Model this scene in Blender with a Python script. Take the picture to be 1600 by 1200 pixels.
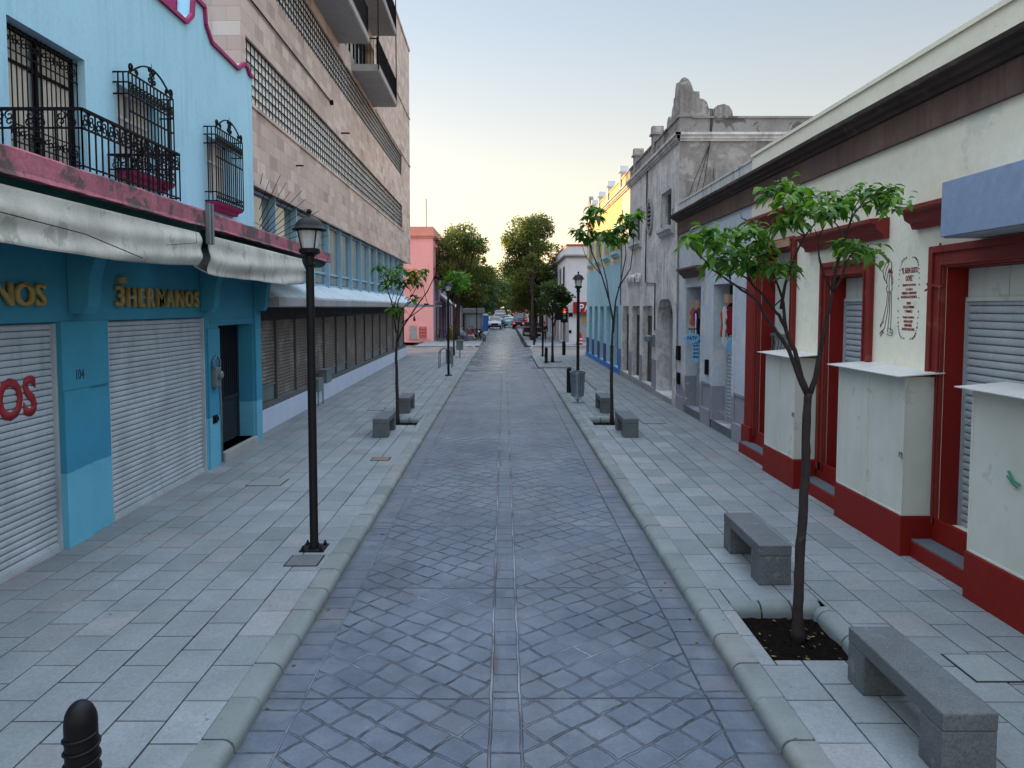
import bpy, bmesh, math, random
from mathutils import Vector, Matrix
R = math.radians
random.seed(7)
for o in list(bpy.data.objects): bpy.data.objects.remove(o, do_unlink=True)
S = bpy.context.scene
COL = S.collection

# ------------------------------------------------------------------ camera
cam = bpy.data.objects.new('camera', bpy.data.cameras.new('camera'))
COL.objects.link(cam); S.camera = cam
CAMZ = 3.1
cam.location = (0, 0, CAMZ)
cam.rotation_euler = (R(90) - math.atan(66/1130.), 0, 0)
cam.data.sensor_fit = 'HORIZONTAL'; cam.data.sensor_width = 36
cam.data.lens = 1130/1600*36
cam.data.shift_x = 13/1600; cam.data.shift_y = -54/1600
cam.data.clip_start = .05; cam.data.clip_end = 5000
S.render.resolution_x, S.render.resolution_y = 1024, 768

# ------------------------------------------------------------------ sky, sun, exposure
SKY_GAMMA, SKY_SAT = .64, .68
HORIZON_TINT = (1.36, .99, .64); ZENITH_ADD = (5.0, 5.8, 6.9)
SUN_EL, SUN_AZ = 6.0, -33.0            # degrees; azimuth from +Y, minus is to the left
W = bpy.data.worlds.new("World"); S.world = W; W.use_nodes = True
wt = W.node_tree; wt.nodes.clear()
sky = wt.nodes.new('ShaderNodeTexSky'); sky.sky_type = 'NISHITA'; sky.sun_disc = False
sky.sun_elevation = R(SUN_EL); sky.sun_rotation = R(SUN_AZ)
sky.altitude = 1500; sky.air_density = 1.0; sky.dust_density = .6; sky.ozone_density = 1.6
bg = wt.nodes.new('ShaderNodeBackground'); bg.inputs[1].default_value = .15
wo = wt.nodes.new('ShaderNodeOutputWorld')
gm = wt.nodes.new('ShaderNodeGamma'); gm.inputs[1].default_value = SKY_GAMMA; hs = wt.nodes.new('ShaderNodeHueSaturation'); hs.inputs['Saturation'].default_value = SKY_SAT
wt.links.new(sky.outputs[0], gm.inputs[0]); wt.links.new(gm.outputs[0], hs.inputs['Color'])
wtc = wt.nodes.new('ShaderNodeTexCoord'); wsp = wt.nodes.new('ShaderNodeSeparateXYZ'); wt.links.new(wtc.outputs['Generated'], wsp.inputs[0])
def wmix(mode, f0, f1, z0, z1, col, src):      # sky graded by height: warm horizon tint, fill light added overhead out of view
    mr = wt.nodes.new('ShaderNodeMapRange'); wt.links.new(wsp.outputs[2], mr.inputs[0])
    for i, v in enumerate((z0, z1, f0, f1)): mr.inputs[i+1].default_value = v
    mx = wt.nodes.new('ShaderNodeMix'); mx.data_type = 'RGBA'; mx.blend_type = mode; wt.links.new(mr.outputs[0], mx.inputs[0])
    wt.links.new(src, mx.inputs[6]); mx.inputs[7].default_value = (*col, 1); return mx.outputs[2]
s1 = wmix('MULTIPLY', 1, 0, .0, .36, HORIZON_TINT, hs.outputs[0]); s2 = wmix('ADD', 0, 1, .38, .95, ZENITH_ADD, s1)
s2 = wmix('ADD', .20, .05, .0, .5, (1.25, .95, .6), s2)
wt.links.new(s2, bg.inputs[0]); wt.links.new(bg.outputs[0], wo.inputs[0])
sl = bpy.data.lights.new('sun', 'SUN'); sl.energy = 4.5; sl.angle = R(.5); sl.color = (1, .62, .28)
sun = bpy.data.objects.new('sun', sl); COL.objects.link(sun)
sd = Vector((math.sin(R(SUN_AZ))*math.cos(R(SUN_EL)), math.cos(R(SUN_AZ))*math.cos(R(SUN_EL)), math.sin(R(SUN_EL))))
sun.rotation_euler = sd.to_track_quat('Z', 'Y').to_euler()
S.view_settings.view_transform = 'Standard'; S.view_settings.look = 'None'
S.view_settings.gamma = 1; S.view_settings.exposure = 1.42
S.cycles.max_bounces = 6; S.cycles.diffuse_bounces = 4; S.cycles.glossy_bounces = 3
S.cycles.transparent_max_bounces = 8; S.cycles.caustics_reflective = False; S.cycles.caustics_refractive = False

# ------------------------------------------------------------------ helpers
def rot(o):
    while o.parent: o = o.parent
    return o
class MB:
    def __init__(s): s.v = []; s.f = []; s.m = []; s.c = []
    def q(s, pts, m=0, c=None):
        n = len(s.v); s.v += [tuple(p) for p in pts]; s.f.append(tuple(range(n, n+len(pts)))); s.m.append(m); s.c.append(c)
    def add(s, vs, fs, m=0, c=None):
        n = len(s.v); s.v += [tuple(p) for p in vs]
        for f in fs: s.f.append(tuple(n+i for i in f)); s.m.append(m); s.c.append(c)
    def box(s, x0, x1, y0, y1, z0, z1, m=0, c=None):
        x0, x1 = min(x0, x1), max(x0, x1); y0, y1 = min(y0, y1), max(y0, y1); z0, z1 = min(z0, z1), max(z0, z1)
        s.add([(x0,y0,z0),(x1,y0,z0),(x1,y1,z0),(x0,y1,z0),(x0,y0,z1),(x1,y0,z1),(x1,y1,z1),(x0,y1,z1)],
              [(0,3,2,1),(4,5,6,7),(0,1,5,4),(1,2,6,5),(2,3,7,6),(3,0,4,7)], m, c); return s
    def prism(s, pts, ax, a0, a1, m=0, c=None):
        """2-D outline extruded along ax ('x': pts=(y,z), 'y': pts=(x,z), 'z': pts=(x,y))"""
        def P(p, a): return (a, p[0], p[1]) if ax == 'x' else (p[0], a, p[1]) if ax == 'y' else (p[0], p[1], a)
        n = len(pts); vs = [P(p, a0) for p in pts] + [P(p, a1) for p in pts]
        fs = [tuple(range(n))[::-1], tuple(range(n, 2*n))] + [(i, (i+1) % n, n+(i+1) % n, n+i) for i in range(n)]
        s.add(vs, fs, m, c); return s
    def tube(s, path, r, seg=6, m=0, caps=True, c=None):
        path = [Vector(p) for p in path]; n = len(path)
        rr = r if isinstance(r, (list, tuple)) else [r]*n
        vs = []; up = Vector((0, 0, 1)); prev = None
        for i, p in enumerate(path):
            d = (path[min(i+1, n-1)] - path[max(i-1, 0)])
            if d.length < 1e-9: d = Vector((0, 0, 1))
            d.normalize()
            if prev is None:
                a = d.cross(up) if abs(d.z) < .95 else d.cross(Vector((0, 1, 0)))
            else:
                a = prev - d*prev.dot(d)
                if a.length < 1e-6: a = d.cross(up)
            a.normalize(); prev = a; b = d.cross(a)
            for k in range(seg):
                t = 2*math.pi*k/seg + math.pi/seg
                vs.append(p + (a*math.cos(t) + b*math.sin(t))*rr[i])
        fs = []
        for i in range(n-1):
            for k in range(seg):
                k2 = (k+1) % seg
                fs.append((i*seg+k, i*seg+k2, (i+1)*seg+k2, (i+1)*seg+k))
        if caps: fs += [tuple(range(seg))[::-1], tuple(range((n-1)*seg, n*seg))]
        s.add(vs, fs, m, c); return s
    def lathe(s, prof, cx=0, cy=0, seg=16, m=0, a0=0, caps=True):
        vs = []
        for r, z in prof:
            for k in range(seg):
                t = a0 + 2*math.pi*k/seg; vs.append((cx+r*math.cos(t), cy+r*math.sin(t), z))
        fs = []
        for i in range(len(prof)-1):
            for k in range(seg):
                k2 = (k+1) % seg; fs.append((i*seg+k, i*seg+k2, (i+1)*seg+k2, (i+1)*seg+k))
        if caps: fs += [tuple(range(seg))[::-1], tuple(range((len(prof)-1)*seg, len(prof)*seg))]
        s.add(vs, fs, m); return s
    def build(s, name, mats, parent=None, smooth=False, bevel=0, local=False, auto=None):
        me = bpy.data.meshes.new(name)
        off = Vector((0, 0, 0))
        if parent is not None and not local: off = rot(parent).location
        me.from_pydata([(v[0]-off.x, v[1]-off.y, v[2]-off.z) for v in s.v], [], s.f)
        mats = mats if isinstance(mats, (list, tuple)) else [mats]
        for m in mats: me.materials.append(m)
        me.polygons.foreach_set('material_index', s.m)
        if any(c is not None for c in s.c):
            at = me.color_attributes.new('Col', 'FLOAT_COLOR', 'CORNER')
            dat = []
            for p, c in zip(me.polygons, s.c):
                c = c or (1, 1, 1); dat += list((c[0], c[1], c[2], 1.0))*p.loop_total
            at.data.foreach_set('color', dat)
        if smooth: me.polygons.foreach_set('use_smooth', [True]*len(me.polygons))
        me.update()
        if smooth and auto: me.set_sharp_from_angle(angle=R(auto))
        o = bpy.data.objects.new(name, me); COL.objects.link(o)
        if parent is not None: o.parent = parent
        if bevel:
            b = o.modifiers.new('bevel', 'BEVEL'); b.width = bevel; b.segments = 2; b.limit_method = 'ANGLE'; b.angle_limit = R(40)
        return o
def tag(o, label=None, cat=None, group=None, kind=None):
    if label: o['label'] = label
    if cat: o['category'] = cat
    if group: o['group'] = group
    if kind: o['kind'] = kind
    return o
def empty(name, loc, label=None, cat=None, group=None, rz=0):
    o = bpy.data.objects.new(name, None); COL.objects.link(o); o.location = loc; o.rotation_euler = (0, 0, rz)
    o.empty_display_size = .2
    return tag(o, label, cat, group)
def copy_tree(o, parent=None):
    c = o.copy(); COL.objects.link(c); c.parent = parent
    for ch in list(o.children): copy_tree(ch, c)
    return c
def text_mesh(name, body, h, width, mat, parent, origin, side, ext=.01, align='CENTER', space=1.0, font_bold=0.0, local=False, track=1.0):
    """side +1: on a wall facing +X (reads along +Y); -1: wall facing -X (reads along -Y); 0: faces -Y (reads +X)"""
    cu = bpy.data.curves.new(name, 'FONT'); cu.body = body; cu.size = 1; cu.extrude = 0; cu.space_character = track; cu.offset = font_bold
    cu.align_x = align; cu.resolution_u = 3; cu.space_line = space
    ob = bpy.data.objects.new(name, cu); COL.objects.link(ob)
    dg = bpy.context.evaluated_depsgraph_get(); me = bpy.data.meshes.new_from_object(ob.evaluated_get(dg))
    bpy.data.objects.remove(ob, do_unlink=True)
    xs = [v.co.x for v in me.vertices]; ys = [v.co.y for v in me.vertices]
    w0, hh = max(xs)-min(xs), max(ys)-min(ys)
    nl = body.count('\n')+1
    sx = width/w0; sy = h/hh; cx = (max(xs)+min(xs))/2; y0 = min(ys)
    off = Vector((0, 0, 0)) if local else rot(parent).location
    bm = bmesh.new(); bm.from_mesh(me)
    r = bmesh.ops.extrude_face_region(bm, geom=bm.faces[:])
    up = [e for e in r['geom'] if isinstance(e, bmesh.types.BMVert)]
    for v in up: v.co.z += 1
    for v in bm.verts:
        a = (v.co.x-cx)*sx; b = (v.co.y-y0)*sy; d = v.co.z*ext
        if side == 1: v.co = Vector((origin[0]+d, origin[1]+a, origin[2]+b)) - off
        elif side == -1: v.co = Vector((origin[0]-d, origin[1]-a, origin[2]+b)) - off
        else: v.co = Vector((origin[0]+a, origin[1]-d, origin[2]+b)) - off
    bmesh.ops.recalc_face_normals(bm, faces=bm.faces[:])
    bm.to_mesh(me); bm.free(); me.materials.clear(); me.materials.append(mat)
    o = bpy.data.objects.new(name, me); COL.objects.link(o); o.parent = parent
    return o

# ------------------------------------------------------------------ materials
def mk(name):
    m = bpy.data.materials.new(name); m.use_nodes = True; nt = m.node_tree; nt.nodes.clear()
    out = nt.nodes.new('ShaderNodeOutputMaterial'); b = nt.nodes.new('ShaderNodeBsdfPrincipled')
    nt.links.new(b.outputs[0], out.inputs[0]); return m, nt, b
def nd(nt, t, **k):
    n = nt.nodes.new(t)
    for a, v in k.items(): setattr(n, a, v)
    return n
def mth(nt, op, a, b=None, c=None, clamp=False):
    n = nt.nodes.new('ShaderNodeMath'); n.operation = op; n.use_clamp = clamp
    for i, v in enumerate((a, b, c)):
        if v is None: continue
        if isinstance(v, (int, float)): n.inputs[i].default_value = v
        else: nt.links.new(v, n.inputs[i])
    return n.outputs[0]
def mixc(nt, fac, a, b, mode='MIX'):
    n = nt.nodes.new('ShaderNodeMix'); n.data_type = 'RGBA'; n.blend_type = mode
    for s_, v in ((n.inputs[0], fac), (n.inputs[6], a), (n.inputs[7], b)):
        if isinstance(v, (int, float)): s_.default_value = v
        elif isinstance(v, (tuple, list)): s_.default_value = (v[0], v[1], v[2], 1)
        else: nt.links.new(v, s_)
    return n.outputs[2]
def noise(nt, vec, scale, detail=4, rough=.55, dist=0):
    n = nt.nodes.new('ShaderNodeTexNoise'); n.inputs['Scale'].default_value = scale; n.inputs['Detail'].default_value = detail
    n.inputs['Roughness'].default_value = rough; n.inputs['Distortion'].default_value = dist
    if vec is not None: nt.links.new(vec, n.inputs['Vector'])
    return n.outputs['Fac']
def ramp(nt, v, a, b, lo=0., hi=1.):
    n = nt.nodes.new('ShaderNodeMapRange'); nt.links.new(v, n.inputs[0])
    n.inputs[1].default_value = a; n.inputs[2].default_value = b; n.inputs[3].default_value = lo; n.inputs[4].default_value = hi
    return n.outputs[0]
def scaled(nt, vec, s):
    n = nt.nodes.new('ShaderNodeVectorMath'); n.operation = 'MULTIPLY'; nt.links.new(vec, n.inputs[0]); n.inputs[1].default_value = s
    return n.outputs[0]
def sc(c, k): return tuple(min(1, x*k) for x in c[:3])
MATS = {}
def M(name, col, rough=.8, var=.15, vs=1.5, bump=.15, bs=30, metal=0, patch=None, streak=None, zones=None, fine=.08, spec=.28, attr=False, trans=0, bdist=.02):
    """painted / mineral surface: broad tone variation, fine grain, optional worn patches (col, scale, threshold),
    optional vertical streaks (col, amount), optional paint bands zones=[(z, col below z)]"""
    if name in MATS: return MATS[name]
    m, nt, b = mk(name); geo = nd(nt, 'ShaderNodeNewGeometry'); pos = geo.outputs['Position']
    base = None
    if attr:
        a = nd(nt, 'ShaderNodeAttribute', attribute_name='Col'); base = mixc(nt, 1.0, a.outputs['Color'], col, 'MULTIPLY')
    else:
        rgb = nd(nt, 'ShaderNodeRGB'); rgb.outputs[0].default_value = (*col[:3], 1); base = rgb.outputs[0]
    if zones:
        sep = nd(nt, 'ShaderNodeSeparateXYZ'); nt.links.new(pos, sep.inputs[0])
        wob = mth(nt, 'MULTIPLY', mth(nt, 'SUBTRACT', noise(nt, pos, 3, 5), .5), .10)
        zz = mth(nt, 'ADD', sep.outputs[2], wob)
        for z, c in zones:
            base = mixc(nt, mth(nt, 'LESS_THAN', zz, z), base, c)
    n1 = noise(nt, pos, vs, 6, .6)
    base = mixc(nt, ramp(nt, n1, .25, .75), mixc(nt, 1., base, (1-var,)*3, 'MULTIPLY'), mixc(nt, 1., base, (1+var,)*3, 'MULTIPLY'))
    n2 = noise(nt, pos, bs, 3, .6)
    base = mixc(nt, ramp(nt, n2, .3, .7), mixc(nt, 1., base, (1-fine,)*3, 'MULTIPLY'), mixc(nt, 1., base, (1+fine,)*3, 'MULTIPLY'))
    if streak:
        sv = scaled(nt, pos, (1, 1, .10)); ns = noise(nt, sv, 6, 5, .65)
        ns2 = noise(nt, pos, .9, 4)
        f = mth(nt, 'MULTIPLY', ramp(nt, ns, .45, .72), ramp(nt, ns2, .35, .65))
        f = mth(nt, 'MULTIPLY', f, streak[1], clamp=True)
        base = mixc(nt, f, base, streak[0])
    if patch:
        npz = noise(nt, pos, patch[1], 8, .68, .3)
        f = ramp(nt, npz, patch[2]-.02, patch[2]+.02)
        base = mixc(nt, mth(nt, 'MULTIPLY', f, patch[3] if len(patch) > 3 else 1.), base, patch[0])
    if attr:   # chewing gum, drips and small stains on the paving
        sp = mth(nt, 'MULTIPLY', ramp(nt, noise(nt, pos, 13, 3, .75), .665, .70), ramp(nt, noise(nt, pos, .8, 3), .45, .6, .15, .8))
        base = mixc(nt, sp, base, (.055, .06, .058))
    nt.links.new(base, b.inputs['Base Color'])
    b.inputs['Metallic'].default_value = metal
    b.inputs['Specular IOR Level'].default_value = spec
    rr = ramp(nt, n1, .2, .8, max(.03, rough-.12), min(1, rough+.1)); nt.links.new(rr, b.inputs['Roughness'])
    if trans: b.inputs['Transmission Weight'].default_value = trans
    if bump:
        bn = nd(nt, 'ShaderNodeBump'); bn.inputs['Strength'].default_value = bump; bn.inputs['Distance'].default_value = bdist
        hgt = mth(nt, 'ADD', mth(nt, 'MULTIPLY', n2, .6), mth(nt, 'MULTIPLY', noise(nt, pos, bs*.22, 4), .8))
        nt.links.new(hgt, bn.inputs['Height']); nt.links.new(bn.outputs[0], b.inputs['Normal'])
    MATS[name] = m; return m
def glassM(name, col, rough=.04, tint_var=.3):
    if name in MATS: return MATS[name]
    m, nt, b = mk(name); geo = nd(nt, 'ShaderNodeNewGeometry'); pos = geo.outputs['Position']
    n1 = noise(nt, pos, .8, 4)
    nt.links.new(mixc(nt, ramp(nt, n1, .3, .7), sc(col, 1-tint_var), sc(col, 1+tint_var)), b.inputs['Base Color'])
    b.inputs['Roughness'].default_value = rough; b.inputs['IOR'].default_value = 1.55
    bn = nd(nt, 'ShaderNodeBump'); bn.inputs['Strength'].default_value = .05; bn.inputs['Distance'].default_value = .05
    nt.links.new(noise(nt, pos, 1.7, 2), bn.inputs['Height']); nt.links.new(bn.outputs[0], b.inputs['Normal'])
    MATS[name] = m; return m
def emitM(name, col, s):
    if name in MATS: return MATS[name]
    m, nt, b = mk(name); b.inputs['Base Color'].default_value = (*col, 1); b.inputs['Emission Color'].default_value = (*col, 1)
    b.inputs['Emission Strength'].default_value = s; MATS[name] = m; return m
def leafM(name, col, col2, tr=.35):
    if name in MATS: return MATS[name]
    m, nt, b = mk(name); out = [n for n in nt.nodes if n.type == 'OUTPUT_MATERIAL'][0]
    a = nd(nt, 'ShaderNodeAttribute', attribute_name='Col'); sep = nd(nt, 'ShaderNodeSeparateColor'); nt.links.new(a.outputs['Color'], sep.inputs[0])
    c = mixc(nt, sep.outputs[0], col, col2)
    nt.links.new(c, b.inputs['Base Color']); b.inputs['Roughness'].default_value = .55; b.inputs['Specular IOR Level'].default_value = .35
    t = nd(nt, 'ShaderNodeBsdfTranslucent'); nt.links.new(mixc(nt, 1., c, (1.5, 1.7, .8), 'MULTIPLY'), t.inputs[0])
    mx = nd(nt, 'ShaderNodeMixShader'); mx.inputs[0].default_value = tr
    nt.links.new(b.outputs[0], mx.inputs[1]); nt.links.new(t.outputs[0], mx.inputs[2]); nt.links.new(mx.outputs[0], out.inputs[0])
    MATS[name] = m; return m

# facade sheet with real recessed openings. sgn=+1 faces +X, -1 faces -X
def facade(mb, x, y0, y1, z0, z1, ops, sgn, m=0, mr=None, back=True):
    mr = m if mr is None else mr
    ys = sorted({y0, y1, *[v for o in ops for v in (o[0], o[1])]}); zs = sorted({z0, z1, *[v for o in ops for v in (o[2], o[3])]})
    def quad(a, b, c, d, mm):
        mb.q([a, b, c, d] if sgn > 0 else [d, c, b, a], mm)
    for i in range(len(ys)-1):
        for j in range(len(zs)-1):
            cy, cz = (ys[i]+ys[i+1])/2, (zs[j]+zs[j+1])/2
            if any(o[0] < cy < o[1] and o[2] < cz < o[3] for o in ops): continue
            quad((x, ys[i], zs[j]), (x, ys[i+1], zs[j]), (x, ys[i+1], zs[j+1]), (x, ys[i], zs[j+1]), m)
    for o in ops:
        a, b, c, d, dep = o[:5]; xi = x - sgn*dep
        quad((x, a, c), (x, a, d), (xi, a, d), (xi, a, c), mr)
        quad((x, b, c), (xi, b, c), (xi, b, d), (x, b, d), mr)
        quad((x, a, d), (x, b, d), (xi, b, d), (xi, a, d), mr)
        quad((x, a, c), (xi, a, c), (xi, b, c), (x, b, c), mr)
        if back: quad((xi, a, c), (xi, b, c), (xi, b, d), (xi, a, d), mr)
def shutter(mb, x, y0, y1, z0, z1, sgn, pitch=.085, dep=.022, m=0, skip=None):
    """roll-down metal shutter: rounded horizontal slats"""
    n = max(2, int((z1-z0)/pitch)); p = (z1-z0)/n
    prof = []
    for i in range(n):
        z = z0+i*p
        for t, d in ((0, -1.1), (.11, -1.1), (.13, .30), (.26, .62), (.50, .75), (.78, .62), (.985, .30)): prof.append((d*dep, z+t*p))
    prof.append((0, z1))
    vs = [(x+sgn*d, y0, z) for d, z in prof] + [(x+sgn*d, y1, z) for d, z in prof]; k = len(prof)
    fs = [((i, k+i, k+i+1, i+1) if sgn > 0 else (i+1, k+i+1, k+i, i)) for i in range(k-1)]
    mb.add(vs, fs, m)
def spiral(cx, cz, r, turns, a0, sgn=1, n=14, plane='yz', at=0):
    pts = []
    for i in range(n+1):
        t = i/n; a = a0 + sgn*turns*2*math.pi*t; rr = r*(1-.8*t)
        u, w = cx+rr*math.cos(a), cz+rr*math.sin(a)
        pts.append((at, u, w) if plane == 'yz' else (u, at, w))
    return pts
def arc(cx, cz, r, a0, a1, n, plane='yz', at=0):
    out = []
    for i in range(n+1):
        a = a0+(a1-a0)*i/n; u, w = cx+r*math.cos(a), cz+r*math.sin(a)
        out.append((at, u, w) if plane == 'yz' else (u, at, w))
    return out
# ================================================================== GROUND
def road_material():
    m, nt, b = mk('stamped_concrete'); geo = nd(nt, 'ShaderNodeNewGeometry'); pos = geo.outputs['Position']
    sep = nd(nt, 'ShaderNodeSeparateXYZ'); nt.links.new(pos, sep.inputs[0]); x, y = sep.outputs[0], sep.outputs[1]
    wobx = mth(nt, 'MULTIPLY', mth(nt, 'SUBTRACT', noise(nt, pos, 2.2, 3), .5), .035)
    xs = mth(nt, 'ADD', mth(nt, 'SUBTRACT', x, .015), wobx)
    u = mth(nt, 'ABSOLUTE', xs)
    side = mth(nt, 'MULTIPLY', mth(nt, 'GREATER_THAN', xs, 0), 17.3)
    wy = mth(nt, 'ADD', y, mth(nt, 'MULTIPLY', mth(nt, 'SUBTRACT', noise(nt, pos, 1.7, 3), .5), .05))
    comb = nd(nt, 'ShaderNodeCombineXYZ'); nt.links.new(u, comb.inputs[0]); nt.links.new(mth(nt, 'ADD', wy, side), comb.inputs[1])
    vr = nd(nt, 'ShaderNodeVectorRotate'); vr.rotation_type = 'Z_AXIS'; vr.inputs['Angle'].default_value = R(-38)
    dn_ = nd(nt, 'ShaderNodeTexNoise'); dn_.inputs['Scale'].default_value = 4.5; dn_.inputs['Detail'].default_value = 3; nt.links.new(pos, dn_.inputs['Vector'])
    dv = nd(nt, 'ShaderNodeVectorMath', operation='SUBTRACT'); nt.links.new(dn_.outputs['Color'], dv.inputs[0]); dv.inputs[1].default_value = (.5, .5, .5)
    da = nd(nt, 'ShaderNodeVectorMath', operation='MULTIPLY_ADD'); nt.links.new(dv.outputs[0], da.inputs[0]); da.inputs[1].default_value = (.055, .055, 0); nt.links.new(comb.outputs[0], da.inputs[2])
    nt.links.new(da.outputs[0], vr.inputs[0])
    def brick(vec, w, h, off, mort):
        br = nd(nt, 'ShaderNodeTexBrick'); br.offset = off; br.inputs['Scale'].default_value = 1; br.inputs['Brick Width'].default_value = w
        br.inputs['Row Height'].default_value = h; br.inputs['Mortar Size'].default_value = mort; br.inputs['Mortar Smooth'].default_value = .6
        br.inputs['Color1'].default_value = (0, 0, 0, 1); br.inputs['Color2'].default_value = (1, 1, 1, 1); br.inputs['Mortar'].default_value = (.5, .5, .5, 1)
        nt.links.new(vec, br.inputs[0]); return br
    b1 = brick(vr.outputs[0], .285, .235, .16, .016)
    comb2 = nd(nt, 'ShaderNodeCombineXYZ'); nt.links.new(wy, comb2.inputs[0]); nt.links.new(mth(nt, 'ADD', u, 7.), comb2.inputs[1])
    b2 = brick(comb2.outputs[0], .27, 20., .0, .013)
    cen = mth(nt, 'LESS_THAN', u, .113); edge = mth(nt, 'GREATER_THAN', u, 1.60)
    strip = mth(nt, 'MAXIMUM', cen, edge)
    jf = mth(nt, 'ADD', mth(nt, 'MULTIPLY', b1.outputs['Fac'], mth(nt, 'SUBTRACT', 1, strip)), mth(nt, 'MULTIPLY', b2.outputs['Fac'], strip))
    def line(v, c, w): return ramp(nt, mth(nt, 'ABSOLUTE', mth(nt, 'SUBTRACT', v, c)), w*.5, w, 1, 0)
    l1 = line(u, .113, .014); l2 = line(u, 1.60, .010)
    pm = mth(nt, 'SUBTRACT', mth(nt, 'MODULO', mth(nt, 'ADD', y, mth(nt, 'ADD', mth(nt, 'MULTIPLY', mth(nt, 'SUBTRACT', noise(nt, pos, 1.2, 2), .5), .06), 1.23)), 2.26), 0)
    l3 = line(pm, 0.02, .011)
    lines = mth(nt, 'MAXIMUM', mth(nt, 'MAXIMUM', l1, l2), l3)
    joint = mth(nt, 'MAXIMUM', jf, lines, clamp=True)
    # colours
    big = noise(nt, pos, .55, 5, .6); mid = noise(nt, pos, 3.2, 6, .65); fine = noise(nt, pos, 38, 4, .7)
    c = mixc(nt, ramp(nt, big, .35, .65), (.074, .095, .130), (.128, .153, .190))
    rnd = b1.outputs['Color']
    c = mixc(nt, mth(nt, 'MULTIPLY', ramp(nt, noise(nt, pos, .33, 5, .7), .48, .62), .3), c, (.125, .118, .130))
    c = mixc(nt, mth(nt, 'MULTIPLY', ramp(nt, noise(nt, scaled(nt, pos, (2.2, .25, 1)), .8, 4), .5, .66), .35), c, (.062, .068, .082))
    c = mixc(nt, 1., c, mixc(nt, rnd, (.88, .90, .94), (1.10, 1.09, 1.06)), 'MULTIPLY')
    c = mixc(nt, ramp(nt, mid, .35, .68), mixc(nt, 1., c, (.80, .80, .82), 'MULTIPLY'), mixc(nt, 1., c, (1.18, 1.16, 1.14), 'MULTIPLY'))
    c = mixc(nt, ramp(nt, fine, .3, .7), mixc(nt, 1., c, (.86,)*3, 'MULTIPLY'), mixc(nt, 1., c, (1.13,)*3, 'MULTIPLY'))
    # rusty pinkish wear on the border strip
    c = mixc(nt, mth(nt, 'MULTIPLY', mth(nt, 'MULTIPLY', edge, ramp(nt, noise(nt, pos, 1.6, 5), .5, .66)), .35), c, (.16, .12, .115))
    # joints: pale release powder in parts, dark grime in others
    jm = ramp(nt, noise(nt, pos, .9, 4), .50, .64)
    jn = mth(nt, 'MULTIPLY', ramp(nt, noise(nt, pos, 7, 4, .7), .38, .60, .10, 1), ramp(nt, noise(nt, pos, .8, 3), .35, .6, .5, 1))
    jcol = mixc(nt, jm, (.022, .026, .036), (.23, .25, .28))
    c = mixc(nt, mth(nt, 'MULTIPLY', mth(nt, 'MULTIPLY', jf, jn), 1.0, clamp=True), c, jcol)
    rgt = mth(nt, 'GREATER_THAN', xs, 0)
    c = mixc(nt, mth(nt, 'MULTIPLY', mth(nt, 'MULTIPLY', l2, mth(nt, 'SUBTRACT', 1, rgt)), mth(nt, 'MULTIPLY', ramp(nt, noise(nt, pos, 2.2, 5, .7), .42, .62), .55)), c, (.24, .25, .28))
    ln = ramp(nt, noise(nt, pos, 5, 4, .7), .35, .55, .35, 1)
    c = mixc(nt, mth(nt, 'MULTIPLY', mth(nt, 'MULTIPLY', mth(nt, 'MAXIMUM', mth(nt, 'MULTIPLY', l2, rgt), l3), ln), .9, clamp=True), c, (.03, .033, .045))
    c = mixc(nt, mth(nt, 'MULTIPLY', l1, .7, clamp=True), c, mixc(nt, ramp(nt, noise(nt, pos, 1.1, 4), .4, .6), (.05, .05, .06), (.26, .28, .32)))
    # dark dribble along the left line of the centre strip
    dl = ramp(nt, mth(nt, 'ABSOLUTE', mth(nt, 'ADD', x, mth(nt, 'ADD', .075, mth(nt, 'MULTIPLY', wobx, 1.5)))), .015, .06, 1, 0)
    dn = ramp(nt, noise(nt, scaled(nt, pos, (6, 1, 1)), 1.1, 6, .75), .50, .62)
    c = mixc(nt, mth(nt, 'MULTIPLY', mth(nt, 'MULTIPLY', dl, dn), .75, clamp=True), c, (.07, .05, .05))
    # damp gutters, damp patches and puddles further down the street
    gut = ramp(nt, mth(nt, 'SUBTRACT', 1.93, u), .03, .13, 1, 0)
    gn = ramp(nt, noise(nt, scaled(nt, pos, (3, 1, 1)), 1.4, 6, .7), .42, .55, .25, 1)
    gutm = mth(nt, 'MULTIPLY', gut, gn)
    c = mixc(nt, mth(nt, 'MULTIPLY', gutm, .7), c, (.035, .037, .04))
    far = ramp(nt, y, 18, 44)
    lft = ramp(nt, x, -1.9, 1.4, .06, -.03)
    pn = noise(nt, scaled(nt, pos, (.55, 1.3, 1)), 1.6, 6, .62)
    thr = mth(nt, 'SUBTRACT', .72, mth(nt, 'ADD', mth(nt, 'MULTIPLY', far, .25), lft))
    wet = ramp(nt, mth(nt, 'SUBTRACT', pn, thr), 0, .03)
    wet = mth(nt, 'MAXIMUM', wet, mth(nt, 'MULTIPLY', gutm, .55), clamp=True)
    c = mixc(nt, mth(nt, 'MULTIPLY', wet, .25), c, (.05, .05, .055))
    # oil spots
    sp = ramp(nt, noise(nt, pos, 11, 3, .8), .74, .77)
    c = mixc(nt, mth(nt, 'MULTIPLY', sp, mth(nt, 'MULTIPLY', ramp(nt, noise(nt, pos, .7, 2), .5, .6), .8)), c, (.04, .04, .05))
    nt.links.new(c, b.inputs['Base Color'])
    r0 = ramp(nt, mid, .3, .7, .52, .74)
    r1 = mth(nt, 'SUBTRACT', r0, mth(nt, 'MULTIPLY', far, .16))
    rough = mth(nt, 'ADD', mth(nt, 'MULTIPLY', r1, mth(nt, 'SUBTRACT', 1, wet)), mth(nt, 'MULTIPLY', wet, .24))
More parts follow.
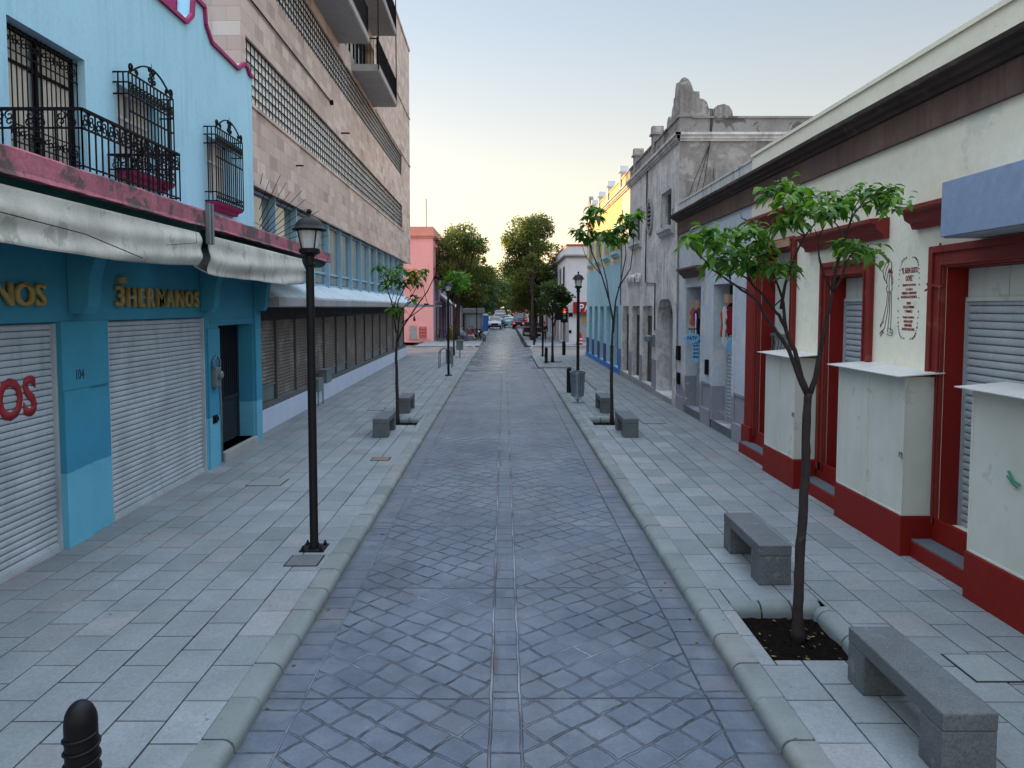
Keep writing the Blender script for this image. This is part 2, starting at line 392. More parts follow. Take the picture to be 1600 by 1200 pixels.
    nt.links.new(rough, b.inputs['Roughness']); nt.links.new(ramp(nt, y, 14, 40, .32, 1.0), b.inputs['Specular IOR Level'])
    hgt = mth(nt, 'SUBTRACT', mth(nt, 'ADD', mth(nt, 'MULTIPLY', mid, .35), mth(nt, 'MULTIPLY', fine, .16)), mth(nt, 'MULTIPLY', joint, 1.0))
    bn = nd(nt, 'ShaderNodeBump'); bn.inputs['Distance'].default_value = .020
    nt.links.new(mth(nt, 'MULTIPLY', mth(nt, 'SUBTRACT', 1, mth(nt, 'MULTIPLY', wet, .7)), .9), bn.inputs['Strength'])
    nt.links.new(hgt, bn.inputs['Height']); nt.links.new(bn.outputs[0], b.inputs['Normal'])
    return m
ROADM = road_material()
M_slab = M('paving_slab', (.79, .86, .92), rough=.78, var=.17, vs=1.6, bump=.35, bs=45, attr=True, fine=.15, patch=((.20, .21, .21), 2.4, .60, .34), bdist=.006, streak=((.17, .18, .17), .55))
M_kerb = M('kerb_stone_surface', (.70, .78, .78), rough=.75, var=.14, vs=2.0, bump=.35, bs=60, attr=True, patch=((.15, .15, .13), 5, .62, .45), bdist=.008, streak=((.13, .13, .12), .6))
M_joint = M('joint_grime', (.014, .018, .020), rough=.95, var=.3)
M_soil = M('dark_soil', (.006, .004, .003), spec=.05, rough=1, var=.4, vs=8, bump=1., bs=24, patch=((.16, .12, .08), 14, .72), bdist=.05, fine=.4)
M_asph = M('dusty_ground', (.16, .15, .14), rough=.9, var=.2)
M_dust = M('dusty_cross_street', (.20, .175, .16), rough=.7, var=.3, vs=.6, bump=.3, patch=((.10, .10, .11), .5, .52, .7))

g = MB(); g.q([(-700, -60, -.25), (700, -60, -.25), (700, 1500, -.25), (-700, 1500, -.25)])
tag(g.build('ground', M_asph), kind='structure')
CY0, CY1 = 46.2, 56.2
g = MB(); g.q([(-1.9, -6, 0), (1.97, -6, 0), (1.97, 400, 0), (-1.9, 400, 0)])
tag(g.build('road', ROADM), kind='structure')
g = MB()
for a, b_ in ((-90, -1.9), (1.97, 90)): g.q([(a, CY0, 0), (b_, CY0, 0), (b_, CY1, 0), (a, CY1, 0)])
tag(g.build('side_road', M_dust), kind='structure')
# lowered bay on the right is drawn with the pavement slabs

def sub_rect(r, h):
    x0, x1, y0, y1 = r; a0, a1, b0, b1 = h
    if a0 >= x1 or a1 <= x0 or b0 >= y1 or b1 <= y0: return [r]
    out = []
    if a0 > x0: out.append((x0, a0, y0, y1))
    if a1 < x1: out.append((a1, x1, y0, y1))
    m0, m1 = max(x0, a0), min(x1, a1)
    if b0 > y0: out.append((m0, m1, y0, b0))
    if b1 < y1: out.append((m0, m1, b1, y1))
    return out
rs = random.Random(3)
def slab_col():
    k = rs.gauss(.26, .016); t = rs.random()
    if t < .14: return (k*1.03, k*.98, k*.97)
    if t < .30: return (k*.86, k*.91, k*.90)
    return (k*.96, k*.99, k*1.0)
def pave(mb, x0, x1, y0, y1, z, holes=(), w=.375, l=.545, gap=.013, shift=.5, base=.03):
    i = 0; x = x0
    while x < x1 - .02:
        xe = min(x+w, x1)
        if x1 - xe < .06: xe = x1
        y = y0 - (l*shift if i % 2 else 0) - rs.random()*.05
        while y < y1:
            rects = [(x, xe, max(y, y0), min(y+l, y1))]
            for h in holes: rects = [q for r in rects for q in sub_rect(r, h)]
            c = slab_col()
            for (a, b_, cc, d) in rects:
                if b_-a < .03 or d-cc < .03: continue
                gp = gap/2*rs.uniform(.6, 1.5); ch = .007; dz = [rs.uniform(-.0018, .0018) for _ in range(4)]
                o = [(a+gp, cc+gp), (b_-gp, cc+gp), (b_-gp, d-gp), (a+gp, d-gp)]
                t = [(a+gp+ch, cc+gp+ch), (b_-gp-ch, cc+gp+ch), (b_-gp-ch, d-gp-ch), (a+gp+ch, d-gp-ch)]
                vs = [(p[0], p[1], z-.012) for p in o] + [(p[0], p[1], z-.004) for p in o] + [(p[0], p[1], z+dz[k]) for k, p in enumerate(t)]
                mb.add(vs, [(8, 9, 10, 11)] + [(4+k, 4+(k+1) % 4, 8+(k+1) % 4, 8+k) for k in range(4)] + [(k, (k+1) % 4, 4+(k+1) % 4, 4+k) for k in range(4)], 0, c)
                mb.q([(a, cc, z-.012), (b_, cc, z-.012), (b_, d, z-.012), (a, d, z-.012)], 1, (1, 1, 1))
            y += l
        x = xe; i += 1
PIT_R1 = (2.30, 3.24, 6.0, 7.25); PIT_R2 = (2.32, 3.26, 18.3, 19.6); PIT_L = (-3.2, -2.24, 18.3, 19.6)
PIT_R3 = (2.2, 3.3, 39.2, 40.4)
ZP = .1
BAYX = 3.55; BY0, BY1 = 26.0, 36.6
mb = MB(); pave(mb, -6.2, -2.1, 3.2, CY0-.25, ZP, [PIT_L])
mb.box(-6.6, -2.1, 3.2, CY0-.25, -.2, ZP-.014, 1)
# remove the lid where the tree pit is: rebuild the bed from pieces instead
mb.v = mb.v[:-8]; mb.f = mb.f[:-6]; mb.m = mb.m[:-6]; mb.c = mb.c[:-6]
def bed(mb, r, holes, z):
    rects = [r]
    for h in holes: rects = [q for t in rects for q in sub_rect(t, h)]
    for (a, b_, c, d) in rects: mb.box(a, b_, c, d, -.24, z-.016, 1)
bed(mb, (-7, -2.1, 3.2, CY0-.25), [PIT_L], ZP)
tag(mb.build('pavement_left', [M_slab, M_joint]), kind='structure')
mb = MB(); pave(mb, 2.16, 5.9, 3.2, BY0, ZP, [PIT_R1, PIT_R2]); bed(mb, (2.16, 6.5, 3.2, BY0), [PIT_R1, PIT_R2], ZP)
pave(mb, BAYX, 5.9, BY0, CY0-.25, ZP); bed(mb, (BAYX, 6.5, BY0, CY0-.25), [], ZP)
pave(mb, 1.75, BAYX, BY1, CY0-.25, ZP, [PIT_R3]); bed(mb, (1.75, BAYX, BY1, CY0-.25), [PIT_R3], ZP)
pave(mb, 1.98, BAYX-.002, BY0+.12, BY1-.12, .018, l=.4); bed(mb, (1.98, BAYX-.002, BY0, BY1), [], .018)
tag(mb.build('pavement_right', [M_slab, M_joint]), kind='structure')
# pavements beyond the crossing
mb = MB()
for (a, b_) in ((-6.9, -2.0), (1.9, 5.9)):
    pave(mb, a, b_, CY1+.25, 120, ZP, w=.75, l=1.1, gap=.02); bed(mb, (a-.3, b_, CY1+.2, 120), [], ZP)
    mb.box(a-.3, b_, 120, 300, -.24, ZP, 0, (.4, .4, .42))
tag(mb.build('pavement_far', [M_slab, M_joint]), kind='structure')

# rounded kerb stones
def kerb_profile(w, h, rr, n=6):
    """2-D (u, z): u=0 is the pavement side, u=w the road side"""
    p = [(0, -.2), (0, h)]
    for i in range(n+1):
        a = math.pi/2*(1-i/n); p.append((w-rr+rr*math.cos(a), h-rr*.92+rr*.92*math.sin(a)))
    p.append((w, -.2)); return p
def kerb_run(mb, fixed, a0, a1, axis, dirn, w=.23, h=.1, rr=.085, L=.55, n=6):
    """stones along 'y' at x=fixed going towards dirn (road side), or along 'x' at y=fixed"""
    t = a0; pr = kerb_profile(w, h, rr, n)
    while t < a1-.05:
        e = min(t+L*rs.uniform(.97, 1.03), a1); c = slab_col(); g_ = .009; dz = rs.uniform(-.004, .004); du = rs.uniform(-.004, .004)
        if axis == 'y': ring = lambda s_, k: [(fixed+dirn*(u*k+du), s_, z*1. + dz - (0 if k == 1 else .008)) for u, z in pr]
        else: ring = lambda s_, k: [(s_, fixed+dirn*(u*k+du), z + dz - (0 if k == 1 else .008)) for u, z in pr]
        rings = [ring(t+g_, .975), ring(t+g_+.012, 1), ring(e-g_-.012, 1), ring(e-g_, .975)]
        k = len(pr); vs = [p for r in rings for p in r]; fs = []
        flip = (dirn > 0) == (axis == 'y')
        for j in range(3):
            for i in range(k-1):
                f = (j*k+i, j*k+i+1, (j+1)*k+i+1, (j+1)*k+i); fs.append(f if not flip else f[::-1])
        fs += [tuple(range(k)), tuple(range(3*k, 4*k))[::-1]]
        mb.add(vs, fs, 0, c); t = e
def kerbs(name, runs, filler):
    mb = MB()
    for r in runs: kerb_run(mb, *r[0], **r[1])
    for b_ in filler: mb.box(*b_, 1)
    o = mb.build(name, [M_kerb, M_joint], smooth=True, auto=35)
    return tag(o, kind='structure')
kerbs('kerb_left', [((-2.1, 3.2, CY0-.6, 'y', 1), {})], [(-2.1, -1.93, 3.2, CY0-.62, -.2, .055)])
kerbs('kerb_right', [((2.16, 3.2, BY0-.1, 'y', -1), {})], [(1.99, 2.16, 3.2, BY0-.12, -.2, .055)])
kerbs('kerb_bay', [((BAYX, BY0, BY1, 'y', -1), dict(w=.14, rr=.07)), ((BY0, 2.2, BAYX, 'x', 1), dict(w=.14, rr=.07)), ((BY1, 1.75, BAYX-.1, 'x', -1), dict(w=.14, rr=.07)),
     ((1.98, BY1+.1, CY0-.7, 'y', -1), dict(w=.2, rr=.1))], [])
kerbs('kerb_crossing', [((CY0-.27, -7, -2.5, 'x', 1), {}), ((CY0-.27, 2.4, 5.9, 'x', 1), {}), ((CY1+.27, -7.2, -2.4, 'x', -1), {}), ((CY1+.27, 2.3, 7, 'x', -1), {}),
     ((-2.1, CY1+.5, 118, 'y', 1), dict(L=1.2)), ((2.14, CY1+.5, 118, 'y', -1), dict(L=1.2))], [])
# quarter-round corner stones at the crossing
mb = MB()
for cx, cy, a0 in ((-2.5, CY0-.64, 0), (2.4, CY0-.64, 90), (-2.5, CY1+.64, 270), (2.4, CY1+.64, 180)):
    pr = [(0, -.2), (0, .1), (.38, .1), (.50, .06), (.56, .0), (.56, -.2)]; vs = []; n = 8
    for i in range(n+1):
        a = R(a0+90*i/n); vs += [(cx+r*math.cos(a), cy+r*math.sin(a), z) for r, z in pr]
    k = len(pr); mb.add(vs, [(i*k+j, (i+1)*k+j, (i+1)*k+j+1, i*k+j+1) for i in range(n) for j in range(k-1)], 0, (.4, .42, .42))
tag(mb.build('kerb_corner', [M_kerb], smooth=True, auto=35), kind='structure')

# tree pits: rounded kerb stones inside the far and outer edges, dark soil below
def pit(pr, far=True, outer=0, soil=-.03):
    x0, x1, y0, y1 = pr; mb = MB()
    for (a, b_, c, d) in ((x0-.01, x0, y0, y1), (x1, x1+.01, y0, y1), (x0-.01, x1+.01, y0-.01, y0), (x0-.01, x1+.01, y1, y1+.01)):
        mb.box(a, b_, c, d, -.2, ZP-.016, 1, (1, 1, 1))
    kerb_run(mb, y1, x0, x1, 'x', -1, w=.13, rr=.11, L=.31)
    if outer: kerb_run(mb, x1 if outer > 0 else x0, y0, y1-.13, 'y', -outer, w=.13, rr=.11, L=.5)
    tag(mb.build('tree_pit_kerb', [M_kerb, M_joint], smooth=True, auto=35), kind='structure')
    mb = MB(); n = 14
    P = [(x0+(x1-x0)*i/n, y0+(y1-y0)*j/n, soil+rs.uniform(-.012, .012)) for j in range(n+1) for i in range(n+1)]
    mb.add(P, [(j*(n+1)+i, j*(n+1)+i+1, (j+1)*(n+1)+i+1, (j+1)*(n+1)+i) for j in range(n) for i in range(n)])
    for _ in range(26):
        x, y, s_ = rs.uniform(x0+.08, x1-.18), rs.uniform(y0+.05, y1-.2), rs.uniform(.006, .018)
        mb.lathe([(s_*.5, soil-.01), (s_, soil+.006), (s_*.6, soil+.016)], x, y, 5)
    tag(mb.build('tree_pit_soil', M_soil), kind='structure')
pit(PIT_R1, outer=1); pit(PIT_R2, outer=1); pit(PIT_L, outer=-1); pit(PIT_R3, outer=1)
# ================================================================== MATERIALS OF THE STREET
M_bwall = M('sky_blue_plaster', (.37, .65, .80), rough=.85, var=.07, vs=.8, bump=.3, bs=18, fine=.04, streak=((.12, .34, .45), .35), bdist=.012)
M_bshop = M('teal_blue_plaster', (.042, .25, .37), rough=.8, var=.12, vs=1.2, bump=.25, bs=20, fine=.05, zones=[(1.62, (.040, .24, .39)), (1.05, (.12, .40, .56))], bdist=.012)
M_green = M('dark_green_moulding', (.018, .085, .095), rough=.8, var=.25)
M_pink = M('worn_pink_slab_paint', (.37, .125, .165), rough=.9, var=.30, vs=2.6, bump=.6, bs=22, patch=((.085, .08, .075), 2.1, .525, .85), fine=.15, streak=((.16, .07, .09), .9))
M_mag = M('magenta_trim', (.33, .035, .13), rough=.8, var=.2, bump=.3)
M_iron = M('black_wrought_iron', (.006, .005, .008), rough=.7, var=.3, bump=.1, spec=.15)
M_canvas = M('grey_white_canvas', (.52, .51, .46), spec=.1, rough=.9, var=.24, vs=1.6, bump=.2, bs=40, streak=((.20, .22, .21), .5), patch=((.22, .23, .2), 2.5, .60, .5))
M_gold = M('weathered_gold_letters', (.36, .27, .10), rough=.6, var=.3, vs=8, bump=.2)
M_shutw = M('bluish_white_shutter', (.39, .44, .48), rough=.5, var=.2, vs=1.6, bump=.15, fine=.06, streak=((.22, .25, .28), .8), patch=((.30, .34, .38), 2.2, .60, .5), spec=.5)
M_shutg = M('grey_white_shutter', (.40, .44, .47), rough=.5, var=.14, vs=1.2, bump=.08, streak=((.22, .23, .24), .4))
M_shutb = M('dirty_brown_grey_shutter', (.155, .140, .125), rough=.6, var=.35, vs=1.3, bump=.1, patch=((.27, .25, .23), 1.4, .56, .7), streak=((.055, .05, .045), .8), fine=.2)
M_shutd = M('dark_brown_shutter', (.10, .092, .086), rough=.6, var=.3, bump=.1)
M_dark = M('dark_recess', (.012, .012, .014), rough=.9, var=.3, bump=0)
M_stone = None
def ashlar():
    m, nt, b = mk('pinkish_stone_cladding'); tc = nd(nt, 'ShaderNodeTexCoord'); p = tc.outputs['Object']
    sep = nd(nt, 'ShaderNodeSeparateXYZ'); nt.links.new(p, sep.inputs[0]); comb = nd(nt, 'ShaderNodeCombineXYZ')
    nt.links.new(mth(nt, 'ADD', sep.outputs[1], sep.outputs[0]), comb.inputs[0]); nt.links.new(sep.outputs[2], comb.inputs[1])
    br = nd(nt, 'ShaderNodeTexBrick'); br.offset = .5; nt.links.new(comb.outputs[0], br.inputs[0])
    for k, v in (('Scale', 1), ('Brick Width', .62), ('Row Height', .31), ('Mortar Size', .0035), ('Mortar Smooth', .3)): br.inputs[k].default_value = v
    br.inputs['Color1'].default_value = (0, 0, 0, 1); br.inputs['Color2'].default_value = (1, 1, 1, 1)
    geo = nd(nt, 'ShaderNodeNewGeometry'); pos = geo.outputs['Position']
    n1 = noise(nt, pos, .35, 3); v = br.outputs['Color']
    c = mixc(nt, ramp(nt, v, .2, .8), (.46, .345, .295), (.60, .47, .41))
    c = mixc(nt, mth(nt, 'MULTIPLY', ramp(nt, v, .78, .86), .6), c, (.66, .58, .53))
    c = mixc(nt, mth(nt, 'MULTIPLY', ramp(nt, v, .06, .10, 1, 0), .6), c, (.28, .215, .195))
    c = mixc(nt, mth(nt, 'MULTIPLY', ramp(nt, n1, .35, .7), .45), c, (.45, .37, .34))
    ns = noise(nt, scaled(nt, pos, (1, 1, .1)), 3, 5, .65)
    c = mixc(nt, mth(nt, 'MULTIPLY', ramp(nt, ns, .52, .75), .45), c, (.17, .14, .13))
    n2 = noise(nt, pos, 30, 4, .65); c = mixc(nt, 1., c, mixc(nt, n2, (.9,)*3, (1.1,)*3), 'MULTIPLY')
    c = mixc(nt, mth(nt, 'MULTIPLY', br.outputs['Fac'], .6), c, (.14, .11, .10))
    nt.links.new(c, b.inputs['Base Color']); b.inputs['Roughness'].default_value = .62
    bn = nd(nt, 'ShaderNodeBump'); bn.inputs['Strength'].default_value = .5; bn.inputs['Distance'].default_value = .006
    nt.links.new(mth(nt, 'SUBTRACT', mth(nt, 'MULTIPLY', n2, .3), br.outputs['Fac']), bn.inputs['Height']); nt.links.new(bn.outputs[0], b.inputs['Normal'])
    return m
M_stone = ashlar()
M_glassw = M('pale_wired_panes', (.86, .86, .85), rough=.35, var=.06, bump=0, spec=.6)
M_glassd = glassM('dark_panes', (.05, .06, .07), .05)
M_glassg = glassM('greenish_panes', (.12, .16, .16), .05)
M_winblue = M('light_blue_metal_frame', (.26, .43, .54), rough=.6, var=.15, bump=.1)
M_curtain = M('cream_curtain', (.55, .52, .45), rough=.9, var=.1, vs=3)
M_whiteb = M('white_blue_base_paint', (.50, .58, .72), rough=.7, var=.08, zones=None, patch=((.32, .38, .5), 1.2, .64, .6))
M_conc = M('pale_concrete', (.30, .30, .31), rough=.85, var=.2, bump=.3, streak=((.12, .12, .12), .5))
M_soffit = M('grey_balcony_slab', (.34, .33, .33), rough=.85, var=.12, bump=.2, streak=((.16, .15, .14), .4))
M_cream = M('cream_green_plaster', (.82, .78, .63), rough=.85, var=.07, vs=.9, bump=.9, bs=7, fine=.04, patch=((.60, .63, .56), 1.5, .62, .6), bdist=.018)
M_gwhite = M('bluish_grey_plaster', (.50, .54, .60), rough=.85, var=.12, vs=.8, bump=.6, bs=11, zones=[(1.15, (.27, .27, .31))], patch=((.66, .63, .58), 1.1, .56, .7), bdist=.018)
M_red = M('oxblood_red_paint', (.20, .009, .006), spec=.25, rough=.6, var=.15, vs=1.5, bump=.25, bs=16, streak=((.15, .01, .01), .4))
M_redl = M('faded_red_frame_paint', (.19, .020, .016), spec=.3, rough=.6, var=.2, vs=2.5, bump=.25, bs=16, patch=((.27, .08, .06), 3.0, .62, .5))
M_brown = M('brown_stone_frieze', (.135, .085, .070), rough=.8, var=.3, vs=1.4, bump=.5, bs=14, streak=((.045, .03, .028), .9))
M_brownd = M('dark_stone_cornice', (.060, .042, .036), rough=.8, var=.4, vs=2, bump=.6, bs=14, patch=((.14, .10, .085), 2.2, .58, .6))
M_cab = M('white_sheet_metal', (.58, .60, .54), rough=.45, var=.08, vs=1.3, bump=.22, bs=2.2, fine=.03, patch=((.38, .40, .38), 2.6, .62, .5), bdist=.02, streak=((.40, .39, .35), .25))
M_cabroof = M('white_roof_sheet', (.62, .62, .60), rough=.5, var=.12, vs=5, bump=.1)
M_slate = M('grey_step_slab', (.11, .13, .145), rough=.7, var=.2, bump=.3)
M_sign = M('lavender_blue_sign', (.24, .31, .45), rough=.7, var=.08, vs=1, bump=.2, bs=10)
M_wood = M('tan_board', (.42, .25, .16), rough=.8, var=.2)
M_redink = M('red_brown_lettering', (.25, .03, .02), rough=.8, var=.1, bump=0)
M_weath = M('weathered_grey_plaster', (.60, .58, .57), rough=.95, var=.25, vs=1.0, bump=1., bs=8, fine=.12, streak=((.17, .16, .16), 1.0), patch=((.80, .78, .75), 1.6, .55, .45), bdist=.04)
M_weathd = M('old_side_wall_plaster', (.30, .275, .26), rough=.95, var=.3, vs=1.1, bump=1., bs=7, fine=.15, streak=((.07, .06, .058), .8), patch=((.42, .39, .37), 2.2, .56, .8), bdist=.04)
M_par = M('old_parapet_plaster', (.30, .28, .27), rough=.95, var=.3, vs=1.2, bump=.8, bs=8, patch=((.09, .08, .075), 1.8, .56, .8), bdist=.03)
M_lblue = M('pale_blue_facade', (.33, .57, .68), rough=.9, var=.14, vs=.9, bump=.7, bs=9, patch=((.45, .56, .60), 1.3, .58, .6), streak=((.2, .3, .35), .4), bdist=.03)
M_lblue2 = M('cream_upper_facade', (.72, .54, .25), rough=.9, var=.14, vs=.9, bump=.7, bs=9, patch=((.66, .52, .30), 1.3, .58, .6), bdist=.03)
M_bright = M('bright_blue_dado', (.02, .16, .48), rough=.6, var=.15)
M_navy = M('navy_paint', (.01, .03, .16), rough=.6, var=.15)
M_pinkh = M('salmon_pink_plaster', (.84, .42, .43), rough=.85, var=.06, vs=1, bump=.2, zones=None, streak=((.55, .2, .22), .3))
M_mauve = M('mauve_plaster', (.46, .33, .42), rough=.85, var=.1)
M_salm = M('salmon_cornice', (.62, .30, .25), rough=.85, var=.1)
M_white = M('white_wall_paint', (.62, .64, .68), rough=.85, var=.08, streak=((.4, .4, .42), .3))
M_tile = M('grey_wall_tile', (.30, .30, .31), rough=.5, var=.15, vs=3)
M_black = M('black_lamp_paint', (.004, .004, .005), rough=.55, var=.2, bump=.05, spec=.25)
M_lampg = M('frosted_lamp_glass', (.55, .57, .58), rough=.35, var=.1, bump=0)
M_bench = M('speckled_grey_concrete', (.105, .115, .125), rough=.8, var=.22, vs=3.5, bump=.7, bs=70, fine=.28, patch=((.23, .23, .235), 6, .62, .5), bdist=.008)
M_zinc = M('galvanised_bin_metal', (.25, .31, .36), rough=.35, var=.3, vs=6, metal=.7, bump=.1)
M_meter = M('grey_meter_metal', (.16, .20, .21), rough=.5, var=.3, metal=.3)
M_rubber = M('black_rubber', (.010, .010, .012), rough=.7, var=.2)
M_chrome = M('bright_metal', (.5, .5, .52), rough=.25, var=.1, metal=1, bump=0)

# ================================================================== WROUGHT IRON GRILLES
def window_grille(mb, x, y0, y1, z0, z1, out=.22):
    """bowed-out cage grille: uprights, rails, scroll frieze and a scrolled crest; faces +X"""
    xo = x+out; r = .0115; L = y1-y0
    for z in (z0, z0+.16, z1-.30, z1-.14, z1): mb.tube([(x, y0, z), (xo, y0, z), (xo, y1, z), (x, y1, z)], r*1.3, 4)
    mb.box(xo-.006, xo+.006, y0, y1, (z0+z1)/2+.12, (z0+z1)/2+.15)
    n = int(L/.105)
    for i in range(n+1):
        y = y0+L*i/n; mb.tube([(xo, y, z0), (xo, y, z1)], r, 4)
    for y in (y0, y1):
        for k in (1/3, 2/3): mb.tube([(x+out*k, y, z0), (x+out*k, y, z1)], r, 4)
    for i in range(n):
        y = y0+L*(i+.5)/n
        mb.tube(spiral(y, z1-.19, .045, 1.1, R(90), 1, 9, at=xo+.004), r*.8, 4)
        mb.tube(spiral(y, z1-.25, .045, 1.1, R(270), 1, 9, at=xo+.004), r*.8, 4)
        mb.tube(spiral(y, z0+.08, .05, 1.1, R(90), -1, 9, at=xo+.004), r*.8, 4)
    # crest
    c = (y0+y1)/2
    for sg in (-1, 1):
        pts = [(xo, c+sg*L*.48, z1+.02)]
        for i in range(9):
            t = i/8; pts.append((xo, c+sg*L*(.42-.38*t), z1+.05+.20*math.sin(t*math.pi/2)))
        mb.tube(pts, r*1.3, 4)
        mb.tube(spiral(c+sg*L*.44, z1+.09, .06, 1.2, R(270), sg, 12, at=xo), r*1.4, 5)
        mb.tube(spiral(c+sg*L*.34, z1+.06, .045, 1.2, R(270), -sg, 12, at=xo), r*1.2, 5)
        mb.tube(spiral(c+sg*.06, z1+.22, .06, 1.2, R(270), -sg, 12, at=xo), r*1.4, 5)
        mb.tube(spiral(c+sg*.07, z1+.08, .06, 1.2, R(90), sg, 12, at=xo), r*1.2, 5)
    mb.tube([(xo, c, z1), (xo, c, z1+.34)], [r*1.4, .002], 5)
def rail_run(mb, p0, p1, z0, z1, post=True):
    """ornate balcony railing between two plan points"""
    p0, p1 = Vector((*p0, 0)), Vector((*p1, 0)); d = p1-p0; L = d.length; d.normalize(); r = .0105
    P = lambda t, z: (p0.x+d.x*t, p0.y+d.y*t, z)
    for z, k in ((z0+.04, 1.2), (z1-.20, 1.3), (z1, 2.1)): mb.tube([P(0, z), P(L, z)], r*k, 4)
    n = max(2, int(L/.125))
    for i in range(n+1):
        t = L*i/n; mb.tube([P(t, z0), P(t, z1)], r, 4)
    m_ = max(1, int(L/.25))
    for i in range(m_):
        tc = L*(i+.5)/m_
        for sg, zc in ((1, z1-.07), (-1, z1-.135)):
            for s2 in (-1, 1):
                pts = []
                for j in range(11):
                    u = j/10; a = R(90*sg) + s2*1.15*2*math.pi*u; rr = .055*(1-.75*u)
                    pts.append(P(tc+s2*.055+rr*math.cos(a)*1., zc+rr*math.sin(a)))
                mb.tube(pts, r*.8, 4)
def letters(*a, **k): return text_mesh(*a, **k)

# ================================================================== BLUE SHOP HOUSE (left, near)
BX = -5.45
B = empty('shop_house', (BX, 9.0, 0), 'sky blue two storey shop house with iron balcony, pink ledge and roller shutters below', 'house')
mb = MB()
ops_g = [(4.2, 8.85, ZP, 2.92, .10), (9.95, 13.18, ZP, 2.92, .10), (13.80, 15.66, .30, 2.75, .36)]
facade(mb, BX, 2.0, 16.05, -.1, 4.3, ops_g, 1)
mb.q([(BX, 16.05, -.1), (BX-.4, 16.05, -.1), (BX-.4, 16.05, 4.3), (BX, 16.05, 4.3)])
# pillars standing proud of the shop wall
mb.box(BX, BX+.045, 8.85, 9.42, 0, 2.06); mb.box(BX, BX+.030, 8.85, 9.90, 2.063, 2.92)
mb.box(BX, BX+.035, 13.24, 13.78, 0, 2.7)
mb.box(BX, BX+.06, 15.70, 16.05, 0, 3.1); mb.box(BX, BX+.02, 13.4, 16.0, 2.80, 2.86)
mb.build('shop_wall', M_bshop, B)
mb = MB()
UX = -5.49
ops_u = [(8.18, 9.68, 4.58, 6.33, .22), (10.45, 11.62, 5.22, 6.28, .18), (13.55, 14.70, 5.22, 6.28, .18)]
facade(mb, UX, 2.0, 16.05, 4.25, 8.0, ops_u, 1)
# scalloped parapet top (thick) rising in merlons
outl = [(2.0, 8.0), (11.0, 8.0), (11.2, 8.35), (11.5, 8.0), (12.75, 8.0), (13.02, 8.22), (13.08, 8.58), (13.56, 8.58), (13.6, 8.28), (13.86, 8.05), (15.2, 8.0), (15.55, 8.22), (15.75, 8.22), (15.85, 8.1), (16.05, 8.1)]
mb.prism([(2.0, 7.7)] + outl + [(16.05, 7.7)], 'x', UX-.25, UX-.001)
mb.box(-15, UX-.52, 2.0, 16.05, 0, 7.9)
mb.build('upper_wall', M_bwall, B)
mb = MB()
for i in range(1, len(outl)-1):
    a, b_ = Vector((UX+.02, *outl[i])), Vector((UX+.02, *outl[i+1])); mb.tube([a, b_], .05, 4)
mb.box(UX-.24, UX-.02, 13.10, 13.54, 8.58, 8.66); mb.box(UX-.7, UX-.26, 13.0, 13.5, 7.9, 8.5); mb.box(UX-.7, UX-.26, 15.3, 15.8, 7.9, 8.25)
mb.build('parapet_trim', M_mag, B)
# ledge slab, in two lengths
for (a, b_, xo0, xo1, nm) in ((2.0, 11.02, -4.42, -4.48, 'ledge_slab'), (11.12, 19.7, -4.50, -4.68, 'ledge_slab')):
    mb = MB(); n = 40; top = []
    xi = BX if a < 5 else -5.66
    prof = lambda xo: [(-5.47 if a < 5 else xi, 4.32), (xo+.02, 4.30), (xo, 4.34), (xo, 4.54), (xo-.02, 4.56), (-5.47 if a < 5 else xi, 4.57)]
    vs = []
    for i in range(n+1):
        t = i/n; y = a+(b_-a)*t; xo = xo0+(xo1-xo0)*t; j = rs.uniform(-.012, .012)
        vs += [(p[0]+(j if 0 < k < 5 else 0), y, p[1]+(rs.uniform(-.008, .008) if 0 < k < 5 else 0)) for k, p in enumerate(prof(xo))]
    mb.add(vs, [(i*6+k, i*6+(k+1) % 6, (i+1)*6+(k+1) % 6, (i+1)*6+k) for i in range(n) for k in range(6)] + [(0, 1, 2, 3, 4, 5), tuple(n*6+k for k in range(6))[::-1]])
    mb.build(nm, M_pink, B)
mb = MB()
mb.prism([(-5.44, 4.02), (-4.72, 4.16), (-4.62, 4.22), (-4.56, 4.318), (-5.44, 4.318)], 'y', 2.0, 11.05)
mb.prism([(-5.44, 4.02), (-4.82, 4.16), (-4.76, 4.22), (-4.74, 4.296), (-5.44, 4.296)], 'y', 11.1, 16.05)
mb.prism([(-5.6, 4.12), (-4.9, 4.16), (-4.80, 4.22), (-4.76, 4.296), (-5.6, 4.296)], 'y', 16.06, 19.5)
mb.build('ledge_moulding', M_green, B)
for dy in (0, .12): mb = MB(); mb.box(-4.47, -4.41, 10.93+dy, 10.99+dy, 4.05, 4.66); mb.build('ledge_post', M_meter, B)
# curved brackets under the ledge
for y0, y1 in ((9.05, 9.32), (13.0, 13.22), (15.76, 16.0)):
    pts = [(BX+.01, 4.16), (-4.62, 4.16), (-4.66, 4.05)]
    for i in range(11):
        t = i/10; pts.append((-4.68-.50*math.sin(t*math.pi/2)-.0*t, 4.02-.78*(1-math.cos(t*math.pi/2))))
    pts += [(-5.20, 3.10), (-5.26, 3.02), (BX+.01, 3.02)]
    m_ = MB(); m_.prism(pts, 'y', y0, y1); m_.build('ledge_bracket', M_bshop, B)
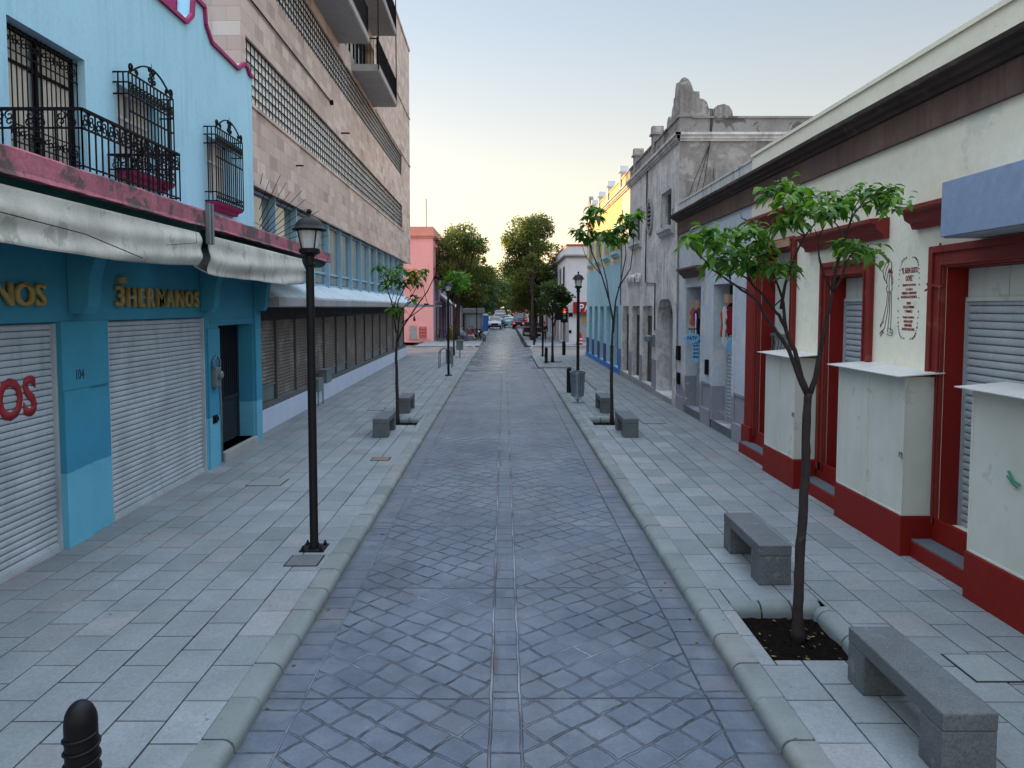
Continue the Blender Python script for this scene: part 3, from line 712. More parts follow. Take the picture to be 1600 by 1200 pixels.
# canvas awnings rolled up under the ledge
def awning(name, y0, y1, x0, x1, drop, label):
    mb = MB(); n, k = 90, 22; rr = random.Random(len(name)+int(y0*3)); ph = [rr.uniform(0, 6) for _ in range(6)]
    vs = []
    for i in range(n+1):
        t = i/n; y = y0+(y1-y0)*t; x = x0+(x1-x0)*t; sag = math.sin(t*math.pi)*.05
        for j in range(k+1):
            u = j/k
            z = 4.20-drop*u - sag*u
            bulge = .035*math.sin(u*math.pi) + .030*math.sin(u*11+1.6*math.sin(t*4+ph[0])+ph[1])*(.25+u*.75) + .005*math.sin(t*22+u*7+ph[2])*u + .002*math.sin(t*60+ph[3]+u*14)*u + .02*math.sin(t*9+u*5+ph[5])*u*(1-u)*3
            z += .016*math.sin(t*9+ph[4])*u+ .003*math.sin(t*30+u*6+ph[5])*u
            vs.append((x+bulge, y, z))
    mb.add(vs, [(i*(k+1)+j, i*(k+1)+j+1, (i+1)*(k+1)+j+1, (i+1)*(k+1)+j) for i in range(n) for j in range(k)])
    # underside returning to the wall
    vs2 = []
    for i in range(n+1):
        b0 = vs[i*(k+1)+k]; vs2 += [b0, (b0[0]-.20, b0[1], b0[2]+.10), (x0-.55, b0[1], 4.05)]
    mb.add(vs2, [(i*3+j, i*3+j+1, (i+1)*3+j+1, (i+1)*3+j) for i in range(n) for j in range(2)])
    o = mb.build('awning', M_canvas, B, smooth=True); o['label'] = label
    o.modifiers.new('thick', 'SOLIDIFY').thickness = .006
    return o
awning('awn_a', 4.0, 10.78, -4.47, -4.50, .50, 'long sagging canvas awning above the near shutters')
awning('awn_b', 11.12, 16.6, -4.52, -4.60, .58, 'shorter canvas awning nearer the street lamp')
mb = MB(); mb.tube([(-4.40, 4.6, 4.02), (-4.36, 7.6, 3.86), (-4.42, 8.9, 3.70)], .006, 4); mb.tube([(-4.44, 10.5, 4.28), (-4.3, 10.2, 4.0), (-4.36, 9.4, 3.9)], .004, 4)
mb.build('awning_cord', M_rubber, B)
# balcony rail
mb = MB(); XO = -4.50; rail_run(mb, (UX, 7.84), (XO, 7.84), 4.57, 5.21); rail_run(mb, (XO, 7.84), (XO, 10.17), 4.57, 5.21); rail_run(mb, (XO, 10.17), (UX, 10.17), 4.57, 5.21)
mb.build('balcony_railing', M_iron, B)
for (y, z, s_) in ((8.9, 4.86, 1), (9.05, 5.0, -1), (9.7, 4.72, 1)):
    mb = MB(); mb.tube(spiral(y, z, .10, 1.3, R(90), s_, 14, at=XO+.015), .010, 5); mb.build('railing_ornament', M_iron, B)
# balcony door and windows, with their grilles
def blue_window(y0, y1, z0, z1, dep, door=False):
    fx = UX-dep+.02; f = MB()
    for (a, b_, c, d) in ((y0, y0+.05, z0, z1), (y1-.05, y1, z0, z1), (y0, y1, z1-.05, z1), (y0, y1, z0, z0+.05), ((y0+y1)/2-.025, (y0+y1)/2+.025, z0, z1)):
        f.box(fx, fx+.04, a, b_, c, d)
    f.box(fx, fx+.035, y0, y1, z1-.42, z1-.38)
    fo = f.build('door_frame' if door else 'window_frame', M_iron if door else M_white, B)
    p = MB(); p.box(fx-.012, fx+.006, y0+.01, y1-.01, z0+.01, z1-.01); p.build('pane', M_glassg, fo)
    c = MB(); n = 26; zz0, zz1 = z0+.06, z1-.06
    for a, b_ in (((y0+.05, y0+(y1-y0)*.42)), ((y1-(y1-y0)*.42, y1-.05))):
        vs = []
        for i in range(n+1):
            y = a+(b_-a)*i/n; x = fx+.016+.008*math.sin(i*1.9); vs += [(x, y, zz0), (x, y, zz1)]
        c.add(vs, [(2*i, 2*i+2, 2*i+3, 2*i+1) for i in range(n)])
        c.build('curtain', M_curtain, fo, smooth=True); c = MB()
blue_window(8.18, 9.68, 4.6, 6.33, .22, True); blue_window(10.45, 11.62, 5.22, 6.28, .18); blue_window(13.55, 14.70, 5.22, 6.28, .18)
mb = MB()
for i in range(17):
    y = 8.2+1.46*i/16; mb.tube([(UX-.10, y, 4.6), (UX-.10, y, 6.3)], .008, 4)
for z in (4.65, 5.0, 5.2, 6.02, 6.26): mb.tube([(UX-.10, 8.18, z), (UX-.10, 9.68, z)], .010, 4)
for i in range(9):
    y = 8.26+1.34*(i+.5)/9
    for zc in (6.14, 5.1):
        mb.tube(spiral(y-.03, zc, .06, 1.2, R(90), 1, 10, at=UX-.09), .008, 4); mb.tube(spiral(y+.04, zc, .055, 1.2, R(270), 1, 10, at=UX-.09), .008, 4)
mb.build('door_grille', M_iron, B)
for y0, y1 in ((10.36, 11.74), (13.43, 14.80)):
    mb = MB(); window_grille(mb, UX, y0, y1, 5.06, 6.40); mb.build('window_grille', M_iron, B)
    mb = MB(); mb.prism([(UX, 4.92), (UX+.10, 4.92), (UX+.13, 4.98), (UX+.20, 5.0), (UX+.24, 5.05), (UX, 5.05)], 'y', y0+.02, y1-.02)
    mb.build('window_sill', M_mag, B, bevel=.006)
# shutters, door, step
mb = MB(); shutter(mb, BX-.085, 4.2, 8.83, ZP+.02, 2.90, 1, .078); sh = mb.build('roller_shutter', M_shutw, B); sh['label'] = 'white shutter with red painted letters'
mb = MB(); mb.box(BX-.09, BX-.05, 4.2, 8.83, ZP+.004, ZP+.06); mb.box(BX-.08, BX-.03, 8.80, 8.848, ZP, 2.9); mb.build('shutter_rail', M_shutw, sh)
for k, (w_, t_, y_) in enumerate(((1.30, 'MANOS', 7.66),)):
    o = letters('red_lettering', 'NOS', .48, 1.06, M('red_shutter_paint', (.30, .02, .03), rough=.5, bump=0), sh, (BX-.068, 7.96, 1.83), 1, ext=.008, font_bold=.03)
mb = MB(); shutter(mb, BX-.085, 9.98, 13.15, ZP+.07, 2.90, 1, .078); sh = mb.build('roller_shutter', M_shutw, B); sh['label'] = 'plain white shutter beneath the gold letters'
mb = MB(); mb.box(BX-.09, BX-.045, 9.99, 13.14, ZP+.004, ZP+.07); mb.box(BX-.08, BX-.01, 9.952, 9.985, ZP, 2.91); mb.box(BX-.08, BX-.01, 13.145, 13.178, ZP, 2.91); mb.box(BX-.05, BX-.01, 10.0, 10.05, ZP+.01, ZP+.10)
mb.build('shutter_rail', M_shutw, sh)
for (a_, b_) in ((4.2, 8.848), (9.952, 13.178)): mb = MB(); mb.box(BX-.099, BX+.006, a_, b_, ZP-.05, ZP+.006); mb.build('threshold', M_conc, B)
mb = MB(); dx = BX-.33; mb.box(dx-.02, dx, 13.82, 15.64, .32, 2.73, 0)
mb.box(dx, dx+.03, 13.82, 13.90, .32, 2.73); mb.box(dx, dx+.03, 15.56, 15.64, .32, 2.73); mb.box(dx, dx+.03, 13.9, 15.56, 1.18, 1.26); mb.box(dx, dx+.03, 14.70, 14.76, .32, 2.7)
dr = mb.build('door', M('dark_blue_grey_door', (.020, .030, .040), rough=.9, var=.3, spec=.1), B)
mb = MB()
for i in range(15): y = 13.95+1.56*i/14; mb.tube([(dx+.03, y, 1.26), (dx+.03, y, 2.68)], .010, 4)
mb.build('door_bars', M_iron, dr)
mb = MB(); mb.box(BX-.36, BX+.10, 13.80, 15.66, 0, .30); mb.build('door_step', M_conc, B, bevel=.012)
mb = MB(); mb.box(BX+.003, BX+.05, 10.2, 10.4, 3.44, 3.52)
mb.build('letter_stub', M_gold, B)
letters('sign_lettering', 'HERMANOS', .29, 2.42, M_gold, B, (BX+.004, 11.63, 3.10), 1, ext=.06, font_bold=.012, align='CENTER', track=1.35)
o = letters('sign_lettering', '3', .30, .20, M_gold, B, (BX+.004, 10.22, 3.11), 1, ext=.06, font_bold=.02); o['label'] = 'loose gold numeral 3 hanging askew'
letters('sign_lettering', 'NOS', .27, .86, M_gold, B, (BX+.004, 8.13, 3.11), 1, ext=.06, font_bold=.015)
letters('house_number', '104', .13, .17, M('dark_number_paint', (.02, .02, .04), bump=0), B, (BX+.031, 9.22, 2.32-.36+.22), 1, ext=.003)
# electricity meter by the door
E_ = empty('electricity_meter', (BX+.035, 13.45, 1.75), 'grey electricity meter with bent pipe on blue pillar beside the dark door', 'meter')
mb = MB(); mb.box(BX+.036, BX+.14, 13.34, 13.56, 1.62, 1.98); mb.build('meter_box', M_meter, E_, bevel=.015)
mb = MB(); mb.tube([(BX+.09, 13.60, 1.7), (BX+.09, 13.62, 2.1), (BX+.08, 13.5, 2.2), (BX+.07, 13.36, 2.1), (BX+.07, 13.34, 1.98)], .022, 8); mb.tube([(BX+.06, 13.66, 1.95), (BX+.06, 13.72, 1.3), (BX+.06, 13.73, .15)], .015, 6)
mb.build('conduit', M_meter, E_, smooth=True)
mb = MB(); mb.lathe([(.001, 0), (.075, 0), (.075, .05), (.05, .07), (.001, .07)], 0, 0, 14)
mb.v = [(BX+.14+v[2], 13.45+v[0], 1.84+v[1]) for v in mb.v]; mb.build('meter_dial', M('dusty_dial', (.16, .18, .19), rough=.3), E_)
mb = MB(); mb.box(BX+.02, BX+.036, 13.36, 13.6, .92, 1.08); mb.box(BX+.036, BX+.07, 13.44, 13.58, .96, 1.04)
tag(mb.build('broken_wall_socket', M_iron), 'small dark broken hole in blue pillar below the meter', 'socket')
# pigeon spikes / anti climb fan at the end of the ledge
mb = MB(); cxx, czz, yy = -6.05, 4.36, 17.0
for i in range(15):
    a = R(6+82*i/14); r1 = 1.9+.12*math.sin(i*2.1); r0 = max(.5, (.36/max(.05, math.cos(a))) if math.cos(a) > .2 else .6)
    mb.tube([(cxx+r0*math.cos(a), yy, czz+r0*math.sin(a)), (cxx+r1*math.cos(a), yy+.02, czz+r1*math.sin(a))], [.011, .006], 4)
mb.tube([(cxx+.75*math.cos(R(a)), yy, czz+.75*math.sin(R(a))) for a in range(6, 89, 8)], .008, 4)
mb.build('spike_fan', M_iron, B)
# ================================================================== STONE OFFICE BUILDING (left)
SR = .0115
T = empty('office_building', (-5.70, 16.06, 0), 'tall pinkish stone office block with long gridded window bands and upper balconies', 'building', rz=SR)
kb = dict(local=True)
SL = 31.2      # length of the upper floors; the ground floor is shorter
mb = MB()
bandA = (.28, 27.3, 7.72, 9.10, .30); bandB = (.30, 27.2, 10.80, 12.02, .30); bandC = (1.5, 17.6, 12.75, 14.75, .35); bandD = (1.5, 17.6, 15.9, 17.9, .35)
facade(mb, 0, 0, SL, 5.92, 19.4, [bandA, bandB, bandC, bandD], 1)
mb.q([(0, 0, 5.92), (0, SL, 5.92), (-.6, SL, 5.92), (-.6, 0, 5.92)])
mb.q([(0, SL, 5.92), (0, SL, 19.4), (-15, SL, 19.4), (-15, SL, 5.92)]); mb.q([(0, 0, 4.0), (-15, 0, 4.0), (-15, 0, 19.4), (0, 0, 19.4)])
mb.q([(0, 0, 19.4), (-15, 0, 19.4), (-15, SL, 19.4), (0, SL, 19.4)]); mb.q([(-15, 0, 0), (-15, SL, 0), (-15, SL, 19.4), (-15, 0, 19.4)])
mb.build('wall', M_stone, T, local=True)
mb = MB()
for z in (12.10, 15.10): mb.box(.002, .05, 17.8 if z < 13 else 18, SL+.04, z, z+.10)
mb.box(.002, .04, .0, 27.6, 7.62, 7.70); mb.box(.002, .05, 0, SL+.05, 5.86, 5.98); mb.box(.002, .06, 0, SL+.06, 19.40, 19.55)
mb.build('stone_ledge', M_stone, T, local=True)
mb = MB(); mb.tube([(.03, .1, 9.99), (.035, 4, 9.97), (.03, 8.6, 9.95)], .022, 5); mb.box(.0, .10, 8.5, 8.62, 9.86, 10.0); mb.build('facade_conduit', M_iron, T, local=True)
def band(o, nrows, step, label, gm):
    y0, y1, z0, z1, d = o; d = .13; mb = MB(); mb.box(-d+.02, -d+.03, y0, y1, z0, z1); p = mb.build('window_band', gm, T, local=True); p['label'] = label
    mb = MB(); n = int((y1-y0)/step)
    for i in range(n+1): y = y0+(y1-y0)*i/n; mb.box(-.075, -.055, y-.009, y+.009, z0, z1)
    for j in range(nrows+1): z = z0+(z1-z0)*j/nrows; mb.box(-.085, -.060, y0, y1, z-.011, z+.011)
    mb.build('window_grid', M_iron, p, local=True)
band(bandA, 6, .26, 'lower gridded window band with pale panes', M_glassw)
band(bandB, 6, .26, 'upper gridded window band under the balconies', M_glassw)
for o in (bandC, bandD):
    y0, y1, z0, z1, d = o; mb = MB(); mb.box(-d+.02, -d+.03, y0, y1, z0, z1); p = mb.build('balcony_window', M_glassd, T, local=True)
    mb = MB(); k = 0; y = y0
    while y < y1: mb.box(-d+.03, -d+.09, y, y+.06, z0, z1); y += .85
    mb.build('window_mullion', M_iron, p, local=True)
    mb = MB(); r_ = random.Random(4); y = y0
    while y < y1-.8:
        if r_.random() < .6:
            vs = []
            for i in range(13): yy_ = y+.1+.6*i/12; vs += [(-d+.034+.02*math.sin(i*2.2)**2, yy_, z0+.02), (-d+.034+.02*math.sin(i*2.2)**2, yy_, z1-.02)]
            mb.add(vs, [(2*i, 2*i+2, 2*i+3, 2*i+1) for i in range(12)]); mb.build('curtain', M_curtain, p, local=True); mb = MB()
        y += .85
# balconies
for (y0, y1, z) in ((2.0, 10.15, 12.42), (12.25, 17.3, 12.15), (2.0, 10.15, 15.3), (12.25, 17.3, 15.3)):
    mb = MB(); mb.prism([(.001, z), (1.02, z), (1.06, z+.04), (1.06, z+.26), (.001, z+.26)], 'y', y0, y1)
    s_ = mb.build('balcony_slab', M_soffit, T, local=True, bevel=.01)
    mb = MB(); n = int((y1-y0)/.13)
    for i in range(n+1): y = y0+(y1-y0)*i/n; mb.box(1.0, 1.018, y-.008, y+.008, z+.26, z+1.25)
    for zz in (.34, 1.2): mb.box(.99, 1.03, y0, y1, z+zz, z+zz+.045)
    for y in (y0, (y0+y1)/2, y1-.04): mb.box(.98, 1.03, y, y+.05, z+.26, z+1.3)
    for y in (y0, y1-.03): mb.box(0, 1.0, y, y+.03, z+1.2, z+1.245); [mb.box(.12*k, .12*k+.016, y, y+.02, z+.26, z+1.2) for k in range(1, 9)]
    mb.build('balcony_railing', M_iron, s_, local=True)
    mb = MB(); mb.box(.955, .965, y0+.05, y1-.05, z+.36, z+1.15); mb.build('balcony_panel', M('smoky_balcony_panel', (.05, .045, .05), rough=.3, var=.2, bump=0), s_, local=True)
mb = MB()
mb.box(1.03, 1.07, 17.2, 17.26, 12.2, 19.2); mb.box(1.03, 1.07, 2.0, 2.05, 12.5, 19); mb.box(1.03, 1.07, 12.2, 12.25, 12.2, 19.2)
mb.build('balcony_post', M_iron, T, local=True)
# first floor: light blue window wall above a thin canopy
mb = MB(); WX = -.18; W0, W1 = 3.78, 5.86
mb.box(WX-.04, WX-.03, 0, 29.0, W0, W1); p = mb.build('window_band', M_glassg, T, local=True); p['label'] = 'first floor window wall in light blue frames'
mb = MB()
for zz in (W0, W0+.40, W1-.07): mb.box(WX-.03, WX+.03, 0, 29.0, zz, zz+.07)
mb.build('window_rail', M_winblue, p, local=True)
k = 0; y = .45
nm = 0
while y < 29:
    mb = MB(); mb.box(WX-.03, WX+.14, y-.04, y+.04, W0-.02, W1); mb.box(WX-.03, WX+.07, y+.22, y+.27, W0, W1); mb.prism([(WX+.0, W0-.02), (WX+.14, W0-.02), (WX+.16, W0-.26), (WX, W0-.30)], 'y', y-.03, y+.03)
    mb.build('window_mullion', M_winblue, p, local=True); y += 1.95*.5 if False else 1.95; nm += 1
mb = MB(); r_ = random.Random(9)
for i in range(15):
    y = .75+1.95*i; ww = 1.62
    if i < 2: continue
    n = 16; a = y+.02; b_ = y+ww*r_.uniform(.55, 1.0); vs = []
    for j in range(n+1): yy_ = a+(b_-a)*j/n; xx = WX-.028+.010*math.sin(j*2.4)**2; vs += [(xx, yy_, W0+.1+r_.random()*.02), (xx, yy_, W1-.1)]
    mb.add(vs, [(2*j, 2*j+2, 2*j+3, 2*j+1) for j in range(n)]); mb.build('curtain', M('grey_green_curtain', (.20, .24, .23), rough=.35, var=.3, vs=1.5, spec=.6), p, local=True); mb = MB()
# (curtains hang behind the glass as seen from the street: pale vertical folds)
mb = MB(); mb.prism([(WX-.05, W0), (WX+.05, W0), (.62, 3.36), (.62, 3.30), (WX-.05, 3.30)], 'y', 0, 29.0); mb.build('sloping_sill', M('pale_blue_sill', (.46, .56, .62), rough=.7, var=.2, patch=((.25, .3, .33), 2, .6, .6)), T, local=True)
mb = MB(); mb.prism([(-.6, 3.10), (.70, 3.10), (.72, 3.13), (.72, 3.30), (.68, 3.33), (-.6, 3.33)], 'y', 0, 29.1)
mb.box(-.6, .72, 29.1, 31.6, 3.10, 3.30); mb.box(.72, 2.0, 30.9, 31.62, 3.12, 3.25)
mb.build('street_canopy', M_conc, T, local=True)
# ground floor
GX = -.02
mb = MB(); facade(mb, GX-.22, 0, 29, .0, 3.1, [], 1); mb.box(-6, GX-.24, 28.9, 29, 0, 4.0); mb.box(-14.9, -.5, 0.02, 28.9, 0, 4.0)
mb.build('shopfront_wall', M_dark, T, local=True)
mb = MB(); mb.box(GX-.3, GX, 0, 29.02, -.1, .64); mb.box(-6, GX, 28.98, 29.04, -.1, .64); mb.build('base_wall', M_whiteb, T, local=True, bevel=.01)
mb = MB(); mb.box(GX-.28, GX-.012, 0, 29, .642, .76)
for i in range(160): y = .05+i*.18; mb.box(GX-.012, GX-.002, y, y+.09, .66+.05*(i % 2), .69+.05*(i % 2))
mb.build('patterned_sill', M('patterned_sill_tile', (.11, .12, .12), rough=.7, var=.4, vs=8), T, local=True)
ye = [.12, 2.4, 4.2, 5.95, 7.6, 9.4, 11.15, 13.0, 15.0, 17.0, 19.1, 21.3, 23.6, 25.9, 28.2]
low = [1, 0, 0, 0, 1, 1, 0, 0, 1, 1, 1, 0, 1, 1]
for i in range(14):
    y0, y1 = ye[i]+.05, ye[i+1]-.05; zb = .78 + (.30 if low[i] else .02) + (.12 if i in (0, 8) else 0)
    mb = MB(); shutter(mb, GX-.12, y0, y1, zb, 2.78, 1, .085, .02); s_ = mb.build('roller_shutter', M_shutb, T, local=True)
    mb = MB(); mb.box(GX-.13, GX-.085, y0, y1, zb-.05, zb)
    if low[i]: mb.box(GX-.14, GX-.11, y0+.05, (y0+y1)/2-.02, .78, zb-.06); mb.box(GX-.14, GX-.115, (y0+y1)/2+.02, y1-.05, .78, zb-.06)
    mb.build('shutter_foot', M_meter, s_, local=True)
for y in ye: mb = MB(); mb.box(GX-.14, GX-.05, y-.035, y+.035, .77, 2.86); mb.build('shutter_guide', M_shutd, T, local=True)
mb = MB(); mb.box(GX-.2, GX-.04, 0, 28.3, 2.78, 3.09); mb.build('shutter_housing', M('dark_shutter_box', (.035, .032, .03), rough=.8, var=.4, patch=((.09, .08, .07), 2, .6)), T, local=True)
mb = MB(); mb.tube([(.4, 5.5, 3.08), (.45, 6.5, 2.98), (.5, 8.5, 2.86), (.9, 11, 2.82), (1.5, 12.6, 2.9)], .012, 5); mb.build('hanging_cable', M_rubber, T, local=True)
mb = MB(); mb.box(0, .22, 5.3, 5.36, 5.62, 5.66); mb.box(.0, .3, 10.2, 10.28, 9.3, 9.34); mb.box(0, .2, 4.2, 4.28, 7.0, 7.03); mb.build('wall_hook', M_iron, T, local=True)
# boxes low on the base wall
tm = empty('water_meter_box', (-5.74, 22.2, .5), 'dark grey meter boxes on legs against the low white wall', 'box')
mb = MB(); mb.box(-5.76, -5.55, 21.6, 22.2, .55, .95); mb.build('box', M_meter, tm, bevel=.01)
mb = MB(); mb.box(-5.76, -5.52, 22.5, 23.1, .72, 1.12); mb.box(-5.80, -5.5, 22.45, 23.15, 1.12, 1.15); mb.build('box', M_meter, tm, bevel=.01)
mb = MB(); mb.tube([(-5.62, 21.8, .55), (-5.62, 21.8, .1)], .02, 6); mb.tube([(-5.6, 22.3, .72), (-5.6, 22.3, .1)], .02, 6); mb.build('leg', M_meter, tm)

# ================================================================== PINK CORNER HOUSE
PY = 63.6; PX = -6.2
P_ = empty('corner_house', (PX, PY, 0), 'salmon pink corner house with cornice beyond the crossing on the left', 'house')
mb = MB(); mb.box(PX-14, PX, PY, PY+34, 0, 10.05); mb.build('wall', M_pinkh, P_)
mb = MB(); mb.box(PX-14.1, PX+.14, PY-.14, PY+34, 9.15, 9.30); mb.box(PX-14.1, PX+.22, PY-.22, PY+34, 9.30, 9.42); mb.box(PX-14, PX+.04, PY-.04, PY+34, 9.42, 10.12); mb.build('cornice', M_salm, P_)
mb = MB(); mb.box(PX+.002, PX+.05, PY+.01, PY+34, 0, 5.3); mb.build('street_front', M_mauve, P_)
for i in range(9):
    y = PY+1.3+i*3.6
    mb = MB(); mb.box(PX+.05, PX+.09, y-.12, y+1.42, .3, 3.5); mb.box(PX+.05, PX+.2, y-.2, y+1.5, 3.5, 3.62); d = mb.build('door_frame', M_mauve, P_)
    mb = MB(); mb.box(PX+.09, PX+.11, y, y+1.3, .3, 3.4); mb.build('door', M_shutd, d)
    mb = MB(); mb.box(PX+.0, PX+.12, y-.12, y+1.42, 5.9, 8.4); mb.box(PX+.0, PX+.26, y-.25, y+1.55, 8.4, 8.6); d = mb.build('window_frame', M_salm, P_)
    mb = MB(); mb.box(PX+.12, PX+.135, y, y+1.3, 6.0, 8.3); mb.build('pane', M_glassd, d)
    mb = MB(); mb.box(PX, PX+.55, y-.3, y+1.6, 5.66, 5.80)
    for k in range(14): mb.box(PX+.52, PX+.54, y-.28+k*.143, y-.26+k*.143, 5.8, 6.7)
    mb.box(PX+.5, PX+.56, y-.3, y+1.6, 6.7, 6.74); mb.build('balcony', M_iron, d)
mb = MB(); mb.box(-7.0, -6.55, PY-.04, PY-.005, 3.2, 3.42); mb.build('name_plate', M_iron, P_)
mb = MB(); mb.box(-8.35, -6.45, PY-.06, PY-.005, .25, 1.55); mb.box(-8.3, -7.6, PY-.09, PY-.062, .3, 1.5, 1); mb.box(-7.45, -6.75, PY-.09, PY-.062, .35, 1.4, 2)
for i in range(9): mb.box(-7.4+(i % 3)*.22, -7.27+(i % 3)*.22, PY-.10, PY-.092, .5+(i//3)*.28, .66+(i//3)*.28, 3)
mb.build('utility_cabinet', [M_pinkh, M('pasted_grey_posters', (.36, .36, .38), var=.4, vs=9), M('pasted_red_poster', (.48, .2, .19), var=.5, vs=6), M('red_poster_print', (.5, .02, .02))], P_)
mb = MB(); mb.prism([(-7.95, 1.9), (-7.72, 1.9), (-7.80, 2.2), (-7.86, 2.42), (-7.95, 2.1)], 'y', PY-.012, PY-.004); mb.build('stencil_mark', M_iron, P_)
mb = MB(); mb.tube([(-6.8, PY+.5, 10.1), (-6.8, PY+.5, 12.6)], .04, 6); tag(mb.build('roof_pole', M_meter), 'thin bare pole standing on the pink house roof', 'pole')
mb = MB(); mb.box(-14, -9.2, PY+.2, PY+.7, 0, 3.2); mb.box(-9.25, -8.95, PY+.1, PY+.7, 0, 3.1)
tag(mb.build('yard_wall', M('dark_brown_yard_wall', (.12, .06, .055), var=.3)), 'dark brown yard wall left of the pink corner house', 'wall')
# lantern-like orange sign on the pink house side
mb = MB(); mb.lathe([(.05, 5.0), (.30, 5.12), (.36, 5.6), (.30, 6.1), (.05, 6.25)], -7.8, PY-.6, 10); mb.tube([(-7.8, PY-.6, 6.2), (-7.8, PY-.3, 6.5), (-7.8, PY, 6.5)], .03, 6)
tag(mb.build('hanging_sign', M('orange_sign', (.65, .14, .03), rough=.4)), 'round orange sign hanging on the pink house wall', 'sign')
# pale buildings further down the left side
def far_house(name, x, y0, y1, h, side, mats, label, floors=2, cornice=True, depth=12, open_w=1.3, pitch=3.4):
    o = empty(name, (x, y0, 0), label, 'building'); s = -side   # s: outward direction of the street front
    mb = MB(); mb.box(x, x-s*depth, y0, y1, 0, h); mb.build('wall', mats[0], o)
    if cornice:
        mb = MB(); mb.box(x-s*depth, x+s*.2, y0-.15, y1, h-.9, h-.7); mb.box(x-s*depth, x+s*.05, y0-.03, y1, h, h+.18); mb.build('cornice', mats[1], o)
    n = int((y1-y0-1)/pitch)
    for i in range(n):
        y = y0+1+i*pitch
        for f in range(floors):
            z0 = .25 if f == 0 else 3.9*f+.8; z1 = 3.1 if f == 0 else z0+1.9
            if z1 > h-1: continue
            mb = MB(); mb.box(x, x+s*.07, y-.12, y+open_w+.12, z0-.1, z1+.14); fr = mb.build('door_frame' if f == 0 else 'window_frame', mats[1], o)
            mb = MB(); mb.box(x+s*.07, x+s*.085, y, y+open_w, z0, z1); mb.build('door' if f == 0 else 'pane', mats[2], fr)
    return o
far_house('town_house', -6.3, 98, 122, 7.0, -1, (M_white, M_conc, M_shutd), 'low white house with dark doors beyond the pink corner house')
far_house('town_house', -6.5, 123, 165, 8.5, -1, (M('ochre_wall', (.42, .33, .2)), M_conc, M_glassd), 'ochre two storey house half hidden by trees far on the left')
far_house('town_house', 6.3, 84, 112, 6.4, 1, (M('orange_wall', (.50, .22, .16)), M_salm, M_shutd), 'terracotta house beyond the white corner building on the right')
far_house('town_house', 6.3, 113, 160, 7.5, 1, (M_white, M_conc, M_glassd), 'pale house far on the right behind the trees')
far_house('town_house', -14, 200, 214, 10, -1, (M('far_wall', (.42, .40, .38)), M_conc, M_glassd), 'grey block closing the view at the left end of the street', 3)
# ================================================================== RED AND CREAM SHOP ROW (right, near)
RX = 5.20
def sub(name, mb, mat, parent, **k): return mb.build(name, mat, parent, **k)
C_ = empty('shop_row', (RX, 10, 0), 'long single storey cream shop row with oxblood door frames and brown stone cornice', 'building')
O1, O2, O3 = (13.05, 14.62), (10.40, 11.55), (3.2, 8.52)
mb = MB()
facade(mb, RX, 1.5, 15.30, -.1, 5.24, [(O1[0], O1[1], .45, 4.18, .34), (O2[0], O2[1], .45, 3.57, .30), (O3[0], O3[1], .50, 3.57, .30)], -1)
mb.build('cream_wall', M_cream, C_)
G1, G2 = (19.0, 20.5), (16.35, 17.85)
mb = MB(); facade(mb, RX, 15.30, 21.60, -.1, 5.24, [(G1[0], G1[1], .30, 3.65, .42), (G2[0], G2[1], .30, 3.65, .42)], -1); mb.build('grey_wall', M_gwhite, C_)
mb = MB(); mb.box(RX+.6, 16, 1.5, 21.58, 0, 5.7); mb.box(RX+.001, 16, 1.5, 21.58, 5.25, 5.62); mb.box(RX+.02, RX+.5, 8.56, 10.3, 0, 5); mb.box(RX+.02, RX+.5, 11.62, 13.0, 0, 5); mb.build('roof', M_conc, C_)
mb = MB(); mb.box(RX-.06, RX+.001, 1.5, 21.6, 5.24, 5.60)
for y in [1.5+1.05*i for i in range(20)]: mb.box(RX-.064, RX-.058, y, y+.012, 5.25, 5.6)
mb.build('frieze', M_brown, C_)
mb = MB(); pr = [(RX, 5.602), (RX-.10, 5.602), (RX-.13, 5.65), (RX-.20, 5.67), (RX-.22, 5.72), (RX-.30, 5.735), (RX-.31, 5.79), (RX, 5.83)]
y = 1.5
while y < 21.5:
    e = min(y+1.7, 21.62); mb.prism([(p[0]+(rs.uniform(-.006, .006) if 0 < i < 7 else 0), p[1]+(rs.uniform(-.004, .004) if 0 < i < 7 else 0)) for i, p in enumerate(pr)], 'y', y+.003, e-.003); y = e
mb.build('cornice', M_brownd, C_)
mb = MB(); mb.box(RX-.03, RX+.2, 1.5, 15.25, 5.832, 6.22); mb.box(RX-.06, RX+.24, 1.5, 15.25, 6.20, 6.26); mb.build('parapet', M_cream, C_)
mb = MB(); mb.box(RX-.02, RX+.18, 15.26, 21.6, 5.832, 6.14); mb.box(RX-.04, RX+.22, 15.26, 21.6, 6.14, 6.19); p = mb.build('parapet', M('stained_white_parapet', (.56, .57, .56), rough=.9, var=.2, bump=.5, bs=12, streak=((.12, .12, .12), 1.0)), C_); p['label'] = 'older stained parapet at the far end'
mb = MB(); n = 60
mb.tube([(RX+.1, 15.3+6.2*i/n, 6.21+.02*math.sin(i*1.7)) for i in range(n+1)], .012, 4); mb.build('parapet_wire', M_rubber, C_)
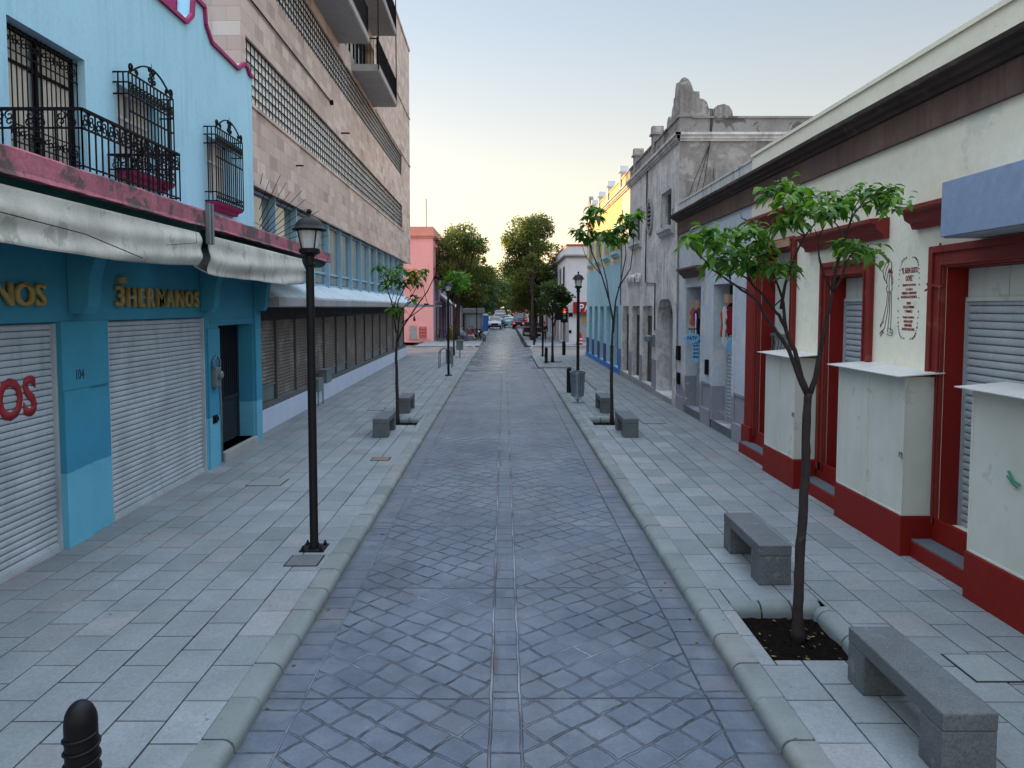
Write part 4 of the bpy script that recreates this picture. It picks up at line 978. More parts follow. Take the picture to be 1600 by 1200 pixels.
# red frames
def rframe(y0, y1, z0, z1, w=.20, th=.05, nm='door_frame'):
    mb = MB()
    mb.box(RX-th, RX+.002, y1, y1+w, z0, z1+w); mb.box(RX-th, RX+.002, y0-w, y0, z0, z1+w); mb.box(RX-th, RX+.002, y0, y1, z1, z1+w)
    t2 = th+.03; w2 = w*.28
    mb.box(RX-t2, RX-th-.001, y1+w-w2, y1+w+.015, z0, z1+w+.015); mb.box(RX-t2, RX-th-.001, y0-w-.015, y0-w+w2, z0, z1+w+.015); mb.box(RX-t2, RX-th-.001, y0-w+w2+.001, y1+w-w2-.001, z1+w-w2, z1+w+.015)
    t3 = th+.02; mb.box(RX-t3, RX-th-.001, y1+.02, y1+.05, z0, z1+.05); mb.box(RX-t3, RX-th-.001, y0-.05, y0-.02, z0, z1+.05); mb.box(RX-t3, RX-th-.001, y0-.02, y1+.02, z1+.02, z1+.05)
    o = mb.build(nm, M_redl, C_, bevel=.006)
    # painted reveal
    mb = MB(); mb.box(RX+.003, RX+.33, y1-.012, y1-.002, z0, z1-.002); mb.box(RX+.003, RX+.33, y0+.002, y0+.012, z0, z1-.002); mb.box(RX+.003, RX+.33, y0+.013, y1-.013, z1-.014, z1-.003)
    mb.build('reveal', M_red, o); return o
def lintel(y0, y1, z, mat=M_redl):
    mb = MB(); x = RX
    pr = [(x, z-.13), (x-.07, z-.13), (x-.10, z-.06), (x-.17, z-.02), (x-.19, z+.05), (x-.27, z+.08), (x-.27, z+.13), (x, z+.15)]
    mb.prism(pr, 'y', y0, y1); return mb.build('lintel_cornice', mat, C_)
f1 = rframe(*O1, .45, 4.18, .17); f2 = rframe(*O2, .45, 3.57, .22); f3 = rframe(*O3, .50, 3.57, .24)
mb = MB(); mb.box(RX-.09, RX-.053, 13.05, 14.62, 4.20, 4.34); mb.build('header_board', M_wood, f1)
mb = MB(); mb.box(RX-.09, RX+.002, 14.80, 15.28, .1, 3.9); mb.box(RX-.14, RX+.002, 14.78, 15.30, .1, .62); mb.build('red_pilaster', M_red, C_, bevel=.008)
lintel(12.75, 14.95, 4.74); lintel(9.82, 12.38, 4.16); lintel(7.9, 9.16, 4.20)
# dark red base, plinths under cabinets and steps
mb = MB(); mb.box(RX-.05, RX, 1.5, 15.3, 0, .58)
for (a, b_) in ((11.80, 13.22), (8.58, 10.32), (5.2, 7.38)): mb.box(RX-.42, RX-.051, a, b_, 0, .58)
for (a, b_) in ((7.383, 8.577), (10.323, 11.797), (13.223, 14.95)): mb.box(RX-.30, RX+.34, a, b_, 0, .29); mb.box(RX-.048, RX+.34, a+.02, b_-.02, .292, .46)
mb.build('red_base', M_red, C_, bevel=.008)
for (a, b_) in ((7.39, 8.57), (10.33, 11.79), (13.23, 14.94)):
    mb = MB(); mb.box(RX-.29, RX-.055, a, b_, .29, .315); mb.build('step_slab', M_slate, C_, bevel=.004)
# shutters and doors
def rshut(y0, y1, z0, z1, mat, zpanel=None, nm='roller_shutter', x=RX+.27, sgn=-1, par=None, pn=3, parent=C_):
    mb = MB(); zt = zpanel or z1; shutter(mb, x, y0+.03, y1-.03, z0+.05, zt, sgn, .088, .024); o = mb.build(nm, mat, parent)
    mb = MB(); mb.box(x+.02*sgn, x-.02*sgn, y0+.03, y1-.03, z0, z0+.05); mb.box(x-.02*sgn, x+.05*sgn, y0+.003, y0+.03, z0, zt); mb.box(x-.02*sgn, x+.05*sgn, y1-.03, y1-.003, z0, zt); mb.build('shutter_rail', mat, o)
    if zpanel:
        mb = MB(); w = (y1-y0-.04)/pn
        for i in range(pn): mb.box(x, x+.03*sgn, y0+.02+w*i+.006, y0+.02+w*(i+1)-.006, zt+.02, z1-.02)
        mb.box(x-.01*sgn, x, y0+.01, y1-.01, zt-.02, z1); mb.box(x, x+.045*sgn, y0+.01, y1-.01, zt-.03, zt+.018); mb.build('upper_panel', M_cab, o)
    return o
rshut(*O2, .46, 3.57, M_shutg, 3.22)
rshut(5.0, O3[1], .51, 3.57, M_shutg, 3.20, pn=5)
mb = MB(); x = RX+.30
mb.box(x, x+.02, O1[0], O1[1], .46, 4.16); mb.box(x-.03, x, 13.07, 13.10, .46, 4.1); mb.box(x-.03, x, 13.8, 13.86, .46, 4.1); mb.box(x-.03, x, 14.55, 14.6, .46, 4.1); mb.box(x-.03, x, 13.1, 14.55, 2.55, 2.62)
d = mb.build('door', M_cab, C_)
mb = MB(); x = RX+.20
for i in range(10): y = 13.12+1.44*i/9; mb.box(x, x+.012, y-.009, y+.009, .5, 2.55)
for i in range(9):
    y = 13.12+1.44*i/9; w = .16
    for k in range(8): z = .52+k*.25; mb.tube([(x-.01, y, z), (x-.01, y+w, z+.25)], .006, 4); mb.tube([(x-.012, y+w, z), (x-.012, y, z+.25)], .006, 4)
mb.box(x-.02, x+.02, 13.07, 14.6, 2.52, 2.58); mb.build('folding_gate', M_meter, d)
# blue projecting sign box
mb = MB(); mb.box(RX-.45, RX-.002, 3.0, 7.93, 3.86, 4.45); s_ = mb.build('sign_box', M_sign, C_, bevel=.008)
mb = MB(); mb.box(RX-.43, RX-.01, 3.0, 7.90, 3.845, 3.858); mb.build('sign_underside', M_conc, s_)
mb = MB(); mb.tube([(RX-.03, 8.62, 3.86), (RX-.05, 8.66, 3.5), (RX-.04, 8.70, 3.36), (RX-.06, 8.85, 3.30)], .012, 5); mb.tube([(RX-.06, 8.80, 3.38), (RX-.06, 8.5, 3.33)], .02, 5); mb.build('sign_cable', M_redl, C_)
# painted advertisement: a bride in outline and a column of text inside a dotted border
def inked(name, mb, mat=M_redink): return mb.build(name, mat, C_)
mb = MB(); ox, oz = 9.93, 2.70
def L2(pts, r=.0045): mb.tube([(RX-.004, oy_, z_) for oy_, z_ in [(ox+.06-u*1.25, oz+v) for u, v in pts]], r, 4)
L2([(.13, .72), (.05, .80), (.03, .90), (.08, .99), (.15, 1.03), (.20, 1.00), (.21, .94), (.19, .90)]); L2([(.06, .77), (.10, .92), (.15, .99)]); L2([(.10, .72), (.13, .84), (.16, .93)])
L2([(.13, .70), (.11, .64), (.13, .60), (.17, .62), (.20, .60), (.23, .64), (.21, .76), (.19, .86)]); L2([(.17, .62), (.16, .74), (.17, .84)]); L2([(.20, .84), (.23, .80), (.24, .72), (.21, .70)])
L2([(.14, .60), (.12, .42), (.06, .22), (.01, .12)]); L2([(.17, .60), (.15, .35), (.10, .12), (.04, .05)]); L2([(.19, .60), (.185, .3), (.16, .06)]); L2([(.215, .6), (.225, .3), (.22, .08)])
L2([(.00, .14), (.04, .19), (.08, .20)]); L2([(.0, .03), (.04, .08), (.08, .09)]); L2([(.01, .0), (.05, .04), (.09, .06)]); L2([(.14, .04), (.20, .02), (.26, .03), (.24, .06), (.19, .06)]); L2([(.18, .12), (.25, .10), (.27, .05)])
mb.build('bride_drawing', M('dark_outline_ink', (.10, .07, .07), bump=0), C_)
mb = MB(); mb.lathe([(.001, 0), (.028, 0), (.028, .004), (.001, .004)], 0, 0, 8); v = mb.v[:]; mb2 = MB(); fs = mb.f[:]
for (u, w, k) in ((.165, .885, .9), (.19, .87, .7), (.20, .90, .6), (.215, .865, .6)): mb2.add([(RX-.003-p[2], ox+.06-u*1.25+p[0]*k, oz+w+p[1]*k) for p in v], fs)
inked('bouquet', mb2)
mb2 = MB(); n = 42
for i in range(n):
    t = i/n*2*math.pi; cu, cw = math.cos(t), math.sin(t)
    u = .62+.235*math.copysign(abs(cu)**.45, cu); w = .515+.52*math.copysign(abs(cw)**.6, cw); k = rs.uniform(.25, .45)
    mb2.add([(RX-.003-p[2], ox-u+p[0]*k, oz+w+p[1]*k+rs.uniform(-.008, .008)) for p in v], fs)
mb2.build('dotted_border', M('dark_outline_ink', (.1, .07, .07)), C_)
def ad(s, z, h, w): text_mesh('painted_lettering', s, h, w, M_redink, C_, (RX-.001, ox-.63, oz+z), -1, ext=.003, font_bold=.012)
ad('"EL BUEN GUSTO', .835, .075, .37); ad('DOVEL"', .735, .075, .17)
for s, z, w in (('EQUIPOS DE NOVIA', .665, .30), ('XV AÑOS', .615, .16), ('PRIMERA COMUNION', .565, .33), ('BAUTIZOS-ACCESORIOS', .515, .36), ('CIRIOS', .435, .10), ('VELAS-PURISIMA', .385, .26), ('Y PRIMICE', .330, .18),
                ('TRAJES-CAMISAS', .250, .27), ('PANTALONES', .200, .20), ('UNIFORMES', .150, .17), ('TROFEOS-BALONES', .100, .29)): ad(s, z, .034, w)
# grey portion: frames, doors, lower panelling
for i, (a, b_) in enumerate((G1, G2)):
    mb = MB(); w = .13
    mb.box(RX-.035, RX+.001, a-w, a, .3, 3.65+w); mb.box(RX-.035, RX+.001, b_, b_+w, .3, 3.65+w); mb.box(RX-.035, RX+.001, a, b_, 3.65, 3.65+w); mb.build('door_frame', M_gwhite, C_, bevel=.004)
    o = rshut(a, b_, .31, 2.45, M_shutg, None, x=RX+.34)
    mb = MB(); mb.box(RX+.36, RX+.40, a+.02, b_-.02, 2.46, 3.63); mb.build('dark_transom', M_dark, o)
    mb = MB(); mb.box(RX-.02, RX+.42, a+.01, b_-.01, .1, .298); mb.build('door_step', M_slate, C_)
for y0, y1 in ((18.75, 20.8),): lintel(y0, y1, 4.05, M_brown)
for (a, b_) in ((15.32, 16.2), (18.0, 18.85)):
    mb = MB(); mb.box(RX-.03, RX, a, b_, 1.13, 1.19); mb.box(RX-.03, RX, a, a+.05, .1, 1.13); mb.box(RX-.03, RX, b_-.05, b_, .1, 1.13); mb.box(RX-.06, RX, a, b_, .0, .52); mb.build('lower_panelling', M('grey_dado', (.26, .26, .30), rough=.85, var=.15, bump=.4, bs=12), C_, bevel=.005)
mb = MB(); mb.box(RX-.05, RX, 20.65, 21.6, 0, .5); mb.build('base_course', M_gwhite, C_)
mb = MB(); mb.tube([(RX-.03, 21.58, 5.3), (RX-.03, 21.56, 3.0), (RX-.03, 21.57, 2.0)], .025, 6); mb.build('drain_pipe', M_weathd, C_)
# merchandise hanging in the grey doorways
def bundle(y, z0, z1, seed, label):
    r_ = random.Random(seed); e = empty('hanging_costumes', (RX+.12, y, z0), label, 'costumes', 'costumes hung in the grey doorways')
    for k in range(7):
        yy, dz = y+r_.uniform(-.22, .22), r_.uniform(0, .5); zt = z1-dz*.6; zb = max(z0, zt-r_.uniform(.45, .9)); w = r_.uniform(.06, .12); xx = RX+.07+.03*k
        pts = [(yy-w*.3, zt), (yy+w*.3, zt), (yy+w*.9, zt-.12), (yy+w*.6, (zt+zb)/2), (yy+w*1.1, zb), (yy, zb-.04), (yy-w*.9, zb+.03), (yy-w*.5, (zt+zb)/2), (yy-w*.9, zt-.12)]
        
        mb = MB()
        if k % 3 == 0: mb.prism(pts, 'x', xx-.12, xx-.095)
        else: mb.prism([(RX+.02+.04*(k-3)+(p[0]-yy)*.9, p[1]) for p in pts], 'y', yy, yy+.03)
        mb.build('costume', [M('crimson_cloth', (.30, .01, .03)), M('black_cloth', (.015, .012, .02)), M('tan_cloth', (.30, .17, .07)), M('white_cloth', (.6, .6, .62)), M('orange_cloth', (.5, .1, .03)), M('purple_cloth', (.06, .02, .14))][(k+seed) % 6], e, bevel=.006)
    mb = MB(); mb.box(RX+.02, RX+.28, y-.16, y+.16, z1, z1+.20); mb.build('cardboard_box', M_wood, e)
bundle(19.6, 1.95, 3.1, 3, 'crimson and white costumes hanging in the farther grey doorway'); bundle(17.0, 2.0, 3.2, 8, 'tan and dark purple costumes hanging in the nearer grey doorway')
def oval(name, y, z, a, b_, xw, label, tail=False):
    e = empty(name, (RX-.2, y, z), label, 'sign'); n = 26
    M_os = M('pale_blue_sign_board', (.22, .46, .70), rough=.4, bump=0)
    mb = MB(); mb.prism([(xw+a*math.cos(2*math.pi*i/n), z+b_*math.sin(2*math.pi*i/n)) for i in range(n)], 'y', y, y+.03)
    if tail:
        mb.prism([(xw+.02, z-.62), (xw+.11, z-.68), (xw+.20, z-.62), (xw+.20, z-.1), (xw+.02, z-.1)], 'y', y+.031, y+.055)
    mb.build('sign_board', M_os, e, bevel=.004)
    mb = MB(); mb.tube([(RX, y+.04, z+b_+.1), (xw-.1, y+.04, z+b_+.1)], .015, 5); mb.tube([(xw, y+.04, z+b_+.1), (xw, y+.04, z+b_-.04)], .008, 4); mb.build('sign_bracket', M_iron, e)
    return e
o = oval('oval_sign', 19.25, 2.28, .22, .14, 5.02, 'oval pale blue PATY sign with a lettered tail board beside the far grey doorway', True)
INK = M('navy_sign_ink', (.01, .03, .12), bump=0)
text_mesh('sign_lettering', 'PATY', .10, .26, INK, o, (5.02, 19.248, 2.23), 0, ext=.004, font_bold=.02)
for i, s in enumerate(('SALON', 'DE JUGOS', 'RENTA DE', 'DISFRACES')): text_mesh('sign_lettering', s, .05, .14, INK, o, (5.13, 19.279, 2.05-i*.10), 0, ext=.004, font_bold=.02)
oval('oval_sign', 16.5, 2.22, .22, .20, 5.42-.12, 'blank oval pale blue sign at the grey doorway nearest the red pilaster')
for (y, z, h, w, lb) in ((21.35, 1.75, .42, .34, 'black meter box between arch and far grey doorway'), (18.35, 1.58, .38, .16, 'narrow black meter box between the two grey doorways'), (21.3, 1.0, .34, .22, 'small black hatch low on the grey wall')):
    mb = MB(); mb.box(RX-.07, RX, y-w/2, y+w/2, z-h/2, z+h/2); mb.box(RX-.08, RX-.07, y-w/2+.03, y+w/2-.03, z-h/2+.04, z+h/2-.04); tag(mb.build('meter_box', M_iron, bevel=.006), lb, 'meter box')
# white metal display cabinets
def cabinet(y0, y1, label, latch=True):
    e = empty('display_cabinet', ((RX-.22), (y0+y1)/2, .58), label, 'cabinet', 'white metal cabinets on the red base')
    x0, x1 = RX-.40, RX-.052
    mb = MB(); n, k = 16, 22; vs = []   # dented front sheet
    for i in range(n+1):
        for j in range(k+1):
            y, z = y0+(y1-y0)*i/n, .60+1.66*j/k; edge = min(i, n-i)/n*min(j, k-j)/k
            vs.append((x0+.05*edge*math.sin(y*5.1+z*3.3)+.02*edge*math.sin(z*9+y*4), y, z))
    mb.add(vs, [(i*(k+1)+j, i*(k+1)+j+1, (i+1)*(k+1)+j+1, (i+1)*(k+1)+j) for i in range(n) for j in range(k)])
    mb.build('front_sheet', M_cab, e, smooth=True)
    mb = MB(); mb.box(x0+.001, x1, y0, y0+.012, .60, 2.27); mb.box(x0+.001, x1, y1-.012, y1, .60, 2.27); mb.box(x0+.012, x1, y0, y1, .585, .60)
    mb.box(x0-.008, x0+.01, y0-.006, y0+.022, .59, 2.27); mb.box(x0-.008, x0+.01, y1-.022, y1+.006, .59, 2.27); mb.box(x0-.026, x0+.01, (y0+y1)/2-.010, (y0+y1)/2+.010, .60, 2.26); mb.box(x0-.006, x0+.01, y0, y1, .585, .61)
    mb.build('body', M_cab, e, bevel=.003)
    mb = MB(); mb.add([(x0-.14, y0-.10, 2.275), (x1+.06, y0-.10, 2.315), (x1+.06, y1+.10, 2.315), (x0-.14, y1+.10, 2.275), (x0-.14, y0-.10, 2.285), (x1+.06, y0-.10, 2.33), (x1+.06, y1+.10, 2.33), (x0-.14, y1+.10, 2.285)],
                      [(0, 3, 2, 1), (4, 5, 6, 7), (0, 1, 5, 4), (1, 2, 6, 5), (2, 3, 7, 6), (3, 0, 4, 7)]); mb.build('roof_sheet', M_cabroof, e)
    if latch: mb = MB(); mb.box(x0-.03, x0-.008, y0+.0, y0+.05, 1.30, 1.36); mb.tube([(x0-.03, y0+.02, 1.33), (x0-.03, y0-.03, 1.30)], .01, 6); mb.build('latch', M_meter, e)
    return e
cabinet(8.60, 10.30, 'widest white metal cabinet, middle of the three on the red base')
cabinet(11.85, 13.18, 'narrow white metal cabinet farthest along the red base, behind the tree')
c3 = cabinet(5.25, 7.35, 'white metal cabinet with a green smear, nearest the camera at the right edge', False)
mb = MB(); mb.tube([(RX-.412, 6.78, 1.55), (RX-.412, 6.74, 1.50), (RX-.412, 6.70, 1.47), (RX-.412, 6.62, 1.45)], .012, 4); mb.tube([(RX-.412, 6.80, 1.50), (RX-.412, 6.72, 1.44), (RX-.412, 6.66, 1.42)], .008, 4)
mb.build('green_smear', M('green_paint', (.05, .25, .18)), c3)

# ================================================================== TWO STOREY WEATHERED BUILDING (right)
D_ = empty('old_building', (RX, 26, 0), 'weathered grey two storey building with stepped gable corner and oval vent', 'building')
SY = 31.9; D0, D1 = 21.62, 45.2
W_ = [(22.35, 23.8, 5.60, 6.75), (27.5, 29.1, 5.60, 6.75)]; Wb = [(32.5, 34.0, 5.6, 6.75), (35.5, 37.0, 5.6, 6.75), (38.7, 40.2, 5.6, 6.75), (42.1, 43.6, 5.6, 6.75)]
Gd = [(25.25, 26.95), (27.55, 29.15), (29.95, 31.5)]; Bd = [(32.7, 34.1), (35.1, 36.5), (37.5, 38.9), (39.9, 41.3), (42.4, 43.8)]
RXd = RX-.02
mb = MB(); facade(mb, RXd, D0, SY, -.1, 8.1, [(22.15, 24.45, .28, 3.36, .6)] + [(a, b_, .35, 3.15, .32) for a, b_ in Gd] + [(*w, .30) for w in W_], -1); wl = mb.build('grey_front', M_weath, D_)
mb = MB(); facade(mb, RXd, SY, D1, -.1, 5.2, [(a, b_, .35, 3.15, .32) for a, b_ in Bd], -1); mb.build('blue_front', M_lblue, D_)
mb = MB(); facade(mb, RXd, SY, D1, 5.2, 8.1, [(*w, .30) for w in Wb], -1); mb.build('upper_front', M_lblue2, D_)
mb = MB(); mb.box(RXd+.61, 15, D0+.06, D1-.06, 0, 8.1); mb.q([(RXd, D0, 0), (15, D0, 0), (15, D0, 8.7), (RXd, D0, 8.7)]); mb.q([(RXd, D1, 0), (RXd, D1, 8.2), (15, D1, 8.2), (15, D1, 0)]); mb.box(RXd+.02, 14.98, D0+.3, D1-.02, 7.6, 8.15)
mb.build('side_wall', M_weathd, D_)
mb = MB(); mb.box(RXd-.01, RXd+.3, D0-.01, SY-.8, 8.22, 8.68); mb.box(RXd+.31, 15, D0-.01, D0+.3, 8.22, 8.64); mb.box(RXd-.05, RXd+.35, D0-.05, SY-.8, 8.68, 8.74); mb.box(RXd+.36, 15, D0-.05, D0+.35, 8.64, 8.70)
mb.build('parapet', M_par, D_)
mb = MB(); mb.box(RXd-.01, RXd+.3, SY-.8+.002, D1, 8.22, 8.66); mb.box(RXd-.05, RXd+.35, SY-.8+.002, D1, 8.66, 8.72); mb.build('parapet', M_lblue2, D_)
mb = MB()
for (x_, z0, z1) in ((.06, 7.98, 8.04), (.10, 8.04, 8.14), (.16, 8.14, 8.215)): mb.box(RXd-x_, RXd-.002, D0-x_, D1, z0, z1); mb.box(RXd-x_+.001, 15, D0-x_, D0-.001, z0+.001, z1-.001)
mb.build('cornice', M_weath, D_)
# stepped and curved gable at the corner, on both faces
prof = [(0, 8.70), (0, 9.72), (.04, 9.80), (.12, 9.83), (.22, 9.78), (.31, 9.66), (.37, 9.48), (.40, 9.42), (.56, 9.42), (.57, 9.22), (.68, 9.20), (.78, 9.12), (.83, 8.98), (.84, 8.93), (.98, 8.92), (1.10, 9.02), (1.28, 9.06), (1.44, 9.0), (1.53, 8.86), (1.56, 8.70)]
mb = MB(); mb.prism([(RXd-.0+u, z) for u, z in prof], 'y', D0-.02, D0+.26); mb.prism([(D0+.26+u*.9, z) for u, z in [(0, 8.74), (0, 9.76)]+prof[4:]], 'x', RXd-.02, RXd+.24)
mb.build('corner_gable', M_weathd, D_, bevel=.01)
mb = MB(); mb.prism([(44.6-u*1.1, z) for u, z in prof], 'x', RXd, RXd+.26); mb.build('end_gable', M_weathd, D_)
for i, y in enumerate((25.2, 28.7, 32.2, 36.0, 39.3, 42.2)):
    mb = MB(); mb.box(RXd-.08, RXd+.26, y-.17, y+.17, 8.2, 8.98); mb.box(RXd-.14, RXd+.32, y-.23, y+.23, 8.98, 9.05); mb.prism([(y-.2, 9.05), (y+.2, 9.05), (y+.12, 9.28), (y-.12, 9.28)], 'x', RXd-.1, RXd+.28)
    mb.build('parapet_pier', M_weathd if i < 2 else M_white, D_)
for i, w in enumerate(W_+Wb):
    a, b_, c, d = w; mb = MB(); t = .14; x = RXd
    mb.box(x-.05, x+.001, a-t, a, c, d+t); mb.box(x-.05, x+.001, b_, b_+t, c, d+t); mb.box(x-.05, x+.001, a, b_, d, d+t)
    mb.prism([(x, c-.26), (x-.08, c-.22), (x-.10, c-.14), (x-.18, c-.10), (x-.18, c-.0), (x, c-.0)], 'y', a-t-.05, b_+t+.05)
    fr = mb.build('window_frame', M('old_white_frame', (.50, .50, .48), var=.2, patch=((.28, .27, .26), 3, .6)) if i < 2 else M_lblue, D_)
    mb = MB(); mb.box(x+.22, x+.235, a+.01, b_-.01, c+.01, d-.01); mb.build('pane', M_glassd, fr)
    mb = MB(); mb.box(x+.17, x+.218, (a+b_)/2-.03, (a+b_)/2+.03, c, d); mb.box(x+.17, x+.218, a, a+.05, c, d); mb.box(x+.17, x+.218, b_-.05, b_, c, d); mb.build('casement', M_navy if i > 1 else M_meter, fr)
# oval vent
mb = MB(); n = 28; ri = [(25.75+.36*math.cos(2*math.pi*i/n), 6.28+.50*math.sin(2*math.pi*i/n)) for i in range(n)]; ro = [(25.75+.50*math.cos(2*math.pi*i/n), 6.28+.64*math.sin(2*math.pi*i/n)) for i in range(n)]
vs = [(RXd-.07, *p) for p in ri]+[(RXd-.07, *p) for p in ro]+[(RXd, *p) for p in ro]+[(RXd, *p) for p in ri]
fs = []
for i in range(n):
    j = (i+1) % n; fs += [(i, j, n+j, n+i), (n+i, n+j, 2*n+j, 2*n+i), (3*n+i, 3*n+j, j, i)]
mb.add(vs, fs); ov = mb.build('oval_frame', M_conc, D_)
mb = MB(); mb.q([(RXd-.01, *p) for p in ri])
mb.build('oval_pane', M_dark, ov); mb = MB(); [mb.box(RXd-.05, RXd-.02, 25.4, 26.1, 5.9+.15*k, 5.94+.15*k) for k in range(6)]; mb.build('oval_louvre', M_meter, ov)
# arch spandrels and shutters
for sg, yc in ((1, 22.15), (-1, 24.45)):
    mb = MB()
    pts = [(yc, 3.36)] + [(yc+sg*.75*(1-math.cos(R(a))), 3.36-.75*(1-math.sin(R(a)))) for a in range(0, 91, 10)][::1]
    mb.prism(pts, 'x', RXd+.002, RXd+.58); mb.build('arch_shoulder', M_weath, D_)
o = rshut(22.2, 24.4, .30, 2.72, M_shutg, None, x=RXd+.5, parent=D_)
mb = MB(); mb.box(RXd+.46, RXd+.5, 22.2, 24.4, 2.74, 3.3); mb.build('shop_sign', M_conc, D_); text_mesh('sign_lettering', 'EL MIRADOR', .30, 2.0, M_iron, D_, (RXd+.459, 23.3, 2.86), -1, ext=.01, font_bold=.02)
for i, (a, b_) in enumerate(Gd+Bd):
    m_ = M_shutd if i < 3 else (M('brown_wood_door', (.14, .07, .05), var=.25), M_shutg, M('pink_brown_door', (.22, .13, .12), var=.25), M_navy, M_meter)[(i-3) % 5]
    o = rshut(a, b_, .37, 3.13, m_, 2.82, x=RXd+.24, pn=2, parent=D_)
    mb = MB()
    for sg, yc in ((1, a), (-1, b_)): mb.prism([(yc, 3.15)] + [(yc+sg*.2*(1-math.cos(R(t))), 3.15-.2*(1-math.sin(R(t)))) for t in range(0, 91, 15)], 'x', RXd+.002, RXd+.2)
    mb.build('opening_corner', M_weath if i < 3 else M_lblue, o)
mb = MB()
mb.box(RXd-.05, RXd, 24.6, SY, .0, .33); mb.box(RXd-.05, RXd+.6, 22.15, 24.45, 0, .27); mb.build('base_course', M_conc, D_)
mb = MB()
for (a, b_) in ((31.9, 32.68), (34.12, 35.08), (36.52, 37.48), (38.92, 39.88), (41.32, 42.38), (43.82, 45.18)): mb.box(RXd-.012, RXd-.001, a, b_, .34, 1.25)
mb.build('navy_dado', M_navy, D_)
mb = MB(); mb.box(RXd-.06, RXd, SY+.01, D1, 0, .34); mb.box(RXd-.013, RXd-.001, SY+.02, 32.68, .34, 1.25); mb.build('blue_base', M_bright, D_)
mb = MB()
for (a, b_) in ((27.0, 27.5), (24.5, 25.2), (29.2, 29.9)): mb.box(RXd-.012, RXd-.001, a, b_, .34, 1.3)
mb.build('grey_dado', M('grey_dado', (.26, .26, .30)), D_)
text_mesh('wall_lettering', 'ZAPAMELI', .34, 3.0, M('white_letter', (.7, .7, .7), bump=0), D_, (RXd-.03, 28.75, 4.05), -1, ext=.06, font_bold=.01)
mb = MB()
for k, dz in enumerate((0, .6, 1.1)): mb.tube([(RXd+.9+k*.05, D0-.04, 8.9), (RXd+.88, D0-.05, 7.9), (RXd+.75-.14*k, D0-.05, 6.9), (RXd+.55-.22*k, D0-.04, 5.9)], .010, 4)
mb.build('cable', M_rubber, D_); mb = MB(); mb.tube([(RXd+1.0, D0-.04, 7.2), (RXd+1.02, D0-.04, 6.3), (RXd+.9, D0-.04, 6.0)], .008, 4); mb.build('cable', M_rubber, D_); mb = MB(); mb.tube([(RXd-.03, 26.3, 8.0), (RXd-.03, 26.4, 4), (RXd-.03, 24.7, 3.9), (RXd-.03, 24.7, 2.3)], .02, 5)
mb.build('cable', M_rubber, D_)
mb = MB(); mb.tube([(RXd-.05, 31.5, 7.3), (RXd-.05, 31.75, 4.6), (RXd-.05, 31.9, 3.2)], .02, 5); mb.build('drain_pipe', M_rubber, D_)
e = empty('wall_lamp_box', (RXd-.1, 24.85, 2.0), 'grey junction box on the pier left of the arched doorway', 'box')
mb = MB(); mb.box(RXd-.10, RXd, 24.7, 25.0, 1.75, 2.15); mb.lathe([(.02, 1.9), (.14, 1.95), (.14, 2.1), (.02, 2.15)], RXd-.2, 24.85, 8); mb.build('box', M_meter, e)

# ================================================================== WHITE CORNER BUILDING (right, past the crossing)
F_ = empty('corner_building', (5.05, 58.5, 0), 'white two storey corner building with red roof line past the crossing on the right', 'building')
FX, FY = 5.05, 58.5
mb = MB(); mb.box(FX, FX+13, FY, FY+24, 0, 8.0); mb.build('wall', M_white, F_)
mb = MB(); mb.box(FX-.03, FX+13, FY-.03, FY+24, 8.0, 8.16); mb.build('red_coping', M('red_coping', (.42, .07, .03)), F_)
mb = MB(); mb.box(FX-.12, FX+13, FY-.12, FY+24, 7.1, 7.2); mb.box(FX-.22, FX+13, FY-.22, FY+24, 7.2, 7.32); mb.build('cornice', M_conc, F_)
mb = MB(); mb.box(FX-.01, FX+.22, FY-.03, FY+.0, .3, 3.0); mb.box(FX+1.1, FX+13, FY-.03, FY-.002, .3, 3.1); mb.box(FX-.03, FX-.002, FY+.02, FY+24, .3, 3.0); mb.build('tile_cladding', M_tile, F_)
for i in range(6):
    y = FY+1.4+i*3.7
    mb = MB(); mb.box(FX-.06, FX-.001, y-.1, y+1.2, 4.3, 6.5); fr = mb.build('window_frame', M_conc, F_); mb = MB(); mb.box(FX-.075, FX-.061, y, y+1.1, 4.4, 6.4); mb.build('pane', M_glassd, fr)
    mb = MB(); mb.box(FX-.07, FX-.031, y-.1, y+1.5, .3, 2.9); fr = mb.build('door_frame', M_mauve, F_); mb = MB(); mb.box(FX-.085, FX-.071, y, y+1.4, .3, 2.8); mb.build('door', M_white, fr)
mb = MB(); mb.box(FX+.55, FX+4.2, FY-.35, FY-.05, 2.60, 3.52); sg = mb.build('shop_sign', M('red_shop_sign', (.30, .012, .02), rough=.5, bump=0), F_); text_mesh('sign_lettering', 'PA', .62, 1.0, M('white_letter', (.7, .7, .7)), sg, (FX+1.5, FY-.351, 2.74), 0, ext=.01, font_bold=.02)
mb = MB(); mb.box(FX+.18, FX+.52, FY-.06, FY-.031, 2.34, 2.66); mb.box(FX+.22, FX+.44, FY-.04, FY-.004, 1.0, 1.25); mb.box(FX+1.3, FX+1.65, FY-.05, FY-.031, 1.9, 2.4, 1); mb.build('notice', [M_iron, M('yellow_notice', (.4, .28, .05))], F_)
mb = MB()
for i in range(14): mb.box(FX-.6, FX-.56, FY+.5+i*.2, FY+.52+i*.2, 3.6, 4.5)
mb.box(FX-.6, FX, FY+.4, FY+3.4, 3.5, 3.6); mb.box(FX-.61, FX-.55, FY+.4, FY+3.4, 4.5, 4.54); mb.build('balcony', M_iron, F_)
